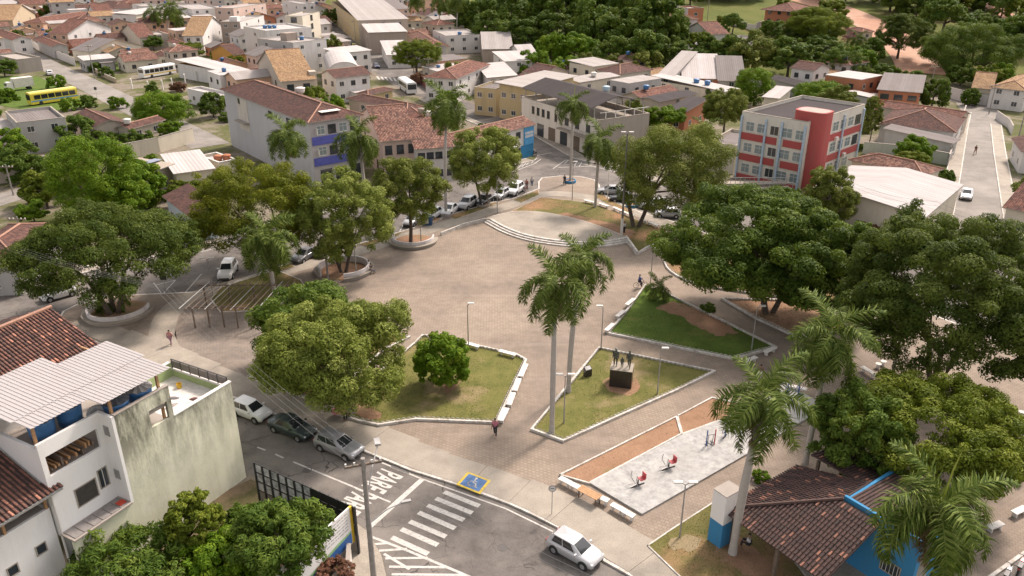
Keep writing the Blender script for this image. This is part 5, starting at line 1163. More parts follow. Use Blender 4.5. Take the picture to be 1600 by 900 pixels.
def tile_field(parent, P0, U, Sv, poly, mat, pitch=.25, row=.42, seed=1, base_mat=None):
    """barrel tiles over the polygon given in (u along eave, s up slope) metres"""
    U = Vector(U).normalized(); Sv = Vector(Sv).normalized(); N = U.cross(Sv).normalized(); N = N if N.z > 0 else -N; P0 = Vector(P0); rg = random.Random(seed)
    mb = MB(); var = []; us = [p[0] for p in poly]; ss = [p[1] for p in poly]
    u = min(us)
    while u < max(us):
        s = min(ss)
        while s < max(ss):
            if inside(poly, u + pitch / 2, s + row * .4):
                w = pitch * .62; lift = rg.uniform(-.006, .014); sk = rg.uniform(-.012, .012); vs = []
                for k, (sv, r, z) in enumerate(((s - .06, w / 2, .05), (s + row, w / 2 * .84, .012))):
                    for a in (0, .79, 1.57, 2.36, 3.14): vs.append(P0 + U * (u + pitch / 2 + math.cos(a) * r + sk * k) + Sv * sv + N * (math.sin(a) * r * .85 + z + lift))
                mb.add(vs, [(i, i + 1, 6 + i, 5 + i) for i in range(4)] + [(0, 4, 3, 2, 1)]); v = rg.random(); v = v * .9 if rg.random() < .93 else .98; var += [v] * 5
            s += row
        u += pitch
    me = mb.mesh('roof_tiles', mat); at = me.attributes.new('var', 'FLOAT', 'FACE'); at.data.foreach_set('value', var); o = obj('roof_tiles', me, parent); o['kind'] = 'stuff'
    mb = MB(); pts = [P0 + U * a + Sv * b for a, b in poly]; n = len(poly)
    mb.add([p for p in pts] + [p - N * .12 for p in pts], [tuple(range(n)), tuple(reversed(range(n, 2 * n)))] + [(i, n + i, n + (i + 1) % n, (i + 1) % n) for i in range(n)])
    mb.build('roof_bed', base_mat or plain('tile channels', (.065, .042, .037), .95), parent)
def bx(parent, name, mat, *b): return MB().box(*b).build(name, mat, parent)

# ---- near building at lower left
NB = thing('building', 'stained cream and white building with a roof terrace at lower left', 'building', (-20.3, 49.7, 0), math.atan2(-.88, -.47))
M_STAIN, nt_, b_ = newmat('stained cream wall'); p_ = wpos(nt_); sp_ = node(nt_, 'ShaderNodeSeparateXYZ'); lk(nt_, p_, sp_.inputs[0])
top_ = node(nt_, 'ShaderNodeMapRange'); lk(nt_, sp_.outputs[2], top_.inputs[0]); top_.inputs[1].default_value = 4.0; top_.inputs[2].default_value = 9.5; top_.inputs[3].default_value = .18; top_.inputs[4].default_value = 1.0
st_ = ramp(nt_, noise(nt_, scaled(nt_, p_, (.8, .8, .22)), .9, 9, .74), [(.38, (0, 0, 0)), (.58, (1, 1, 1))]); bl_ = ramp(nt_, noise(nt_, p_, .5, 7, .65), [(.36, (0, 0, 0)), (.62, (1, 1, 1))]); lo_ = ramp(nt_, noise(nt_, p_, 1.6, 8, .7), [(.5, (0, 0, 0)), (.8, (.5, .5, .5))])
c_ = mixc(nt_, math_(nt_, 'MULTIPLY', math_(nt_, 'MULTIPLY', st_, top_.outputs[0]), .92), mixc(nt_, math_(nt_, 'MULTIPLY', bl_, .45), (.74, .72, .57), (.56, .57, .40)), (.085, .082, .06)); c_ = mixc(nt_, math_(nt_, 'MULTIPLY', lo_, .5), c_, (.30, .30, .22))
lk(nt_, c_, b_.inputs['Base Color']); b_.inputs['Roughness'].default_value = .9; bump(nt_, b_, noise(nt_, p_, 7, 4), .3, .03)
M_WB = wall('fresh white wall', (.80, .78, .76), .3)
GRN = wall('pale green wall', (.34, .42, .20), .5)
bx(NB, 'wall', M_STAIN, 0, 5.0, -.22, 0, -.3, 8.4)
mb = MB(); mb.box(5.0, 9.1, -.22, 0, -.3, 8.5); mb.box(5.0, 5.35, -.22, 0, 8.5, 10.75); mb.box(6.75, 9.1, -.22, 0, 8.5, 10.75); mb.box(5.35, 6.75, -.22, 0, 9.75, 10.75); mb.build('wall', M_STAIN, NB)
bx(NB, 'wall', M_STAIN, 9.1, 13.4, -.22, 0, -.3, 4.2)
bx(NB, 'wall', GRN, 0, .2, -6.1, -.22, -.3, 7.95); bx(NB, 'wall', GRN, .2, 5, -6.1, -5.9, -.3, 8.55); bx(NB, 'wall', M_WB, 4.9, 5.1, -5.9, -3.2, 7.42, 10.6)
bx(NB, 'coping', M_WHITE, -.04, 5.0, -.25, .04, 8.403, 8.47); bx(NB, 'coping', M_WHITE, -.04, .24, -6.1, -.25, 7.953, 8.02); bx(NB, 'coping', M_WHITE, .25, 5, -6.13, -5.87, 8.553, 8.62); bx(NB, 'coping', M_CEM, 5.0, 9.1, -.25, .04, 10.753, 10.82)
fl = bx(NB, 'terrace_floor', plain('terrace tiles', (.62, .585, .54), .6), .2, 5, -5.9, -.22, 7.2, 7.4)
rl = obj('terrace_railing', None, NB)
for i in range(7): bx(rl, 'railing_post', M_DARKM, .06, .12, -.3 - i * .95, -.24 - i * .95, 8.02, 8.75)
for i in range(6): bx(rl, 'railing_panel', plain('smoked panel', (.16, .14, .13), .3), .075, .1, -1.2 - i * .95, -.32 - i * .95, 8.08, 8.68)
bx(rl, 'handrail', M_DARKM, .05, .13, -6.0, -.24, 8.75, 8.8)
# service deck under the sheet roof
bx(NB, 'deck', M_CEM, 5.1, 9.1, -8.2, -.22, 8.0, 8.2); bx(NB, 'deck', M_CEM, 9.1, 13.1, -8.2, -1.45, 8.0, 8.2); bx(NB, 'tank_platform', M_CEM, 5.15, 8.9, -3.2, -.24, 9.3, 9.5); bx(NB, 'tank_platform', M_CEM, 9.3, 13.0, -4.4, -1.9, 9.8, 9.95); bx(NB, 'wall', M_WB, 9.1, 9.3, -1.45, -.0, 4.2, 10.75)
mb = MB(); mb.box(9.3, 13.3, -1.45, -1.25, -.3, 8.35); mb.box(9.3, 13.3, -1.45, -1.25, 9.75, 10.75); mb.box(9.3, 9.6, -1.45, -1.25, 8.35, 9.75); mb.box(13.0, 13.3, -1.45, -1.25, 8.35, 9.75); mb.build('wall', M_WB, NB)
bx(NB, 'wall', M_WB, 13.1, 13.3, -8.2, -1.45, 4, 10.4)
bx(NB, 'wall', M_WB, 5.1, 13.1, -8.4, -8.2, 0, 9.8)
def recess(parent, x, y, z, w, h, mat=None):
    mb = MB(); mb.box(x - w / 2 - .07, x + w / 2 + .07, y, y + .04, z - .07, z); mb.box(x - w / 2 - .07, x + w / 2 + .07, y, y + .04, z + h, z + h + .07); mb.box(x - w / 2 - .07, x - w / 2, y, y + .04, z, z + h); mb.box(x + w / 2, x + w / 2 + .07, y, y + .04, z, z + h); o = mb.build('window', M_CONC, parent); bx(o, 'pane', mat or plain('dark mesh', (.05, .045, .04), .8), x - w / 2, x + w / 2, y + .001, y + .012, z, z + h); return o
recess(NB, 11.2, -1.25, 5.3, 1.35, 1.25)
w_ = recess(NB, 9.95, -1.25, 5.6, .55, 1.3, M_GLASS); bx(w_, 'bar', M_WHITE, 9.93, 9.97, -1.235, -1.21, 5.6, 6.9)
for z in (5.9, 9.2): o = bx(NB, 'vent', M_METALG, 9.301, 9.33, -1.0, -.5, z, z + .7)
lg = obj('ledge', None, NB); bx(lg, 'ledge_slab', M_CEM, 9.3, 13.4, -1.25, .12, 4.203, 4.32)
for i in range(6): bx(lg, 'ledge_panel', plain('grey ledge sheet', (.22, .20, .19), .7), 9.45 + i * .64, 10.03 + i * .64, -1.15, -.02, 4.325, 4.36)
bx(lg, 'red_cloth', plain('red cloth', (.5, .06, .03), .8), 9.45, 9.95, -.7, -.2, 4.365, 4.40)
# wooden posts, sheet roof
for x, y in ((5.35, -.5), (8.85, -.5), (13.0, -1.7), (5.3, -6.0), (9.3, -7.5), (13.0, -7.8)):
    bx(NB, 'wooden_post', M_WOODL, x, x + .16, y, y + .16, 8.2, 11.92)
for x in (5.4, 9.35, 13.05): bx(NB, 'beam', M_WOODL, x, x + .12, -7.8, -.3 if x < 9 else -1.4, 11.8, 11.93)
def corrugated(parent, x0, x1, y0, y1, z0, z1, mat, per=.27):
    mb = MB(); xs = []; x = x0
    while x < x1 - .01: xs += [(x, 0), (x + per * .30, 0), (x + per * .42, .03), (x + per * .78, .03), (x + per * .9, 0)]; x += per
    n = len(xs); vs = [(a, y0, z0 + b) for a, b in xs] + [(a, y1, z1 + b) for a, b in xs]
    mb.add(vs, [(i, i + 1, n + i + 1, n + i) for i in range(n - 1)]); return mb.build('roof_sheet', mat, parent)
M_CORR = wall('white corrugated sheet', (.37, .345, .34), .6, (.30, .25, .22))
corrugated(NB, 4.6, 9.6, -2.8, .12, 11.98, 11.95, M_CORR); corrugated(NB, 9.64, 13.4, -2.8, -1.15, 11.98, 11.96, M_CORR)
corrugated(NB, 4.3, 7.9, -6.6, -2.72, 12.12, 12.0, M_CORR); corrugated(NB, 7.94, 13.4, -8.3, -2.72, 12.14, 12.0, M_CORR)
corrugated(NB, 13.45, 18.0, -8.3, -4.6, 12.14, 12.02, M_CORR)
nbm = Matrix.Translation(NB.location) @ Matrix.Rotation(NB.rotation_euler.z, 4, 'Z')
for (x, y), lab in zip(((6.2, -1.35), (7.95, -1.35), (10.1, -2.9), (11.9, -2.9)), ('blue tank with a pale ribbed lid nearest the terrace', 'blue tank with a dark ribbed lid beside a wooden post', 'shaded blue tank under the middle of the sheet roof', 'leftmost blue tank under the sheet roof')):
    p = nbm @ Vector((x, y, 9.502 if x < 9 else 9.952)); k = thing('water_tank', lab, 'water tank', p)
    r = .82; MB().lathe([(r * .82, 0), (r * .9, .6), (r * .96, 1.2), (r, 1.35)], 20).build('tank_body', M_TANK, k, True)
    mb = MB(); n = 20; vs = [(0, 0, 1.68)]
    for i in range(n): a = 6.2832 * i / n; vs.append((r * 1.05 * math.cos(a), r * 1.05 * math.sin(a), 1.36 + (.09 if i % 2 else 0)))
    mb.add(vs, [(0, 1 + i, 1 + (i + 1) % n) for i in range(n)]); mb.build('lid', plain('grey tank lid', (.33, .31, .30), .6) if 'pale' in lab else plain('dark tank lid', (.10, .105, .12), .6), k)
p = nbm @ Vector((9.0, -1.9, 8.2)); k = thing('satellite_dish', 'pale satellite dish among the tanks', 'satellite dish', p); MB().tube([(0, 0, 0), (0, 0, 2.0)], .04, 6).build('mast', M_METALG, k)
mb = MB(); mb.lathe([(.05, 0), (.3, .06), (.5, .17), (.6, .26), (.58, .27), (.3, .09), (.05, .04)], 18); o = mb.build('dish', M_METALG, k, True, (0, 0, 2.0)); o.rotation_euler = (.9, .3, .4)
for (x, y), lab, c in zip(((2.6, -4.6), (1.2, -4.1)), ('green bucket on the terrace', 'yellow bucket on the terrace'), ((.3, .5, .12), (.6, .38, .03))):
    k = thing('bucket', lab, 'bucket', nbm @ Vector((x, y, 7.402))); MB().lathe([(.16, 0), (.22, .36), (.2, .36), (.15, .04)], 14).build('bucket_body', plain(lab, c, .5), k); MB().tube([(-.21, 0, .36), (-.12, .0, .5), (.12, 0, .5), (.21, 0, .36)], .012, 5).build('handle', M_METALG, k)
for i, (x, y) in enumerate(((2.4, -3.3), (3.2, -2.6), (3.0, -4.4), (1.8, -1.8))):
    p = nbm @ Vector((x, y, 7.402)); rg = random.Random(i); mb = MB(); n = 12
    mb.lathe([(.35, 0), (.28, .05), (.16, .07 + .02 * i), (.02, .06)], 9); o = mb.build('cloth_heap', plain('grey cloth %d' % i, ((.16, .15, .16), (.3, .27, .25), (.10, .10, .12), (.2, .1, .09))[i], .9)); o.location = p; o.scale = (1.2 + .4 * i % 1.0, .6, 1); o.rotation_euler.z = i
    tag(o, ('dark grey cloth heap in the middle of the terrace', 'pale cloth heap by the inner edge of the terrace', 'blackish cloth heap behind the green bucket', 'small reddish rag near the terrace parapet')[i], 'cloth')
# junk seen through the opening
rg = random.Random(5)
for i in range(14):
    x = 9.8 + i * .23; o = bx(NB, 'stored_plank', M_WOODL if i % 3 else M_WOOD, x, x + .12, -3.2, -1.6, 8.25 + rg.random() * .5, 8.35 + rg.random() * .7)
# lower wing with tiled roof at left
LW = thing('house', 'white lower wing with dark tiled roof and small windows at the left edge', 'house', nbm @ Vector((13.4, 0, 0)), NB.rotation_euler.z)
mb = MB(); mb.box(0, 12, -1.8, -1.6, -.3, 6.2); mb.box(0, .2, -9, -1.8, -.3, 6.2); mb.build('wall', M_WB, LW)
for i, (x, w, h, z) in enumerate(((1.1, .55, .6, 3.6), (2.9, .55, .6, 3.4), (5.0, 1.3, 1.2, 2.9), (7.6, .6, .6, 3.6))): recess(LW, x, -1.6, z, w, h, M_GLASS)
for x in (.05, 2.6, 5.4, 8.2): bx(LW, 'wooden_post', M_WOODL, x, x + .15, -1.78, -1.62, 6.2, 7.45)
bx(LW, 'floor_slab', M_CEM, 0, 12, -9, -1.62, 6.0, 6.19); bx(LW, 'inner_wall', BEIGE, .2, 12, -5.2, -5.0, 6.2, 8.5)
rg = random.Random(3)
for i in range(10): bx(LW, 'stored_box', (M_WOOD, M_CEM, M_TYRE)[i % 3], .4 + i, .4 + i + rg.uniform(.3, .7), -3.0, -2.4, 6.2, 6.5 + rg.random() * .4)
sl_ = math.hypot(1, .38)
tile_field(LW, (-.8, -.95, 7.55), (1, 0, 0), (0, -1, .38), [(0, 0), (13, 0), (13, 7.8), (.8, 7.8), (.8, 1.0), (0, .9)], TILE_R, .27, .45, 4)
bx(LW, 'gutter', M_METALG, -.7, 12, -1.0, -.86, 7.38, 7.52)
for i, pts in enumerate(([(-.1, -1.2, 7.3), (-.1, -1.2, .2)], [(1.2, -1.57, 1.6), (-.1, -1.4, 1.6)])): MB().tube(pts, .05, 6).build('drain_pipe', M_WHITE, LW)
# red tiled house behind
RT = thing('house', 'house with a red barrel tiled roof behind the sheet roofed building', 'house', nbm @ Vector((.4, -19.2, 0)), NB.rotation_euler.z)
bx(RT, 'wall', CREAM, .5, 20, 5.9, 6.1, -.2, 7.9); bx(RT, 'wall', CREAM, .5, .7, -6, 5.9, -.2, 7.9); mb = MB(); mb.add([(.5, -6, 7.9), (.5, 6, 7.9), (.5, 0, 10.05), (.7, -6, 7.9), (.7, 6, 7.9), (.7, 0, 10.05)], [(0, 2, 1), (3, 4, 5), (0, 3, 5, 2), (1, 2, 5, 4)]); mb.build('gable', CREAM, RT)
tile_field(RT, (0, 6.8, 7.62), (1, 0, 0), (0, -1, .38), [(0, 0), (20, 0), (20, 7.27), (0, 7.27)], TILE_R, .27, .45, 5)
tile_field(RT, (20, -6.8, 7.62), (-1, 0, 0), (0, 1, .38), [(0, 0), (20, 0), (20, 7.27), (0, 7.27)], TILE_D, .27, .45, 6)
mb = MB(); mb.tube([(-.05, 0, 10.3), (20, 0, 10.3)], .15, 7); mb.build('ridge', RIDGE_C, RT)

# ---- kiosk with the blue building at lower right
KX, KY = Vector((.818, .576, 0)), Vector((.576, -.818, 0)); KO = Vector((13.88, 42.53, ZP))
KS = thing('kiosk', 'blue walled kiosk with a dark barrel tiled hip roof', 'kiosk', KO, math.atan2(-.818, .576))
# local x runs along KY (towards the camera), local y along KX
kz = 2.75; k_ = .34; sn = math.hypot(1, k_)
tile_field(KS, (0, 0, kz), (0, 1, 0), (1, 0, k_), [(0, 0), (8.3, 0), (8.3, 5.3 * sn), (5.3, 5.3 * sn)], TILE_D, .25, .42, 7)
tile_field(KS, (8.0, 0, kz), (-1, 0, 0), (0, 1, k_), [(0, 0), (8.0, 0), (2.7, 5.3 * sn), (0, 5.3 * sn)], TILE_D, .25, .42, 8)
mb = MB(); mb.tube([(0, 0, kz + .1), (5.3, 5.3, kz + 5.3 * k_ + .1)], .12, 6); mb.build('hip_ridge', plain('dark ridge', (.10, .06, .05), .9), KS)
mb = MB(); mb.box(5.3, 10.5, 5.45, 5.65, -.1, 4.8); mb.box(5.3, 5.5, 5.65, 11, -.1, 4.5); mb.box(10.3, 10.5, 5.65, 11, -.1, 4.2); mb.box(5.5, 10.3, 10.8, 11, -.1, 4.2); mb.build('wall', M_BLUE, KS)
tile_field(KS, (5.5, 10.8, 4.3), (1, 0, 0), (0, -1, .06), [(0, 0), (4.8, 0), (4.8, 5.1), (0, 5.1)], TILE_D, .25, .42, 10)
o = recess(KS, 0, 0, 1.3, 1.2, .8, M_GLASS); o.location = (9.1, 5.44, 0); o.rotation_euler.z = math.pi
for i in range(5): bx(o, 'bar', M_WHITE, -.5 + i * .24, -.47 + i * .24, .045, .06, 1.3, 2.1)
for x, y in ((.5, .5), (.5, 4.5), (4.2, .5), (7.6, .5)): bx(KS, 'pillar', M_WOOD, x, x + .22, y, y + .22, -.05, kz + .12)
bx(KS, 'floor', M_CONC, .2, 9.5, .2, 5.45, -.1, .06)
bx(KS, 'counter', M_BLUE, 2.5, 5.2, 3.6, 4.0, .06, 1.1)
# second small roof behind
tile_field(KS, (5.0, 11.3, 3.6), (1, 0, 0), (0, -1, .2), [(-4.2, -1.2), (.2, -1.2), (.2, 3.0), (-4.2, 3.0)], TILE_D, .25, .42, 9)
for x, y in ((1.0, 8.9), (1.0, 12.2), (4.8, 12.2)): bx(KS, 'pillar', M_WOOD, x, x + .2, y, y + .2, -.05, 3.5)
# white and blue pillar
c = G(1126, 847); t = thing('painted_pillar', 'tall white pillar with blue base beside the kiosk', 'pillar', (c.x, c.y, ZP), KS.rotation_euler.z)
bx(t, 'blue_base', M_BLUE, -.55, .55, -.75, .75, -.05, 2.0); bx(t, 'white_top', M_WB, -.55, .55, -.75, .75, 2.003, 4.3); bx(t, 'weathered_cap', M_CEM, -.57, .57, -.77, .77, 4.303, 4.36)

# ---- sign wall and billboard by the corner
def wallpt(p, z): return G(*p, z)
a, b = G(397, 722, 4.0), G(554, 792, 4.0); d = (b - a).xy; Ls = d.length; t = thing('hoarding', 'black steel hoarding with dirty white panels along the road', 'hoarding', (a.x, a.y, 0), math.atan2(d.y, d.x))
bx(t, 'wall', M_CEM, 0, Ls, 0, .15, -.2, 1.6); n = 12; w = Ls / n
for i in range(n + 1): bx(t, 'post', M_DARKM, i * w - .06, i * w + .06, -.08, .04, 1.2 if i % 2 else -.1, 4.0)
for k in range(4): bx(t, 'rail', M_DARKM, -.06, Ls + .06, -.04, -.001, 1.6 + k * .77, 1.67 + k * .77)
for i in range(n):
    for k in range(3):
        if i < 7: bx(t, 'panel', plain('dirty white panel', (.66, .66, .68), .7, 0, .3, 2), i * w + .07, (i + 1) * w - .07, .0, .03, 1.68 + k * .77, 2.36 + k * .77)
        else: bx(t, 'panel', M_DARKM, i * w + .07, (i + 1) * w - .07, .0, .03, 1.68 + k * .77, 2.36 + k * .77)
p = nbm @ Vector((2.6, 12.5, 0)); t = thing('billboard', 'white and blue billboard with a yellow edge behind the tree', 'billboard', p, NB.rotation_euler.z)
bx(t, 'frame', plain('yellow edge', (.6, .42, .03), .6), 0, .22, -.06, .1, 1.1, 4.0); bx(t, 'board', M_WB, .22, 7, -.05, .06, 1.1, 4.0)
mb = MB(); mb.add([(.25, .065, 1.15), (.25, .065, 2.0), (1.6, .065, 1.85), (4.2, .065, 1.5), (6.9, .065, 1.3), (6.9, .065, 1.15)], [(5, 4, 3, 2, 1, 0)]); mb.build('blue_field', plain('sign blue', (.05, .16, .45), .6), t)
mb = MB(); mb.add([(.25, .063, 2.0), (.25, .063, 2.15), (1.6, .063, 2.1), (4.2, .063, 1.75), (6.9, .063, 1.55), (6.9, .063, 1.3), (4.2, .063, 1.5), (1.6, .063, 1.85)], [(7, 6, 5, 4, 3, 2, 1, 0)]); mb.build('green_field', plain('sign green', (.30, .52, .26), .6), t)
rg = random.Random(2); mb = MB()
for r_ in range(6):
    x = .5
    while x < 2.6: l = rg.uniform(.12, .4); mb.add([(x, .066, 2.45 + r_ * .25), (x + l, .066, 2.45 + r_ * .25), (x + l, .066, 2.50 + r_ * .25), (x, .066, 2.50 + r_ * .25)], [(3, 2, 1, 0)]); x += l + .08
mb.build('small_print', plain('print grey', (.2, .2, .24), .7), t)
for x in (.5, 3.5, 6.5): bx(t, 'support', M_DARKM, x, x + .12, -.2, -.06, -.1, 3.8)
wall_line('crumbling whitewashed corner wall under the pole', [(548, 880), (545, 930), (520, 990)], 1.5, M_KERB)
sheet('corner_pavement', W2([(548, 812), (575, 832), (596, 869), (611, 932), (560, 1150), (440, 1150), (520, 900)]), .12, M_CONC, 'small pavement at the corner under the pole', None, 0)
sheet('yard', W2([(392, 750), (545, 812), (520, 905), (440, 1100), (60, 1100), (110, 900), (215, 830)]), .06, ground_mat('leaf litter', (.05, .05, .02), (.10, .085, .04), .8, (.15, .11, .07), .3), 'overgrown yard behind the hoarding', None, 0)

# ------------------------------------------------------------------ vehicles
CARM = {}
def car_meshes(kind):
    if kind in CARM: return CARM[kind]
    P = {'hatch': dict(L=3.8, W=1.64, H=1.45, cab=(-1.82, .98, -1.42, .22), hood=.88, belt=.93, tail=.93),
         'sedan': dict(L=4.3, W=1.72, H=1.43, cab=(-1.45, 1.0, -.85, .15), hood=.86, belt=.92, tail=.96),
         'wagon': dict(L=4.15, W=1.72, H=1.46, cab=(-2.0, 1.0, -1.72, .2), hood=.88, belt=.95, tail=.95),
         'suv': dict(L=4.35, W=1.80, H=1.68, cab=(-2.05, .95, -1.75, .25), hood=1.0, belt=1.06, tail=1.06)}[kind]
    L, Wd, H = P['L'], P['W'], P['H']; hw = Wd / 2; zb, belt, hood, tail = .22 if kind != 'suv' else .3, P['belt'], P['hood'], P['tail']
    st = [(-L / 2, .40, tail - .16, hw * .86), (-L / 2 + .07, .28, tail - .04, hw * .95), (-L / 2 + .45, zb, tail, hw * .99), (P['cab'][0] + .1, zb, belt, hw), (0, zb - .02, belt, hw), (P['cab'][1] - .1, zb, belt - .01, hw), (P['cab'][1] + .15, zb, hood, hw * .985), (L / 2 - .45, zb, hood - .06, hw * .96), (L / 2 - .12, .28, hood - .17, hw * .90), (L / 2, .38, hood - .30, hw * .74)]
    st = sorted(st, key=lambda s: s[0])
    mb = MB(); rows = []
    for x, z0, z1, w in st:
        half = [(w * .90, z0), (w, z0 + .14), (w * 1.0, z0 + (z1 - z0) * .62), (w * .965, z1 - .05), (w * .86, z1), (w * .4, z1 + .022), (0, z1 + .03)]
        rows.append([(x, -y, z) for y, z in half] + [(x, y, z) for y, z in reversed(half[:-1])])
    n = len(rows[0]); vs = [p for r in rows for p in r]; fs = [(i * n + j, (i + 1) * n + j, (i + 1) * n + j + 1, i * n + j + 1) for i in range(len(rows) - 1) for j in range(n - 1)] + [(i * n + n - 1, (i + 1) * n + n - 1, (i + 1) * n, i * n) for i in range(len(rows) - 1)]
    fs.append(tuple(range(n))); fs.append(tuple(reversed(range((len(rows) - 1) * n, len(rows) * n)))); mb.add(vs, fs); M = {'body': mb.mesh('body', M_WHITE, True)}
    b0, b1, t0, t1 = P['cab']; bw, tw = hw * .90, hw * .70; zc = belt - .02
    low = [(b0, -bw * .93, zc), (b0 + .25, -bw, zc), (b1 - .35, -bw, zc), (b1, -bw * .86, zc), (b1, bw * .86, zc), (b1 - .35, bw, zc), (b0 + .25, bw, zc), (b0, bw * .93, zc)]
    hi = [(t0, -tw * .9, H - .04), (t0 + .1, -tw, H - .02), (t1 - .15, -tw, H - .02), (t1, -tw * .92, H - .05), (t1, tw * .92, H - .05), (t1 - .15, tw, H - .02), (t0 + .1, tw, H - .02), (t0, tw * .9, H - .04)]
    mb = MB(); mb.add(low + hi + [((t0 + t1) / 2, 0, H + .015)], [(i, (i + 1) % 8, 8 + (i + 1) % 8, 8 + i) for i in range(8)] + [(8 + i, 8 + (i + 1) % 8, 16) for i in range(8)]); M['cabin'] = mb.mesh('cabin', M_WHITE)
    def pane(a, b, c, d, u0, u1, v0, v1):
        a, b, c, d = map(Vector, (a, b, c, d)); f = lambda u, v: a.lerp(b, u).lerp(d.lerp(c, u), v); nn = (b - a).cross(d - a).normalized() * .012
        q = [f(u0, v0) + nn, f(u1, v0) + nn, f(u1, v1) + nn, f(u0, v1) + nn]; m = MB(); m.add(q, [(0, 1, 2, 3)]); return m.mesh('glass', M_CARGL)
    M['windscreen'] = pane(low[3], low[4], hi[4], hi[3], .04, .96, .10, .95); M['rear_window'] = pane(low[7], low[0], hi[0], hi[7], .07, .93, .22 if kind != 'sedan' else .1, .92)
    M['sideR1'] = pane(low[1], low[2], hi[2], hi[1], .50, .93, .10, .90); M['sideR0'] = pane(low[1], low[2], hi[2], hi[1], .06, .46, .10, .90)
    M['sideL1'] = pane(low[5], low[6], hi[6], hi[5], .07, .50, .10, .90); M['sideL0'] = pane(low[5], low[6], hi[6], hi[5], .54, .94, .10, .90)
    r = .30 if kind != 'suv' else .35
    def cyl(rad, y0, y1, n=18):
        m = MB(); vs = [(rad * math.cos(6.2832 * i / n), y, rad * math.sin(6.2832 * i / n)) for y in (y0, y1) for i in range(n)]
        m.add(vs, [(i, (i + 1) % n, n + (i + 1) % n, n + i) for i in range(n)] + [tuple(reversed(range(n))), tuple(range(n, 2 * n))]); return m
    M['tyre'] = cyl(r, -.1, .1).mesh('tyre', M_TYRE); M['rim'] = cyl(r * .62, -.115, .115, 10).mesh('rim', M_RIM); M['arch'] = cyl(r + .075, -.03, .03).mesh('arch', M_TYRE)
    m = MB(); m.box(-.10, .04, -.16, .16, -.06, .06); M['headlight'] = m.mesh('headlight', M_LAMP); m = MB(); m.box(-.03, .05, -.13, .13, -.1, .1); M['tail_light'] = m.mesh('tail_light', M_TAIL)
    m = MB(); m.box(-.015, .015, -.2, .2, -.06, .06); M['plate'] = m.mesh('licence_plate', M_METALG); m = MB(); m.box(-.06, .06, -.1, .1, -.06, .06); M['mirror'] = m.mesh('mirror', M_DARKM)
    m = MB(); m.box(-.04, .04, -hw * .66, hw * .66, -.06, .08); M['bumper'] = m.mesh('bumper', M_DARKM)
    M['P'] = P; M['r'] = r; CARM[kind] = M; return M
def car(label, kind, col, p, heading, group=None, metal=.3):
    """p: pixel or world place of the middle, heading: radians of the nose"""
    M = car_meshes(kind); P = M['P']; r = M['r']; c = G(*p) if not isinstance(p, Vector) else p
    t = thing('parked_car', label, 'car', (c.x, c.y, c.z + .025), heading, group); mat = paintmat('car paint %d %d %d' % tuple(int(x * 99) for x in col), col, metal)
    def put(n, k, loc=None, m=None, rot=None):
        o = obj(n, M[k], t, loc)
        if m: o.material_slots[0].link = 'OBJECT'; o.material_slots[0].material = m
        if rot: o.rotation_euler = rot
        return o
    put('body', 'body', None, mat); put('cabin', 'cabin', None, mat); put('windscreen', 'windscreen'); put('rear_window', 'rear_window')
    for s in ('sideR0', 'sideR1', 'sideL0', 'sideL1'): put('side_window', s)
    L, hw = P['L'], P['W'] / 2; ax = L * .31
    for sx in (-1, 1):
        for sy in (-1, 1):
            put('wheel_arch', 'arch', (sx * ax, sy * (hw - .018), r + .02)); w = put('wheel', 'tyre', (sx * ax, sy * (hw - .075), r)); q = obj('rim', M['rim'], w)
    for sy in (-1, 1):
        put('headlight', 'headlight', (L / 2 - .13, sy * hw * .66, P['hood'] - .25), None, (0, .35, sy * -.3)); put('tail_light', 'tail_light', (-L / 2 + .04, sy * hw * .76, P['tail'] - .17)); put('mirror', 'mirror', (P['cab'][1] - .35, sy * (hw + .06), P['belt'] + .06), mat)
    put('licence_plate', 'plate', (-L / 2 - .01, 0, .55)); put('front_bumper', 'bumper', (L / 2 - .03, 0, .42))
    return t
def head(p, q): a, b = G(*p), G(*q); return math.atan2(b.y - a.y, b.x - a.x)
SILV, WHITEC, BLACKC, GREYC, GREENC = (.42, .42, .43), (.72, .72, .72), (.02, .02, .022), (.17, .17, .18), (.055, .075, .075)
H1 = math.atan2(-.5, .867)
car('silver hatchback alone on the road beside the kerb', 'hatch', (.52, .52, .53), (898, 868), head((864, 853), (908, 878)))
car('silver grey estate car parked before the PARE lettering', 'wagon', (.30, .30, .31), (531, 705), H1)
car('dark green saloon between the white and the silver parked cars', 'sedan', GREENC, (458, 676), H1)
car('white hatchback beside the stained cream wall', 'hatch', WHITEC, (394, 650), H1, metal=0)
car('white car half hidden by the left tree', 'hatch', WHITEC, (93, 465), head((120, 456), (70, 470)), metal=0)
car('white car facing us behind the big palm', 'suv', WHITEC, (357, 430), head((365, 415), (352, 438)), metal=0)
RW = [('dark car with white bonnet in the shade of the verge tree', 'hatch', (.5, .5, .5), 645, 350), ('white car behind the blue recycling bins', 'hatch', WHITEC, 676, 340), ('white car beside the tall palm pot', 'sedan', WHITEC, 703, 333),
      ('silver car second from the palm pot', 'suv', SILV, 730, 324), ('dark car behind the forked tree trunks', 'sedan', BLACKC, 757, 318), ('silver car right of the forked tree', 'hatch', SILV, 783, 309), ('white car nearest the bicycle', 'suv', WHITEC, 805, 302),
      ('silver car in the shade behind the ring bench', 'hatch', SILV, 510, 398), ('dark grey car in the shade behind the big palm', 'sedan', GREYC, 477, 405)]
for lab, k, c, x, y in RW: car(lab, k, c, (x, y), math.radians(-112 + R.uniform(-4, 4)), 'cars parked along the far kerb')
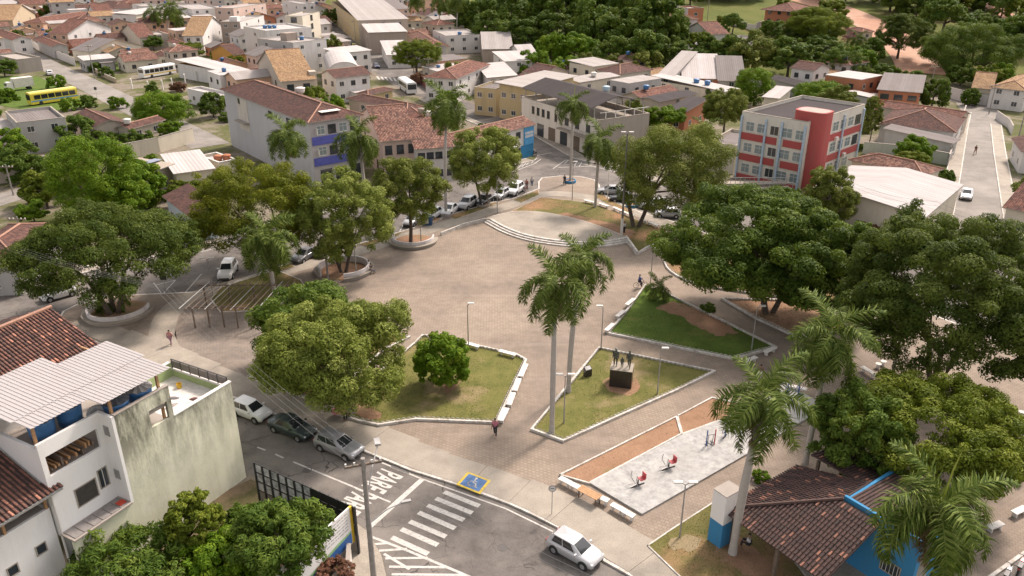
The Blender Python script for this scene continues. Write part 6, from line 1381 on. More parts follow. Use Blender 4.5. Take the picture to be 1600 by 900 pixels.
for lab, k, c, p, hd in [('silver saloon at the end of the right hand row', 'sedan', SILV, (953, 303), 175), ('black car beside the silver saloon', 'sedan', BLACKC, (974, 315), 172), ('cream car behind the blue planter', 'hatch', (.6, .55, .42), (999, 318), 172),
        ('white off roader behind the forked mango trunk', 'suv', WHITEC, (1021, 326), 172), ('silver hatchback under the mango branches', 'hatch', SILV, (1043, 339), 172)]: car(lab, k, c, p, math.radians(hd), 'cars parked right of the stage')
car('white car parked alone on the right hand street', 'sedan', (.62, .62, .64), (1509, 309), head((1527, 260), (1510, 345)))
DS = head((560, 90), (640, 146))
for lab, k, c, p, hd in [('dark blue saloon driving on the far street', 'sedan', (.03, .03, .07), (588, 106), DS), ('white car parked high on the far street', 'hatch', WHITEC, (521, 56), DS), ('grey car parked on the far street below the white one', 'hatch', SILV, (536, 66), DS), ('white car parked above the yellow van', 'hatch', WHITEC, (544, 71), DS),
     ('yellow van parked on the far street', 'suv', (.62, .5, .03), (554, 76), DS), ('white car parked below the yellow van', 'hatch', WHITEC, (556, 86), DS), ('black car parked by the shops on the far street', 'hatch', BLACKC, (563, 86), DS), ('white car driving past the unfinished shell', 'hatch', WHITEC, (78, 117), head((78, 117), (60, 100))), ('grey car parked in the bus yard under the carport', 'hatch', GREYC, (297, 117), .3)]: car(lab, k, c, p, hd)
def bus(label, p, hd, col, stripe, L=11, roofc=(.75, .74, .72)):
    c = G(*p); t = thing('bus', label, 'bus', (c.x, c.y, c.z + .02), hd); mat = paintmat('bus %d %d' % (int(col[0] * 99), int(col[2] * 99)), col, 0); hw = 1.25
    mb = MB(); prof = [(-hw, .35), (hw, .35), (hw, 2.7), (hw * .92, 2.95), (hw * .6, 3.05), (-hw * .6, 3.05), (-hw * .92, 2.95), (-hw, 2.7)]; n = 8
    mb.add([(x, y, z) for x in (-L / 2, L / 2) for y, z in prof], [(i, n + i, n + (i + 1) % n, (i + 1) % n) for i in range(n)] + [tuple(reversed(range(n))), tuple(range(n, 2 * n))]); mb.build('body', mat, t)
    bx(t, 'roof_panel', plain('bus roof %d' % int(roofc[2] * 99), roofc, .5), -L / 2 + .1, L / 2 - .1, -hw * .6, hw * .6, 3.053, 3.1)
    for s in (-1, 1):
        for i in range(6): x = -L / 2 + .5 + i * (L - 1.2) / 6; y0, y1 = (hw + .002, hw + .02) if s > 0 else (-hw - .02, -hw - .002); bx(t, 'side_window', M_CARGL, x, x + (L - 1.2) / 6 - .18, y0, y1, 1.45, 2.45)
        bx(t, 'stripe', plain('bus stripe %d' % int(stripe[0] * 99), stripe, .5), -L / 2 + .05, L / 2 - .05, *((hw + .002, hw + .015) if s > 0 else (-hw - .015, -hw - .002)), .95, 1.2)
        for x in (-L * .27, L * .30):
            mb = MB(); nn = 16; mb.add([(x + .48 * math.cos(6.2832 * i / nn), s * (hw - .2) + y, .48 + .48 * math.sin(6.2832 * i / nn)) for y in (-.22, .22) for i in range(nn)], [(i, (i + 1) % nn, nn + (i + 1) % nn, nn + i) for i in range(nn)] + [tuple(reversed(range(nn))), tuple(range(nn, 2 * nn))]); mb.build('wheel', M_TYRE, t)
    bx(t, 'windscreen', M_CARGL, L / 2 + .002, L / 2 + .02, -hw * .9, hw * .9, 1.3, 2.6); bx(t, 'rear_window', M_CARGL, -L / 2 - .02, -L / 2 - .002, -hw * .8, hw * .8, 1.6, 2.5)
    return t
bus('white bus with yellow stripe parked in the yard', (247, 119), head((217, 122), (276, 112)), (.72, .72, .70), (.62, .40, .04))
bus('long yellow bus parked on the verge at left', (84, 160), head((122, 154), (46, 165)), (.62, .50, .06), (.05, .25, .55), 11, (.68, .6, .2))
bus('white bus standing in the far street', (637, 143), DS, (.70, .71, .72), (.4, .42, .45), 10)
c = G(30, 141); t = thing('box_truck', 'white box truck parked among weeds at upper left', 'truck', c, head((55, 138), (5, 144)))
bx(t, 'cargo_box', plain('truck box', (.60, .56, .50)), -3.6, 1.2, -1.15, 1.15, .9, 3.2); mb = MB(); mb.prism([(1.35, .45), (3.0, .45), (3.0, 1.4), (2.7, 2.35), (1.35, 2.4)], -1.0, 1.0); o = mb.build('cab', M_WHITE, t); o.rotation_euler.x = math.pi / 2
bx(t, 'windscreen', M_CARGL, 2.78, 3.02, -.85, .85, 1.45, 2.1)
for x in (-2.4, 2.1):
    for s in (-1, 1): mb = MB(); nn = 14; mb.add([(x + .45 * math.cos(6.2832 * i / nn), s * .95 + y, .45 + .45 * math.sin(6.2832 * i / nn)) for y in (-.15, .15) for i in range(nn)], [(i, (i + 1) % nn, nn + (i + 1) % nn, nn + i) for i in range(nn)] + [tuple(reversed(range(nn))), tuple(range(nn, 2 * nn))]); mb.build('wheel', M_TYRE, t)

# ------------------------------------------------------------------ street furniture
def bench(label, p0, p1, kind='bench', group='white concrete benches'):
    a, b = G(*p0, .45 + ZP), G(*p1, .45 + ZP); c = (a + b) / 2; L = max(1.0, min(2.4, (b - a).length)); t = thing('bench', label, 'bench', (c.x, c.y, ZP), math.atan2(b.y - a.y, b.x - a.x), group)
    bx(t, 'seat', M_WHITE, -L / 2, L / 2, -.24, .24, .38, .46)
    for s in (-1, 1): bx(t, 'leg', M_WHITE, s * L * .33 - .06, s * L * .33 + .06, -.17, .17, -.02, .378)
BEN = [('bench at the top right corner of the broad lawn', (822, 568), (813, 588)), ('second bench down the right side of the broad lawn', (811, 591), (804, 610)), ('third bench down the right side of the broad lawn', (802, 613), (795, 632)), ('lowest bench down the right side of the broad lawn', (792, 637), (782, 657)),
 ('bench on the far edge of the lawn beside the mango', (670, 524), (686, 528)), ('bench beside the lamp post on the far edge of the lawn', (727, 535), (749, 541)), ('bench at the far right corner of the broad lawn', (780, 547), (806, 554)),
 ('uppermost bench along the green lawn', (979, 476), (991, 466)), ('middle bench along the green lawn', (964, 494), (975, 485)), ('lowest bench along the green lawn', (947, 516), (959, 505)), ('bench at the tip of the green lawn', (1164, 564), (1182, 557)), ('bench right of the tip of the green lawn', (1195, 550), (1211, 542)),
 ('first bench from the palm behind the stage', (913, 312), (929, 316)), ('second bench from the palm behind the stage', (936, 317), (951, 322)), ('third bench in the row behind the stage', (958, 323), (972, 329)), ('fourth bench in the row behind the stage', (974, 330), (990, 337)), ('fifth bench in the row behind the stage', (1000, 341), (1009, 345)), ('last bench in the row behind the stage by the dark tree', (1013, 346), (1028, 352)),
 ('bench at the corner of the red earth strip', (875, 746), (891, 754)), ('bench between the corner and the wooden table', (892, 755), (908, 763)), ('stool right of the wooden table', (937, 776), (946, 780)), ('first bench right of the wooden table', (956, 787), (973, 796)), ('bench at the corner of the exercise slab', (974, 797), (990, 806)),
 ('bench nearest the bottom right palm', (1460, 881), (1478, 870)), ('second bench right of the bottom right palm', (1508, 849), (1531, 837)), ('third bench right of the bottom right palm', (1545, 824), (1566, 816)), ('bench at the right edge above the palm', (1584, 801), (1603, 792)), ('bench at the right edge beside the olive tree', (1583, 677), (1604, 682)), ('bench at the right edge under the spreading tree', (1581, 640), (1604, 645)),
 ('bench between the palm and the tall lamp post', (1347, 572), (1369, 586)), ('bench at the far end of the exercise slab', (1231, 601), (1261, 608))]
for l, a, b in BEN: bench('white ' + l, a, b)
for i, (x, y) in enumerate(((1371, 577), (1379, 573))):
    c = G(x, y); t = thing('stool', ('round white stool nearer the bench by the lamp post', 'round white stool farther from the bench by the lamp post')[i], 'stool', (c.x, c.y, ZP)); MB().lathe([(.15, -.02), (.13, .4), (.28, .42), (.28, .48)], 14).build('seat', M_WHITE, t)
a, b = G(907, 764, .75), G(935, 779, .75); c = (a + b) / 2; t = thing('wooden_table', 'light wooden table between the white benches', 'table', (c.x, c.y, ZP), math.atan2(b.y - a.y, b.x - a.x))
for i in range(4): bx(t, 'plank', M_WOODL, -.9, .9, -.36 + i * .185, -.36 + i * .185 + .17, .70, .74)
for sx in (-.75, .75):
    for sy in (-.25, .25): bx(t, 'leg', M_WOOD, sx - .04, sx + .04, sy - .04, sy + .04, -.02, .699)
def lamp(label, base, top, heads=2, ang=0.0, arm=.7, r=.07, mat=None, z=ZP, group='lamp posts on the square', basecol=None):
    b = G(*base, z); c = onplane(top[0], top[1], b.y); h = max(3, c.z - z); t = thing('lamp_post', label, 'lamp post', b, ang, group)
    MB().tube([(0, 0, -.05), (0, 0, h * .5), (0, 0, h)], [r, r * .8, r * .6], 8).build('pole', mat or M_METALG, t)
    for k in range(heads):
        s = 1 if k == 0 else -1; MB().tube([(0, 0, h - .1), (s * arm * .5, 0, h + .08), (s * arm, 0, h + .12)], .035, 5).build('arm', mat or M_METALG, t)
        MB().box(s * arm - .3, s * arm + .3, -.12, .12, h + .1, h + .2).build('lamp_head', M_WHITE, t)
    if basecol: MB().tube([(0, 0, 0), (0, 0, 2.4)], r * 1.15, 8).build('painted_base', basecol, t)
for l, a, b, k in [('tall double lamp post in the ring bench', (513, 438), (497, 312), dict(arm=.9, r=.14, mat=M_POLE)), ('lamp post on the far edge of the broad lawn', (732, 545), (732, 476), dict(heads=1, arm=.35)), ('lamp post at the left corner of the statue lawn', (939, 547), (941, 480), dict(heads=1, arm=.35, ang=3.1)), ('lamp post behind the leaning palms', (881, 662), (883, 587), dict(arm=.5)), ('lamp post on the right of the statue', (1027, 616), (1031, 546), dict(heads=1, arm=.35)),
   ('lamp post beside the bicycle rider', (1016, 447), (1020, 390), dict(heads=1, arm=.4)), ('lamp post on the right of the green lawn', (1174, 547), (1187, 480), dict(heads=1, arm=.5)), ('double lamp post between the slab and the pillar', (1062, 840), (1072, 756), dict(arm=.5)), ('lamp post by the pergola', (333, 462), (325, 405), dict(arm=.5)), ('tall double lamp post before the spreading tree', (1393, 590), (1419, 470), dict(arm=.9, r=.16, mat=M_POLE)),
   ('very tall post with white base by the stage', (971, 367), (977, 208), dict(arm=.5, r=.16, mat=plain('dark pole', (.13, .12, .11)), basecol=M_WHITE)), ('thin lamp post on the lawn behind the stage', (894, 313), (896, 254), dict(heads=1, arm=.3)), ('lamp post by the parked cars under the verge tree', (658, 380), (656, 330), dict(heads=1, arm=.3)), ('lamp post in the round bed of the mango', (557, 429), (553, 375), dict(heads=1, arm=.3)), ('lamp post beside the forked tree', (777, 334), (777, 283), dict(heads=1, arm=.3)), ('white post by the silver saloon', (949, 312), (951, 258), dict(heads=1, arm=.3, mat=M_WHITE))]:
    lamp(l, a, b, **k)
# big pole with transformer fittings and two lamp arms
def utility_pole(label, base, top, r=.16, cross=True, ang=0, z=.02, group=None):
    b = G(*base, z); c = onplane(top[0], top[1], b.y); h = max(5, c.z - b.z); t = thing('utility_pole', label, 'utility pole', b, ang, group)
    MB().tube([(0, 0, -.1), (0, 0, h)], [r, r * .65], 10).build('pole', M_POLE, t)
    if cross:
        bx(t, 'crossarm', M_WOOD, -1.1, 1.1, -.06, .06, h - .5, h - .38)
        for x in (-1, -.5, .5, 1): bx(t, 'insulator', M_WHITE, x - .05, x + .05, -.05, .05, h - .377, h - .2)
    return t, b, h
t, pb, ph = utility_pole('big concrete pole with cables and two street lamps at the corner', (586, 925), (552, 716), .2, True, .3, .12)
MB().tube([(0, 0, ph - 3.2), (.6, 1.2, ph - 1.6), (1.2, 2.6, ph - 1.0)], .04, 6).build('lamp_arm', M_METALG, t); bx(t, 'lamp_head', M_METALG, 1.0, 1.35, 2.4, 3.1, ph - 1.02, ph - .88)
MB().tube([(0, 0, ph - 4.8), (1.2, .3, ph - 4.2), (2.2, .5, ph - 4.1)], .04, 6).build('lamp_arm', M_METALG, t); bx(t, 'lamp_head', M_METALG, 2.1, 2.7, .4, .62, ph - 4.14, ph - 4.0)
for z in (ph - 2.0, ph - 4.4, ph - 5.4, ph - 5.9): mb = MB(); mb.lathe([(.14, 0), (.17, .1), (.17, .4), (.1, .5)], 10, (.24, .05)); mb.build('fitting', M_DARKM, t)
for l, a, b in [('pole at the far end of the right street by the white wall', (1545, 178), (1559, 131)), ('thin pole beside the one at the far end of the right street', (1557, 166), (1566, 132)), ('pole on the right kerb of the right street', (1588, 228), (1594, 150)), ('pole in front of the hall among the trees', (1288, 360), (1293, 268)), ('pole near the leafy tree on the far street', (647, 118), (648, 84)), ('pole on the corner of the far street', (671, 146), (652, 90)), ('pole at the verge of the bus yard', (148, 123), (137, 70)), ('pole before the open grey shed', (1331, 131), (1334, 102)), ('pole on the dirt slope above the brick house', (1454, 138), (1458, 102)), ('pole before the left roof', (41, 395), (34, 350)), ('pole on the left lane', (21, 305), (15, 280)), ('mast on the hillside garden', (1105, 33), (1106, -5)), ('pole at the top right corner', (1559, 24), (1564, -10)), ('pole by the yellow building on the far street', (556, 66), (556, 32))]:
    utility_pole(l, a, b, .13)
def wire(label, pts, sag=.5, r=.008, group='overhead cables'):
    mb = MB()
    for a, b in zip(pts, pts[1:]):
        a, b = Vector(a), Vector(b); mb.tube([a.lerp(b, i / 10) - Vector((0, 0, sag * 4 * (i / 10) * (1 - i / 10))) for i in range(11)], r, 4, False)
    tag(mb.build('overhead_cable', plain('cable', (.30, .29, .28), .6)), label, 'cable', group)
for i in range(4): o = pb + Vector((-.9 + .6 * i, 0, ph - .25)); wire(('lowest', 'second', 'third', 'topmost')[i] + ' cable from the corner pole along the front road', [o, Vector((-30.5 + .5 * i, 62, ph + .2)), Vector((-62, 80 + .5 * i, ph))], .7)
for i in range(3): o = pb + Vector((-.6 + .6 * i, 0, ph - .3)); wire(('upper', 'middle', 'lower')[i] + ' cable from the corner pole over the crossing', [o, Vector((10 + i, 24, ph - .2))], .6)
# no entry style round sign and small signs
c = G(862, 806); t = thing('road_sign', 'round white sign on a thin post by the kerb', 'sign', (c.x, c.y, ZP)); MB().tube([(0, 0, -.05), (0, 0, 2.3)], .03, 6).build('post', M_METALG, t)
mb = MB(); n = 18; mb.add([(.28 * math.cos(6.2832 * i / n), y, 2.3 + .28 * math.sin(6.2832 * i / n)) for y in (-.035, -.06) for i in range(n)], [tuple(range(n)), tuple(reversed(range(n, 2 * n)))] + [(i, n + i, n + (i + 1) % n, (i + 1) % n) for i in range(n)]); d_ = mb.build('disc', plain('sign rim', (.25, .22, .24)), t)
mb = MB(); mb.add([(.22 * math.cos(6.2832 * i / n), -.064, 2.3 + .22 * math.sin(6.2832 * i / n)) for i in range(n)], [tuple(range(n))]); mb.build('face', M_WHITE, d_); MB().box(-.14, .14, -.07, -.066, 2.27, 2.33).build('arrow', M_DARKM, d_)
c = G(261, 464); t = thing('road_sign', 'dark square sign on a post by the parking bays', 'sign', (c.x, c.y, ZP)); MB().tube([(0, 0, -.05), (0, 0, 2.4)], .03, 6).build('post', M_METALG, t); bx(t, 'plate', M_DARKM, -.35, .35, -.06, -.032, 2.0, 2.9)
c = G(152, 153); t = thing('road_sign', 'small round dark sign by the yellow bus', 'sign', c); MB().tube([(0, 0, -.05), (0, 0, 2.4)], .04, 6).build('post', M_METALG, t); bx(t, 'plate', M_DARKM, -.35, .35, -.06, -.042, 2.0, 2.7)
# blue recycling bins
c = G(667, 352); t = thing('recycling_bins', 'blue recycling bin with a pale label by the verge', 'bin', (c.x, c.y, ZP)); mb = MB(); mb.prism([(-.7, -.5), (.7, -.5), (.8, .5), (-.8, .5)], -.02, 1.2); mb.build('bin_body', plain('navy bin', (.03, .08, .18)), t); bx(t, 'lid', plain('navy lid', (.03, .07, .16)), -.82, .82, -.55, .52, 1.203, 1.3); bx(t, 'label_plate', M_WHITE, -.2, .3, -.53, -.505, .3, .9)
# palm pots
for l, (x, y), m, r in [('round concrete pot at the foot of the tall palm', (698, 338), M_CEM, 1.0), ('blue round planter at the foot of the palm by the junction', (891, 286), M_BLUE, .95), ('blue planter beside the white off roader', (987, 324), M_BLUE, .9), ('low concrete pot round the forked tree', (755, 323), M_CEM, 1.0)]:
    c = G(x, y); t = thing('planter', l, 'planter', (c.x, c.y, ZP)); MB().lathe([(r, -.02), (r * 1.02, .4), (r * .86, .4), (r * .85, .3)], 20).build('rim', m, t); MB().lathe([(r * .84, .0), (r * .84, .3), (.1, .33)], 16).build('soil', M_SOIL, t)

# pergola
pg = thing('pergola', 'weathered wooden pergola with two rows of posts and slanting slats', 'pergola', (-30, 77, ZP))
def loc_(x, y, z): return Vector((x + 30, y - 77, z - 0))
low_ = [(-33.2, 74.6), (-31.7, 74.7), (-30.2, 74.75), (-28.7, 74.6), (-27.2, 74.3), (-25.7, 73.9), (-24.2, 73.4)]; up_ = [(-34.0, 80.2), (-31.3, 80.3), (-28.6, 80.3), (-25.9, 80.3), (-23.2, 80.0)]
for x, y in low_ + up_: MB().tube([loc_(x, y, -.05), loc_(x, y, 2.35)], .09, 6).build('post', M_WOOD, pg)
MB().tube([loc_(low_[0][0] - .5, low_[0][1], 2.4)] + [loc_(x, y, 2.4) for x, y in low_], .08, 5).build('beam', M_WOOD, pg); MB().tube([loc_(up_[0][0] - .6, up_[0][1], 2.4)] + [loc_(x, y, 2.4) for x, y in up_], .08, 5).build('beam', M_WOOD, pg)
for i in range(15):
    u = i / 14; x = -33.8 + u * 9.4; MB().tube([loc_(x - .5, 74.0 - u * .6, 2.52), loc_(x + .3, 81.0, 2.55)], .05, 5).build('slat', M_WOOD if i % 4 else M_METALG, pg)

# statue
c = G(970, 603); t = thing('monument', 'black granite block carrying three bronze figures', 'monument', (c.x, c.y, ZP + .05), math.radians(-14)); MB().box(-1.0, 1.0, -.7, .9, -.05, 1.75).build('plinth', M_GRANITE, t); MB().box(-1.02, 1.02, -.72, .92, 1.753, 1.8).build('plinth_top', M_CONC, t)
MON = t
c = G(918, 590); t = thing('plaque_stone', 'small dark plaque stone left of the monument', 'plaque', (c.x, c.y, ZP + .05), .5); mb = MB(); mb.add([(-.35, -.2, -.03), (.35, -.2, -.03), (.35, .2, -.03), (-.35, .2, -.03), (-.35, -.2, .7), (.35, -.2, .7), (.35, .2, 1.0), (-.35, .2, 1.0)], [(0, 3, 2, 1), (4, 5, 6, 7), (0, 1, 5, 4), (1, 2, 6, 5), (2, 3, 7, 6), (3, 0, 4, 7)]); mb.build('stone', M_GRANITE, t); mb = MB(); mb.add([(-.3, -.15, .745), (.3, -.15, .745), (.3, .15, .97), (-.3, .15, .97)], [(0, 1, 2, 3)]); mb.build('plaque', M_METALG, t)

# exercise machines
RED = plain('red machine paint', (.50, .07, .08), .45); NAVY = plain('blue machine paint', (.06, .12, .32), .45)
def machine(label, px, rot, kind, z=ZP + .16):
    c = G(*px); t = thing('exercise_machine', label, 'exercise machine', (c.x, c.y, z), rot)
    if kind == 'row':
        MB().tube([(-.6, 0, .05), (.6, 0, .05)], .05, 6).build('base_bar', M_DARKM, t); MB().tube([(0, 0, .0), (0, 0, .55)], .06, 6).build('column', M_DARKM, t); bx(t, 'seat', RED, .1, .55, -.22, .22, .5, .57); o = bx(t, 'backrest', RED, .52, .58, -.22, .22, .58, 1.0)
        for s in (-1, 1): MB().tube([(-.1, s * .15, .1), (-.45, s * .32, .8), (-.35, s * .34, 1.25)], .03, 5).build('handle', M_METALG, t); MB().tube([(-.15, s * .1, .3), (-.75, s * .16, .25)], .03, 5).build('foot_bar', M_METALG, t)
    elif kind == 'walk':
        for s in (-1, 1): MB().tube([(s * .35, 0, 0), (s * .35, 0, 1.45)], .05, 6).build('upright', RED if s > 0 else NAVY, t); MB().tube([(s * .2, 0, .95), (s * .2, .1, .2)], .03, 5).build('swing_arm', M_METALG, t); bx(t, 'foot_plate', M_DARKM, s * .2 - .1, s * .2 + .1, -.05, .3, .14, .19)
        MB().tube([(-.35, 0, 1.0), (.35, 0, 1.0)], .04, 6).build('crossbar', M_METALG, t)
    else:
        MB().tube([(0, 0, 0), (0, 0, 1.3)], .06, 6).build('column', NAVY, t)
        mb = MB(); mb.tube([(.35 * math.cos(a), -.12, 1.0 + .35 * math.sin(a)) for a in [6.2832 * i / 14 for i in range(15)]], .03, 5); mb.build('wheel', NAVY if kind == 'wheelb' else plain('olive paint', (.2, .2, .06)), t)
        mb = MB(); mb.tube([(.3 * math.cos(a), .12, .6 + .3 * math.sin(a)) for a in [6.2832 * i / 14 for i in range(15)]], .03, 5); mb.build('wheel', NAVY, t)
        MB().tube([(-.4, 0, .04), (.4, 0, .04)], .05, 6).build('base_bar', M_DARKM, t)
machine('red seated rowing machine nearest the front', (996, 764), .5, 'row'); machine('red seated rowing machine behind the first', (1044, 737), .45, 'row'); machine('walking machine with two uprights', (1109, 700), .2, 'walk'); machine('wheel machine beside the palm', (1132, 687), .9, 'wheel'); machine('blue wheel machine at the far end of the slab', (1246, 622), .5, 'wheelb'); machine('small blue machine left of the far one', (1229, 622), .8, 'wheelb')

# ------------------------------------------------------------------ people
PM = {}
def skin(name, verts, edges, radii, root=0, sub=1):
    me = bpy.data.meshes.new(name); me.from_pydata(verts, edges, []); o = bpy.data.objects.new(name, me); COL.objects.link(o)
    m = o.modifiers.new('s', 'SKIN'); 
    for i, r in enumerate(radii): me.skin_vertices[0].data[i].radius = r if hasattr(r, '__len__') else (r, r); me.skin_vertices[0].data[i].use_root = (i == root)
    o.modifiers.new('u', 'SUBSURF').levels = sub
    dg = bpy.context.evaluated_depsgraph_get(); dg.update(); out = bpy.data.meshes.new_from_object(o.evaluated_get(dg)); bpy.data.objects.remove(o); out.name = name
    out.polygons.foreach_set('use_smooth', [True] * len(out.polygons)); return out
def pose(kind):
    """joints of a 1.7 m figure facing +x, y to its left"""
    J = {'pel': (0, 0, .92), 'wai': (0, 0, 1.08), 'che': (0, 0, 1.30), 'nec': (0, 0, 1.46), 'hea': (.02, 0, 1.56), 'top': (.02, 0, 1.66)}
    st = {'stand': (0, 0, .04, .02), 'walk': (.22, -.22, .18, -.16)}.get(kind, (0, 0, .05, .05))
    for s, n in ((1, 'L'), (-1, 'R')):
        lg = st[0] if s > 0 else st[1]
        J['hip' + n] = (0, s * .10, .88); J['kne' + n] = (lg * .55 + .03, s * .11, .48); J['ank' + n] = (lg, s * .11, .09); J['toe' + n] = (lg + .17, s * .12, .035)
        J['sho' + n] = (0, s * .19, 1.38); a = -lg; J['elb' + n] = (a * .4 - .02, s * .25, 1.10); J['wri' + n] = (a * .8 + .08, s * .26, .86); J['han' + n] = (a * .9 + .11, s * .26, .76)
    if kind in ('sit', 'ride'):
        dz = .42 if kind == 'sit' else .05
        for k in J: J[k] = (J[k][0], J[k][1], J[k][2] - dz)
        for s, n in ((1, 'L'), (-1, 'R')):
            if kind == 'sit': J['kne' + n] = (.42, s * .13, .52); J['ank' + n] = (.44, s * .13, .09); J['toe' + n] = (.6, s * .13, .04); J['elb' + n] = (.08, s * .26, .70); J['wri' + n] = (.30, s * .18, .60); J['han' + n] = (.38, s * .14, .60)
            else: J['kne' + n] = (.32, s * .12, .62 if s > 0 else .5); J['ank' + n] = (.18, s * .12, .3 if s > 0 else .12); J['toe' + n] = (.33, s * .12, .26 if s > 0 else .1); J['elb' + n] = (.25, s * .26, 1.02); J['wri' + n] = (.46, s * .24, .98); J['han' + n] = (.54, s * .22, .98)
    if kind == 'arms': 
        for s, n in ((1, 'L'), (-1, 'R')): J['elb' + n] = (.18, s * .24, 1.12); J['wri' + n] = (.30, s * .06, 1.2); J['han' + n] = (.32, s * .0, 1.22)
    return J
def body_mesh(kind):
    if kind in PM: return PM[kind]
    J = pose(kind); names = list(J); idx = {n: i for i, n in enumerate(names)}
    E = [('pel', 'wai'), ('wai', 'che'), ('che', 'nec'), ('nec', 'hea'), ('hea', 'top')]; rad = {'pel': (.13, .16), 'wai': (.11, .14), 'che': (.12, .17), 'nec': .058, 'hea': (.10, .085), 'top': (.075, .065)}
    for n in 'LR':
        E += [('pel', 'hip' + n), ('hip' + n, 'kne' + n), ('kne' + n, 'ank' + n), ('ank' + n, 'toe' + n), ('che', 'sho' + n), ('sho' + n, 'elb' + n), ('elb' + n, 'wri' + n), ('wri' + n, 'han' + n)]
        rad.update({'hip' + n: .095, 'kne' + n: .06, 'ank' + n: .042, 'toe' + n: .035, 'sho' + n: .065, 'elb' + n: .043, 'wri' + n: .03, 'han' + n: .034})
    body = skin('body', [J[n] for n in names], [(idx[a], idx[b]) for a, b in E], [rad[n] for n in names], idx['pel'])
    def sub(name, keep, grow, ends={}):
        JJ = dict(J)
        for k, (a, b, u) in ends.items(): JJ[k] = tuple(Vector(J[a]).lerp(Vector(J[b]), u)); 
        nm = keep; ix = {n: i for i, n in enumerate(nm)}; EE = [(ix[a], ix[b]) for a, b in EDG if a in ix and b in ix]
        rr = []
        for n in nm:
            r = rad.get(n, .055); rr.append(tuple(x + grow for x in r) if hasattr(r, '__len__') else r + grow)
        return skin(name, [JJ[n] for n in nm], EE, rr, 0)
    EDG = E + [('shoL', 'slL'), ('shoR', 'slR')]
    shirt = sub('shirt', ['wai', 'pel', 'che', 'shoL', 'shoR', 'slL', 'slR'], .022, {'slL': ('shoL', 'elbL', .75), 'slR': ('shoR', 'elbR', .75)})
    trous = sub('trousers', ['pel', 'hipL', 'hipR', 'kneL', 'kneR', 'ankL', 'ankR'], .02); shorts = None
    h = Vector(J['hea']); mb = MB(); n = 12; vs = []
    for i, a in enumerate((.0, .5, 1.0, 1.45)):
        for j in range(n): w = 6.2832 * j / n; vs.append(h + Vector((math.cos(w) * .115 * math.sin(a + .08) - .015, math.sin(w) * .1 * math.sin(a + .08), .02 + .135 * math.cos(a))))
    mb.add(vs, [(i * n + j, (i + 1) * n + j, (i + 1) * n + (j + 1) % n, i * n + (j + 1) % n) for i in range(3) for j in range(n)] + [tuple(reversed(range(n)))]); hair = mb.mesh('hair', M_BARK, True)
    PM[kind] = (body, shirt, trous, hair); return PM[kind]
def person(label, kind, p, rot, shirt, trous, hair=(.03, .022, .018), z=ZP, allmat=None, scale=1.0, parent=None, loc=None, name='person', hat=False):
    B = body_mesh(kind)
    if parent is None: c = G(*p) if not isinstance(p, Vector) else p; t = thing(name, label, 'person', (c.x, c.y, c.z + z if isinstance(p, Vector) else z + c.z), rot); 
    else: t = obj(name, None, parent, loc, rot)
    if scale != 1: t.scale = (scale,) * 3
    ms = [allmat] * 4 if allmat else [M_SKIN, plain('cloth %d %d %d' % tuple(int(x * 99) for x in shirt), shirt, .85), plain('cloth %d %d %d' % tuple(int(x * 99) for x in trous), trous, .85), plain('hair %d' % int(hair[0] * 999), hair, .7)]
    for me, n, m in zip(B, ('body', 'shirt', 'trousers', 'hair'), ms):
        o = obj(n, me, t)
        if not me.materials: me.materials.append(m)
        o.material_slots[0].link = 'OBJECT'; o.material_slots[0].material = m
    return t
for (x, y, k, s, r) in ((-.62, .1, 'stand', 1.05, -1.6), (0, -.05, 'stand', .62, -1.4), (.62, .1, 'walk', 1.0, -1.7)): person('', k, None, r, (0, 0, 0), (0, 0, 0), allmat=M_BRONZE, scale=s, parent=MON, loc=(x, y, 1.8), name='bronze_figure')
mb = MB(); mb.lathe([(.2, 0), (.2, .015), (.1, .02), (.095, .1), (.03, .12)], 12); mb.build('bronze_hat', M_BRONZE, MON, False, (-.62, .1, 1.8 + 1.7))
WC, BK, BL, PK, RD_ = (.6, .6, .62), (.03, .03, .035), (.04, .08, .28), (.5, .2, .22), (.35, .06, .05)
person('person in pink top and patterned trousers on the curved path', 'walk', (268, 541), 1.4, (.45, .22, .22), (.32, .18, .24))
person('person in dark clothes walking by the junction palm', 'walk', (882, 290), -1.2, BK, BK)
person('person in white standing by the parked cars near the junction', 'stand', (831, 293), -1.5, WC, (.10, .12, .2))
person('person in a reddish shirt beside the bicycle near the junction', 'stand', (823, 297), -2, (.35, .12, .12), BK)
person('person leaning by the white based pole at the stage', 'arms', (975, 366), -2.6, WC, BK)
person('person in pink walking past the corner of the broad lawn', 'walk', (774, 683), -1.8, (.5, .18, .24), BK)
person('person in dark shirt sitting on the ring bench', 'sit', G(584, 428) + Vector((-.3, 0, 0)), -.3, BK, (.2, .2, .22))
person('person in white sitting at the left of the ring bench', 'sit', G(577, 423), .1, WC, BK)
person('person in purple sitting on the kerb under the mango', 'sit', (553, 652), -2.2, (.12, .05, .14), (.3, .3, .32))
person('person in grey sitting on the kerb beside the one in purple', 'sit', (545, 655), -2.0, (.25, .27, .3), BK)
person('person walking on the right hand street', 'walk', (1523, 241), -1.6, (.12, .06, .05), (.3, .16, .1), z=.035)
person('person in white shirt sitting under the kiosk eave', 'sit', (1168, 860), 2.5, (.65, .65, .68), BK, z=ZP + .06)
person('person in blue at the right edge beside the olive tree', 'stand', (1594, 752), 3.0, BL, BK)
person('person on a bench behind the palm on the slab', 'sit', (1187, 590), -2, (.2, .12, .1), WC)
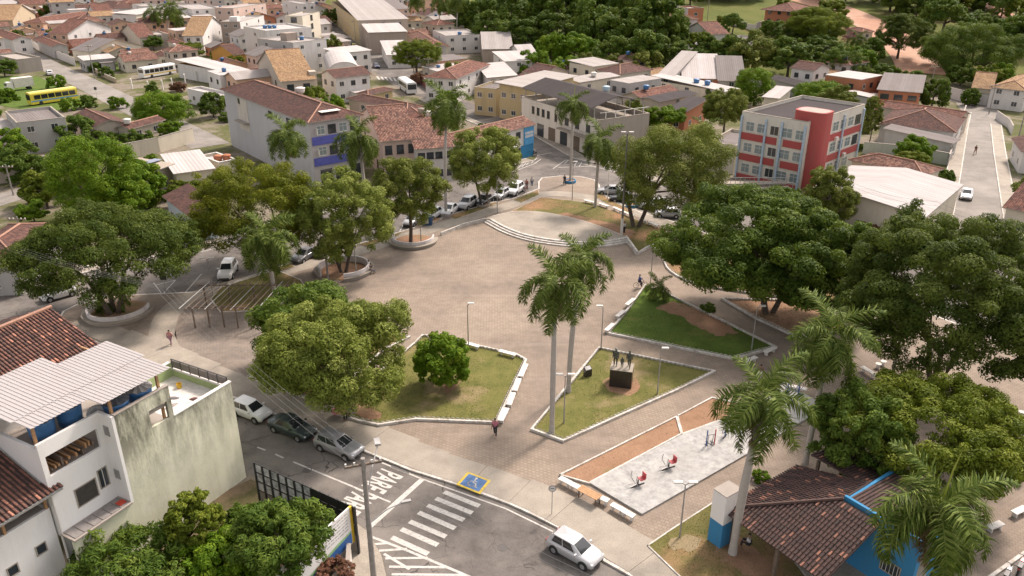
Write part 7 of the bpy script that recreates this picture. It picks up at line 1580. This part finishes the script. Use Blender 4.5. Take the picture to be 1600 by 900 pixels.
c = G(530, 653); t = thing('parasol', 'small closed pink parasol and bags by the mango', 'parasol', (c.x, c.y, ZP)); MB().lathe([(.62, .55), (.45, .8), (.2, .95), (.03, 1.0)], 14).build('canopy', plain('pink canopy', (.55, .20, .24), .8), t); MB().tube([(0, 0, 0), (0, 0, .99)], .02, 5).build('pole', M_METALG, t)
def bicycle(label, p, rot, col, z=ZP):
    c = G(*p); t = thing('bicycle', label, 'bicycle', (c.x, c.y, z), rot); m = plain('bike %d' % int(col[0] * 99), col, .5)
    for x in (-.52, .52):
        mb = MB(); mb.tube([(x + .33 * math.cos(a), 0, .34 + .33 * math.sin(a)) for a in [6.2832 * i / 18 for i in range(19)]], .022, 5); mb.build('wheel', M_TYRE, t)
    mb = MB()
    for a, b in (((-.52, 0, .34), (0, 0, .3)), ((0, 0, .3), (-.15, 0, .82)), ((-.15, 0, .75), (.38, 0, .8)), ((0, 0, .3), (.38, 0, .75)), ((-.52, 0, .34), (-.15, 0, .75)), ((.52, 0, .34), (.36, 0, .95))): mb.tube([a, b], .02, 5)
    mb.build('frame', m, t); bx(t, 'saddle', M_DARKM, -.28, -.05, -.06, .06, .85, .9); MB().tube([(.33, -.28, .98), (.36, 0, .95), (.33, .28, .98)], .018, 5).build('handlebar', M_METALG, t); return t
bicycle('bicycle under the rider in blue by the green lawn', (1000, 451), .2, BL); person('rider in a blue shirt on the bicycle by the green lawn', 'ride', G(1000, 451) + Vector((-.12, -.02, .03)), .2, BL, BK)
bicycle('bicycle leaning by the people near the junction', (822, 300), 1.2, RD_); bicycle('bicycle lying in the shade by the verge', (815, 309), .2, BK)
def motorcycle(label, p, rot, col, z=.02):
    c = G(*p); t = thing('motorcycle', label, 'motorcycle', (c.x, c.y, z), rot); m = paintmat('moto %d' % int(col[0] * 99), col)
    for x in (-.62, .62):
        mb = MB(); mb.tube([(x + .27 * math.cos(a), 0, .3 + .27 * math.sin(a)) for a in [6.2832 * i / 16 for i in range(17)]], .055, 6); mb.build('wheel', M_TYRE, t)
    mb = MB(); mb.prism([(-.1, -.14), (.35, -.1), (.35, .1), (-.1, .14)], .62, .86); mb.build('fuel_tank', m, t); bx(t, 'seat', M_DARKM, -.75, -.11, -.13, .13, .72, .82); bx(t, 'engine', M_METALG, -.2, .25, -.13, .13, .25, .6); MB().tube([(.62, 0, .3), (.42, 0, .95)], .035, 6).build('fork', M_METALG, t); MB().tube([(.3, -.34, 1.05), (.42, 0, .97), (.3, .34, 1.05)], .02, 5).build('handlebar', M_DARKM, t); bx(t, 'tail_panel', m, -.85, -.6, -.08, .08, .6, .71); return t
motorcycle('red motorcycle by the kerb in the bottom right corner', (1593, 892), .8, RD_); motorcycle('black motorcycle behind the red one at the bottom right', (1572, 905), .8, BK); motorcycle('dark motorcycle by the blue sign wall', (834, 243), 2.2, BK)
for i, (x, y) in enumerate(((563, 84), (568, 88), (575, 92))): motorcycle(('upper', 'middle', 'lower')[i] + ' motorcycle parked by the shops on the far street', (x, y), DS + 1.2, BK)

# ------------------------------------------------------------------ trees of the square
tree('tree', 'broad dark feathery tree in the half ring bench at left', (180, 492), (36, 318, 300, 470), 'feather', 11, 3)
tree('mango_tree', 'pale blossoming mango in the white ring bench', (537, 428), (470, 266, 614, 392), 'bloom', 12, 2)
tree('mango_tree', 'low leafy offshoot on the left of the ring bench mango', (532, 428), (508, 352, 556, 398), 'mango', 13, 1)
tree('mango_tree', 'rounded mango in the half ring bench near the stage', (642, 381), (584, 243, 700, 338), 'mango', 14, 1)
tree('mango_tree', 'rounded mango with forked trunk behind the parked cars', (755, 321), (700, 200, 815, 286), 'bloom', 15, 2)
tree('flamboyant_tree', 'wide yellowish green tree behind the big palm', (425, 418), (300, 248, 500, 392), 'flam', 16, 2)
tree('mango_tree', 'big pale blossoming mango beside the parked cars', (551, 644), (402, 462, 648, 622), 'bloomloose', 17, 1, dens=1.15)
tree('tree', 'darker green tree tucked behind the big mango', (470, 575), (396, 440, 570, 552), 'mid', 18, 2)
tree('tree', 'small bright green tree on the broad lawn', (706, 604), (648, 522, 737, 592), 'bright', 19, 1)
tree('mango_tree', 'large mango with forked trunk right of the stage', (994, 356), (958, 194, 1140, 318), 'mango', 20, 2, dens=1.1)
tree('tree', 'huge dark spreading tree left of the hall roof', (1200, 490), (1036, 292, 1325, 476), 'dark', 21, 3, dens=1.25)
tree('tree', 'second dark tree closing the gap beside the hall', (1290, 500), (1190, 330, 1375, 490), 'dark', 22, 2)
tree('tree', 'giant spreading tree at the right edge', (1460, 610), (1312, 335, 1640, 620), 'feather', 23, 3, dens=1.7)
tree('tree', 'rounded olive green tree above the kiosk', (1440, 765), (1330, 588, 1600, 752), 'olive', 24, 2, dens=1.2)
tree('tree', 'darker half of the olive tree by the palm', (1335, 768), (1262, 600, 1420, 752), 'mid', 25, 2)
tree('mango_tree', 'mango behind the pole in front of the white hall', (1296, 365), (1252, 262, 1338, 345), 'mango', 26, 1)
tree('mango_tree', 'tall bright mango behind the left feathery tree', (150, 345), (78, 212, 212, 330), 'bright', 27, 1)
tree('mango_tree', 'lower bright mango right of the tall one at left', (190, 345), (145, 268, 232, 332), 'bright', 28, 1)
tree('tree', 'leafy tree in the corner yard in front of the billboard', (455, 925), (362, 778, 522, 900), 'shrubby', 29, 1, dens=1.6)
tree('tree', 'straggly tall shrub against the cream wall', (300, 890), (262, 770, 350, 870), 'olive', 30, 1, dens=.5)
tree('shrub', 'dense dark shrub at the bottom left', (200, 940), (105, 842, 285, 930), 'shrubby', 31, 1)
tree('shrub', 'yellow green shrub between the billboard tree and the wall', (345, 920), (285, 830, 400, 920), 'bright', 32, 1)
tree('shrub', 'dark shrub behind the hoarding', (392, 860), (350, 785, 440, 850), 'shrubby', 33, 1)
tree('shrub', 'russet shrub under the billboard', (515, 925), (490, 872, 552, 920), 'russet', 34, 1)
tree('shrub', 'pink blossom shrub beside the flamboyant tree', (447, 400), (428, 298, 452, 318), 'pink', 35, 1, dens=.4)
tree('shrub', 'purple blossom shrub on the hillside', (1330, 66), (1315, 42, 1340, 72), 'pink', 36, 1)
tree('tree', 'leafy green tree beside the street behind the brown annex', (250, 195), (208, 145, 298, 190), 'bright', 37, 1)
tree('tree', 'dusty leafy street tree beside the far street', (652, 122), (614, 62, 690, 105), 'olive', 38, 1)
tree('tree', 'tall dark green tree by the dirt road', (1402, 92), (1372, 22, 1450, 88), 'feather', 39, 1)
tree('tree', 'dense wide dark tree in the upper right', (1520, 118), (1443, 38, 1598, 122), 'dark', 40, 2)
tree('tree', 'round grey green tree on the hillside left of the dirt road', (1283, 78), (1234, 12, 1325, 62), 'olive', 41, 2)
tree('tree', 'dark round tree behind the open shed', (1314, 128), (1285, 70, 1355, 122), 'mid', 42, 1)
tree('tree', 'clipped rounded tree beside the right street', (1478, 300), (1459, 262, 1490, 300), 'mid', 43, 1)
tree('tree', 'clipped green hedge ball at the bend of the right street', (1515, 165), (1503, 138, 1530, 164), 'mid', 44, 1)
tree('tree', 'leafy tree between the school block and tiled houses', (1358, 225), (1342, 150, 1378, 210), 'mango', 45, 1)
tree('tree', 'bushy tree in front of the cream annex', (1245, 330), (1195, 290, 1260, 335), 'mid', 46, 1)
tree('tree', 'rounded tree left of the low annex', (1130, 215), (1098, 138, 1168, 192), 'mango', 47, 1)
tree('tree', 'tall bright tree behind the school block', (1178, 165), (1146, 106, 1212, 160), 'bright', 48, 1)
tree('tree', 'leafy tree top behind the flat school roof', (1290, 165), (1240, 128, 1320, 160), 'bright', 49, 1)
# the grove and the farther trees
k = 0
GROVE = [(770, 60, 60, 'dark'), (800, 45, 70, 'dark'), (840, 30, 75, 'mid'), (880, 45, 80, 'dark'), (930, 30, 85, 'dark'), (985, 40, 80, 'mid'), (1020, 70, 80, 'dark'), (975, 75, 70, 'dark'), (925, 70, 75, 'mid'), (870, 70, 70, 'dark'), (820, 72, 60, 'dark'), (780, 30, 60, 'dark'), (1045, 95, 55, 'dark'), (1000, 100, 70, 'mid'), (955, 98, 60, 'mid'), (905, 92, 55, 'bright'), (862, 92, 50, 'bright'), (745, 40, 50, 'dark'), (720, 25, 45, 'dark'), (1050, 55, 50, 'mid'), (1005, 10, 60, 'olive'), (950, 5, 60, 'mid'), (900, 5, 60, 'dark'), (850, 2, 60, 'mid'), (800, 5, 55, 'dark')]
for x, y, w, kd in GROVE: far_tree('tree', 'dense tree in the wooded grove behind the roofs', x, y + 18, w, kd, 'trees of the grove behind the roofs', 1.05)
for x, y, w, kd, l in [(835, 122, 46, 'bright', 'leafy round tree left of the store among the trees'), (885, 125, 42, 'bright', 'bright tree in front of the store among the trees'), (918, 122, 40, 'mango', 'pale rounded mango in front of the grove'), (957, 124, 40, 'mango', 'pale mango second from the grey shed'), (1005, 128, 52, 'mango', 'big pale mango beside the grey shed'), (865, 136, 34, 'olive', 'grey green shrub behind the light roofs'), (1140, 112, 55, 'mid', 'dark mango above the brick workshop'), (1175, 112, 60, 'mango', 'rounded mango right of the brick workshop'), (1230, 120, 62, 'mid', 'mango behind the small cream house'), (1105, 92, 30, 'mid', 'small tree under the pool'),
    (1118, 175, 36, 'mid', 'dark tree right of the brick house'), (1145, 178, 34, 'mango', 'leafy tree beside the brick house'), (1205, 60, 30, 'mid', 'small garden tree on the hill lawn'), (1390, 18, 50, 'mid', 'tree above the dirt road'), (1430, 30, 60, 'dark', 'dark tree on the ridge right of the dirt road'), (1370, 2, 45, 'olive', 'pale tree on the ridge'), (1470, 60, 60, 'mid', 'leafy tree behind the dense dark one'), (1320, 5, 45, 'dark', 'bushy tree left of the dirt road top'), (1600, 80, 70, 'mid', 'bright edged tree at the right border'), (1280, 0, 40, 'mid', 'tree above the terracotta house'),
    (1340, 115, 40, 'bright', 'bright bushy tree above the yard wall'), (1358, 100, 36, 'mid', 'dark bush on the hill lawn'), (1490, 20, 40, 'olive', 'bush between the two dirt tracks'), (1500, 135, 36, 'dark', 'dark shrub by the white boundary wall'), (350, 35, 20, 'mid', 'small tree by the straw roof'), (520, 40, 26, 'dark', 'street tree beside the pale tower house'), (88, 70, 26, 'mid', 'small round tree by the white street wall'), (30, 258, 34, 'mid', 'dark leafy tree behind the beige wall'), (48, 275, 34, 'olive', 'pale tree over the beige wall'), (60, 318, 44, 'olive', 'grey green shrub beside the lane'), (240, 148, 18, 'mid', 'round shrub in the bus yard'), (8, 120, 30, 'mid', 'shrub beside the truck'), (30, 70, 22, 'dark', 'shrub over the street wall'),
    (55, 350, 40, 'bright', 'bright creeper behind the left roof'), (1585, 30, 30, 'olive', 'scrub below the upper right track')]:
    far_tree('tree', l, x, y, w, kd)
for i, (x, y, w, kd, l) in enumerate([(112, 172, 28, 'bright', 'low shrub below the yellow bus'), (138, 168, 26, 'mid', 'low shrub right of the yellow bus'), (185, 170, 26, 'bright', 'leafy shrub beside the brown roof'), (90, 138, 26, 'bright', 'weedy bush above the yellow bus'), (15, 158, 30, 'bright', 'weedy bush left of the yellow bus'), (170, 226, 30, 'mid', 'green shrub below the brown gabled house'), (205, 228, 32, 'mid', 'round shrub in front of the brown annex'), (268, 214, 34, 'bright', 'wide shrub on the corner wall'), (230, 225, 26, 'mid', 'round green shrub beside the wide one'), (115, 240, 36, 'bright', 'bushy shrub before the grey house'),
      (545, 145, 26, 'mid', 'shrub beside the yellow walled house'), (565, 132, 26, 'mid', 'shrub in the yard beside the street'), (222, 92, 14, 'mid', 'small shrub by the white wall'), (168, 120, 20, 'mid', 'hedge clump of the bus yard'), (150, 112, 20, 'mid', 'hedge clump nearer the cream house'), (280, 143, 22, 'russet', 'russet shrub at the bus yard fence'), (655, 132, 24, 'russet', 'russet shrub under the leafy street tree'), (835, 112, 20, 'russet', 'red flowering shrub behind the light roofs'), (1105, 488, 22, 'mid', 'round shrub on the bare patch of the green lawn'), (1188, 752, 26, 'bright', 'bright shrub behind the tiled kiosk'), (1350, 372, 36, 'russet', 'dry brownish shrub before the hall'), (1395, 355, 26, 'mid', 'shrub below the hall window'), (1485, 355, 22, 'mid', 'shrub at the end of the hall'), (165, 490, 26, 'mid', 'shrub left of the trunk in the left ring bench'), (240, 188, 22, 'mid', 'shrub below the street at upper left'), (355, 190, 22, 'mid', 'shrub beside the white flat house')]):
    far_tree('shrub', l, x, y, w, kd, None, .9, None, True)
# ------------------------------------------------------------------ palms
palm('royal_palm', 'tall royal palm left of the blue banded block', (455, 335), (447, 205), 4.8, 17, 1)
palm('royal_palm', 'royal palm before the blue bands', (573, 330), (560, 212), 4.8, 17, 2)
palm('royal_palm', 'tallest royal palm in the round pot by the parked cars', (697, 338), (697, 158), 4.7, 18, 3)
palm('royal_palm', 'royal palm with an upright spear by the junction', (891, 286), (896, 160), 4.0, 16, 4, spear=True)
palm('royal_palm', 'royal palm on the lawn behind the stage', (930, 325), (937, 218), 4.6, 17, 5)
palm('royal_palm', 'big palm behind the pergola', (431, 474), (414, 366), 5.0, 19, 6)
palm('royal_palm', 'nearer of the two leaning palms in the middle', (862, 680), (868, 438), 4.0, 18, 7)
palm('royal_palm', 'farther of the two palms in the middle', (888, 615), (908, 398), 3.9, 18, 8)
palm('royal_palm', 'pale trunked palm beside the kiosk', (1144, 868), (1193, 618), 4.4, 18, 9, r=.26)
palm('royal_palm', 'bushy palm between the slab and the spreading tree', (1258, 727), (1300, 520), 4.4, 19, 10)
palm('royal_palm', 'large palm in the bottom right corner', (1415, 985), (1470, 790), 4.8, 20, 11, spear=True)
palm('royal_palm', 'palm with pale fronds over the low annex', (1090, 300), (1100, 200), 3.6, 16, 12)
palm('young_palm', 'young palm at the corner of the green lawn', (1022, 470), (1028, 446), 2.4, 13, 13, r=.16)
palm('young_palm', 'small spiky palm in the left half ring bench', (194, 489), (193, 478), 1.5, 12, 14, r=.14)
palm('young_palm', 'low palm below the hall window', (1385, 358), (1385, 344), 2.2, 12, 15, r=.16)
for i, (b, t_, L, l) in enumerate([((657, 55), (650, -8), 7, 'dark palm left of the three at the top centre'), ((686, 58), (688, -2), 6.5, 'slender palm in the middle at the top centre'), ((714, 60), (716, -2), 6.5, 'right hand palm at the top centre'), ((536, 25), (533, -2), 4, 'palm at the head of the far street'), ((838, 55), (838, 24), 7, 'drooping palm in the grove'), ((252, 60), (240, 18), 6, 'left palm of the pair behind the cream house'), ((264, 62), (264, 10), 6.5, 'tallest palm of the pair behind the cream house'), ((274, 55), (276, 24), 5.5, 'low palm right of the pair'), ((785, 42), (783, 10), 6, 'palm over the pale shed'), ((1342, 82), (1340, 60), 4.5, 'low palm on the hillside beside the pavilion'), ((1475, 30), (1478, 6), 5, 'palm on the ridge'), ((905, 75), (905, 60), 5, 'palm at the foot of the grove'), ((1410, 15), (1412, -4), 5, 'palm above the dirt road')]):
    palm('palm', l, b, t_, L, 14, 30 + i)

# ------------------------------------------------------------------ the rest of the town: houses and gardens in the gaps
ROADS = [(W2([(-160, 480), (0, 462), (100, 442), (240, 410), (345, 385), (440, 360), (560, 325), (650, 295), (700, 275), (826, 262), (905, 262), (1010, 290), (1100, 330), (1200, 365), (1330, 395), (1460, 420)]), 12),
         (W2([(866, 240), (800, 195), (690, 150), (640, 132), (585, 95), (545, 50), (525, 10), (520, -5)]), 9), (W2([(1530, 420), (1527, 345), (1527, 260), (1532, 175), (1480, 150)]), 8), (W2([(20, 70), (75, 103), (130, 128), (200, 163), (262, 193), (345, 235)]), 8), (W2([(-60, 330), (0, 312), (110, 280)]), 6),
         (W2([(215, 122), (250, 122), (300, 118)]), 9), (W2([(40, 165), (125, 155)]), 5), (W2([(1440, 115), (1425, 85), (1385, 50), (1330, 22), (1290, 8), (1240, -6)]), 11)]
def free(p, r, houses=True):
    p = Vector(p)
    if p.y < 108: return False
    for line_, w in ROADS:
        for a, b in zip(line_, line_[1:]):
            a, b = Vector(a), Vector(b); u = max(0, min(1, (p - a).dot(b - a) / max(1e-6, (b - a).length_squared)))
            if (a.lerp(b, u) - p).length < w / 2 + r: return False
    if houses:
        for o, ex, ey, L, Wd in FOOT:
            d = p - o; x, y = d.dot(ex), d.dot(ey)
            if -r < x < L + r and -r < y < Wd + r: return False
    return True
ORD = ['first', 'second', 'third', 'fourth', 'fifth', 'sixth', 'seventh', 'eighth', 'ninth', 'tenth', 'eleventh', 'twelfth', 'thirteenth', 'fourteenth', 'fifteenth', 'sixteenth', 'seventeenth', 'eighteenth', 'nineteenth', 'twentieth', 'twenty first', 'twenty second', 'twenty third', 'twenty fourth', 'twenty fifth']
rg = random.Random(21); rows = {}
ang0 = math.radians(39)
cand = []
for gy in range(140, 640, 6):
    for gx in range(-420, 130, 7):
        x, y = gx + rg.uniform(-2, 2), gy + rg.uniform(-2, 2)
        px, py = to_px((x, y, 4))
        if not (-25 < px < 1340 and -4 < py < 150): continue
        if px > 690 and (py < 86 or hz(x, y) > .3 or py > 172): continue
        cand.append((x, y, px, py))
made = []
for x, y, px, py in cand:
    if 545 < px < 690 and 88 < py < 168: continue
    if (125 < px < 350 and 88 < py < 160) or (-20 < px < 132 and 92 < py < 180): continue
    w, l = rg.uniform(6, 9.5), rg.uniform(7, 11.5); r = max(w, l) * .5
    if not free((x, y), r * (1.0 if py > 12 else 1.12)): continue
    ex = Vector((math.cos(ang0), math.sin(ang0))); ey = Vector((-ex.y, ex.x)); o = Vector((x, y)) - ex * l / 2 - ey * w / 2
    FOOT.append((o, ex, ey, l, w)); made.append((px, py, o, ex, l, w))
made.sort(key=lambda m: -m[1]); made = made[:205]; made.sort(key=lambda m: m[1])
bands = [made[i:i + 22] for i in range(0, len(made), 22)]
RF = [('red tiled', T_RED, ('hip', 'gx', 'gy')), ('brown tiled', T_BROWN, ('hip', 'gx', 'gy')), ('straw tiled', T_TAN, ('gx', 'gy')), ('white sheet', MET_W, ('slab', 'flat')), ('pale sheet', MET_L, ('slab', 'flat', 'gx')), ('mottled tiled', T_MIX, ('hip', 'gx')), ('grey sheet', MET_G, ('slab', 'gy'))]
WL = [('white', WHT), ('cream', CREAM), ('beige', BEIGE), ('pinkish', PINK), ('grey', GREY), ('bare brick', M_BRICK), ('white', WHT), ('peach', PEACH)]
def raw_house(label, o, ex, L, Wd, h, roof, rmat, wmat, nw):
    gz = min(hz(o.x, o.y), hz(o.x + ex.x * L, o.y + ex.y * L)); t = thing('house', label, 'house', (o.x, o.y, gz), math.atan2(ex.y, ex.x), 'far houses of the town')
    mb = MB(); mb.box(0, L, 0, Wd, -.5, h - .02)
    if roof in ('gx', 'gy'):
        P, rz, rd = roof_planes(L, Wd, h, roof, .34, .45)
        if roof == 'gy': mb.add([(0, 0, h - .02), (L, 0, h - .02), (L / 2, 0, rz - .16), (0, Wd, h - .02), (L, Wd, h - .02), (L / 2, Wd, rz - .16)], [(0, 1, 2), (5, 4, 3), (0, 2, 5, 3), (1, 4, 5, 2)])
        else: mb.add([(0, 0, h - .02), (0, Wd, h - .02), (0, Wd / 2, rz - .16), (L, 0, h - .02), (L, Wd, h - .02), (L, Wd / 2, rz - .16)], [(0, 2, 1), (3, 4, 5), (0, 3, 5, 2), (1, 2, 5, 4)])
    mb.build('wall', wmat, t)
    if roof in ('slab', 'flat'):
        q = []; ov = .4 if roof == 'slab' else .05; z1, z2 = h + .08, h + .08 + (.06 * Wd if roof == 'slab' else .0); pts = [(-ov, -ov, z1), (L + ov, -ov, z1), (L + ov, Wd + ov, z2), (-ov, Wd + ov, z2)]
        q.append((pts, [(0, 0), (L, 0), (L, Wd), (0, Wd)], 0))
        for i in range(4): a, c = pts[i], pts[(i + 1) % 4]; q.append(([a, (a[0], a[1], a[2] - .12), (c[0], c[1], c[2] - .12), c], [(0, 0)] * 4, 1))
        obj('roof', uvmesh('roof', q, [rmat, M_WHITE]), t)
    else: add_roof(t, L, Wd, h, roof, rmat, .34)
    if rg.random() < .55:
        aw = rg.uniform(2, 3.2); x0 = rg.uniform(0, L * .5); MB().box(x0, min(L, x0 + 3.5), -aw, -.003, -.4, 2.5).build('annex', wmat, t); MB().box(x0 - .2, min(L, x0 + 3.5) + .2, -aw - .3, -.01, 2.503, 2.62).build('annex_roof', rg.choice((MET_L, MET_G, MET_W, M_BRICK)), t)
    if rg.random() < .35: MB().lathe([(.5, 0), (.6, .8), (.62, .85), (.1, 1.0)], 10, (L * .3, Wd * .5)).build('roof_tank', M_TANK if rg.random() < .7 else M_WHITE, t, True, (0, 0, h + (.1 if roof in ('slab', 'flat') else .34 * min(L, Wd) * .36)))
    for k in range(max(1, int(h / 3))):
        for i in range(nw): window(t, L * (i + .5) / nw, 0, k * 3 + 1.0, 1.2, 1.1, 'S', ('white', 'dark', 'wood')[(i + nw) % 3])
        for i in range(2): window(t, 0, Wd * (i + .5) / 2, k * 3 + 1.0, 1.2, 1.1, 'W', 'dark')
for bi, bnd in enumerate(bands):
    bnd.sort(key=lambda m: m[0])
    for i, (px, py, o, ex, l, w) in enumerate(bnd):
        rn, rm, rk = RF[rg.randrange(len(RF))]; wn2, wm2 = WL[rg.randrange(len(WL))]; h = rg.choice((3.2, 3.4, 6.0, 6.3, 6.3, 9.0 if py < 30 else 3.4))
        raw_house('%s house, %s roof, %s from left in %s row from top' % (wn2, rn, ORD[i], ORD[bi]), o, ex, l, w, h, rg.choice(rk), rm, wm2, rg.randint(2, 3))
# garden shrubs and trees between the roofs
rg = random.Random(33); n = 0; tries = 0
while n < 130 and tries < 6000:
    tries += 1; px, py = rg.uniform(-30, 1630), rg.uniform(8, 330)
    if 300 < px < 1100 and py > 215: continue
    if any(a < px < b and c < py < d for a, b, c, d in ((15, 140, 110, 195), (200, 300, 90, 150), (570, 690, 95, 180), (1095, 1265, 190, 350), (1470, 1600, 160, 400), (330, 500, 190, 290))): continue
    p = G(px, py)
    if p.y < 112 or (p.x > 60 and p.y > 215): continue
    if not free(p.xy, 1.2): continue
    n += 1; big = rg.random() < .3
    far_tree('tree' if big else 'shrub', 'leafy garden tree between the roofs of the town' if big else 'leafy garden shrub between the roofs of the town', px, py, (rg.uniform(4.5, 7) if big else rg.uniform(1.8, 3.6)) * pxm(p), rg.choice(('mid', 'bright', 'mango', 'dark', 'olive')), 'garden trees of the town' if big else 'garden shrubs of the town', 1.0, None, not big)
# wooded hillside
n = 0; tries = 0
while n < 78 and tries < 4000:
    tries += 1; px, py = rg.uniform(1020, 1640), rg.uniform(-25, 112)
    p = G(px, py)
    if p.y < 205 or p.y > 420 or not free(p.xy, 3.0): continue
    if 1340 < px < 1445 and 60 < py < 125: continue
    if 1140 < px < 1210 and 5 < py < 45: continue
    n += 1; big = rg.random() < .62
    far_tree('tree' if big else 'shrub', 'leafy tree on the wooded hillside' if big else 'scrubby bush on the wooded hillside', px, py, (rg.uniform(6, 10) if big else rg.uniform(2.5, 4.5)) * pxm(p), rg.choice(('mid', 'dark', 'olive', 'mid', 'dark', 'feather')), 'hillside trees' if big else 'hillside scrub', rg.uniform(.85, 1.15), None, not big)

for px_, lab in (([(0, 118), (60, 120), (100, 138), (125, 150), (150, 165), (100, 172), (40, 172), (0, 165), (-40, 140)], 'weedy verge under the yellow bus and the truck'), ([(128, 104), (150, 100), (225, 92), (215, 104), (180, 112), (160, 118)], 'hedge strip of the bus yard'), ([(1255, 75), (1330, 85), (1360, 120), (1300, 118)], 'grass slope behind the open shed')):
    P_ = W2(px_); mb = MB(); mb.add([(x, y, hz(x, y) + .05) for x, y in P_], [tuple(range(len(P_)))]); struct(mb.build('grass_verge', M_GRASSG), lab)
c = G(1068, 57, 0); t = thing('swimming_pool', 'small blue swimming pool on a terrace by the hillside house', 'pool', c, -.5); bx(t, 'terrace', M_BRICK, -6, 6, -4, 4, -1.5, 1.6); bx(t, 'deck', M_CONC, -6.1, 6.1, -4.1, 4.1, 1.603, 1.7); bx(t, 'water', glassmat('pool water', (.04, .30, .50), .1), -3.2, 3.2, -1.8, 1.8, 1.703, 1.72)


# more overhead lines
def pole_top(label):
    for o in bpy.data.objects:
        if o.get('label') == label: return o.location + Vector((0, 0, max(v[2] for v in [c for ch in o.children if ch.name.startswith('pole') for c in ch.bound_box])))
pr = [pole_top('pole at the far end of the right street by the white wall'), pole_top('pole on the right kerb of the right street'), G(1600, 320) + Vector((0, 0, 9)), G(1640, 480) + Vector((0, 0, 9))]
for i in range(3): wire(('upper', 'middle', 'lower')[i] + ' cable along the right hand street', [p + Vector((0, 0, -.3 - .5 * i)) for p in pr], .7, .012)
pf = [pole_top('pole by the yellow building on the far street'), pole_top('pole near the leafy tree on the far street'), pole_top('pole on the corner of the far street'), G(760, 190) + Vector((0, 0, 9)), G(845, 225) + Vector((0, 0, 9))]
for i in range(3): wire(('upper', 'middle', 'lower')[i] + ' cable along the far street', [p + Vector((0, 0, -.3 - .5 * i)) for p in pf], .8, .014)
ph_ = [pole_top('pole in front of the hall among the trees'), G(1440, 420) + Vector((0, 0, 9)), G(1640, 480) + Vector((0, 0, 9))]
for i in range(2): wire(('upper', 'lower')[i] + ' cable past the white hall', [p + Vector((0, 0, -.3 - .5 * i)) for p in ph_], .8, .012)

# each of the many alike trees named by its place
def name_by_place(group, base, per=18):
    obs = [(to_px(o.location), o) for o in bpy.data.objects if o.get('group') == group and o.parent is None]; obs.sort(key=lambda a: a[0][1])
    for r_, i in enumerate(range(0, len(obs), per)):
        for k, (_, o) in enumerate(sorted(obs[i:i + per], key=lambda a: a[0][0])): o['label'] = '%s, %s from left in %s row from top' % (base, ORD[k], ORD[r_])
name_by_place('trees of the grove behind the roofs', 'dense grove tree behind the roofs'); name_by_place('garden trees of the town', 'leafy garden tree between roofs'); name_by_place('garden shrubs of the town', 'leafy garden shrub between roofs'); name_by_place('hillside trees', 'leafy tree on the wooded hillside'); name_by_place('hillside scrub', 'scrubby bush on the wooded hillside')
for k, (_, o) in enumerate(sorted([(to_px(o.location)[0], o) for o in bpy.data.objects if o.get('group') == 'fence posts of the bus yard'], key=lambda a: a[0])): o['label'] = '%s white fence post of the bus yard from the left' % ORD[k]
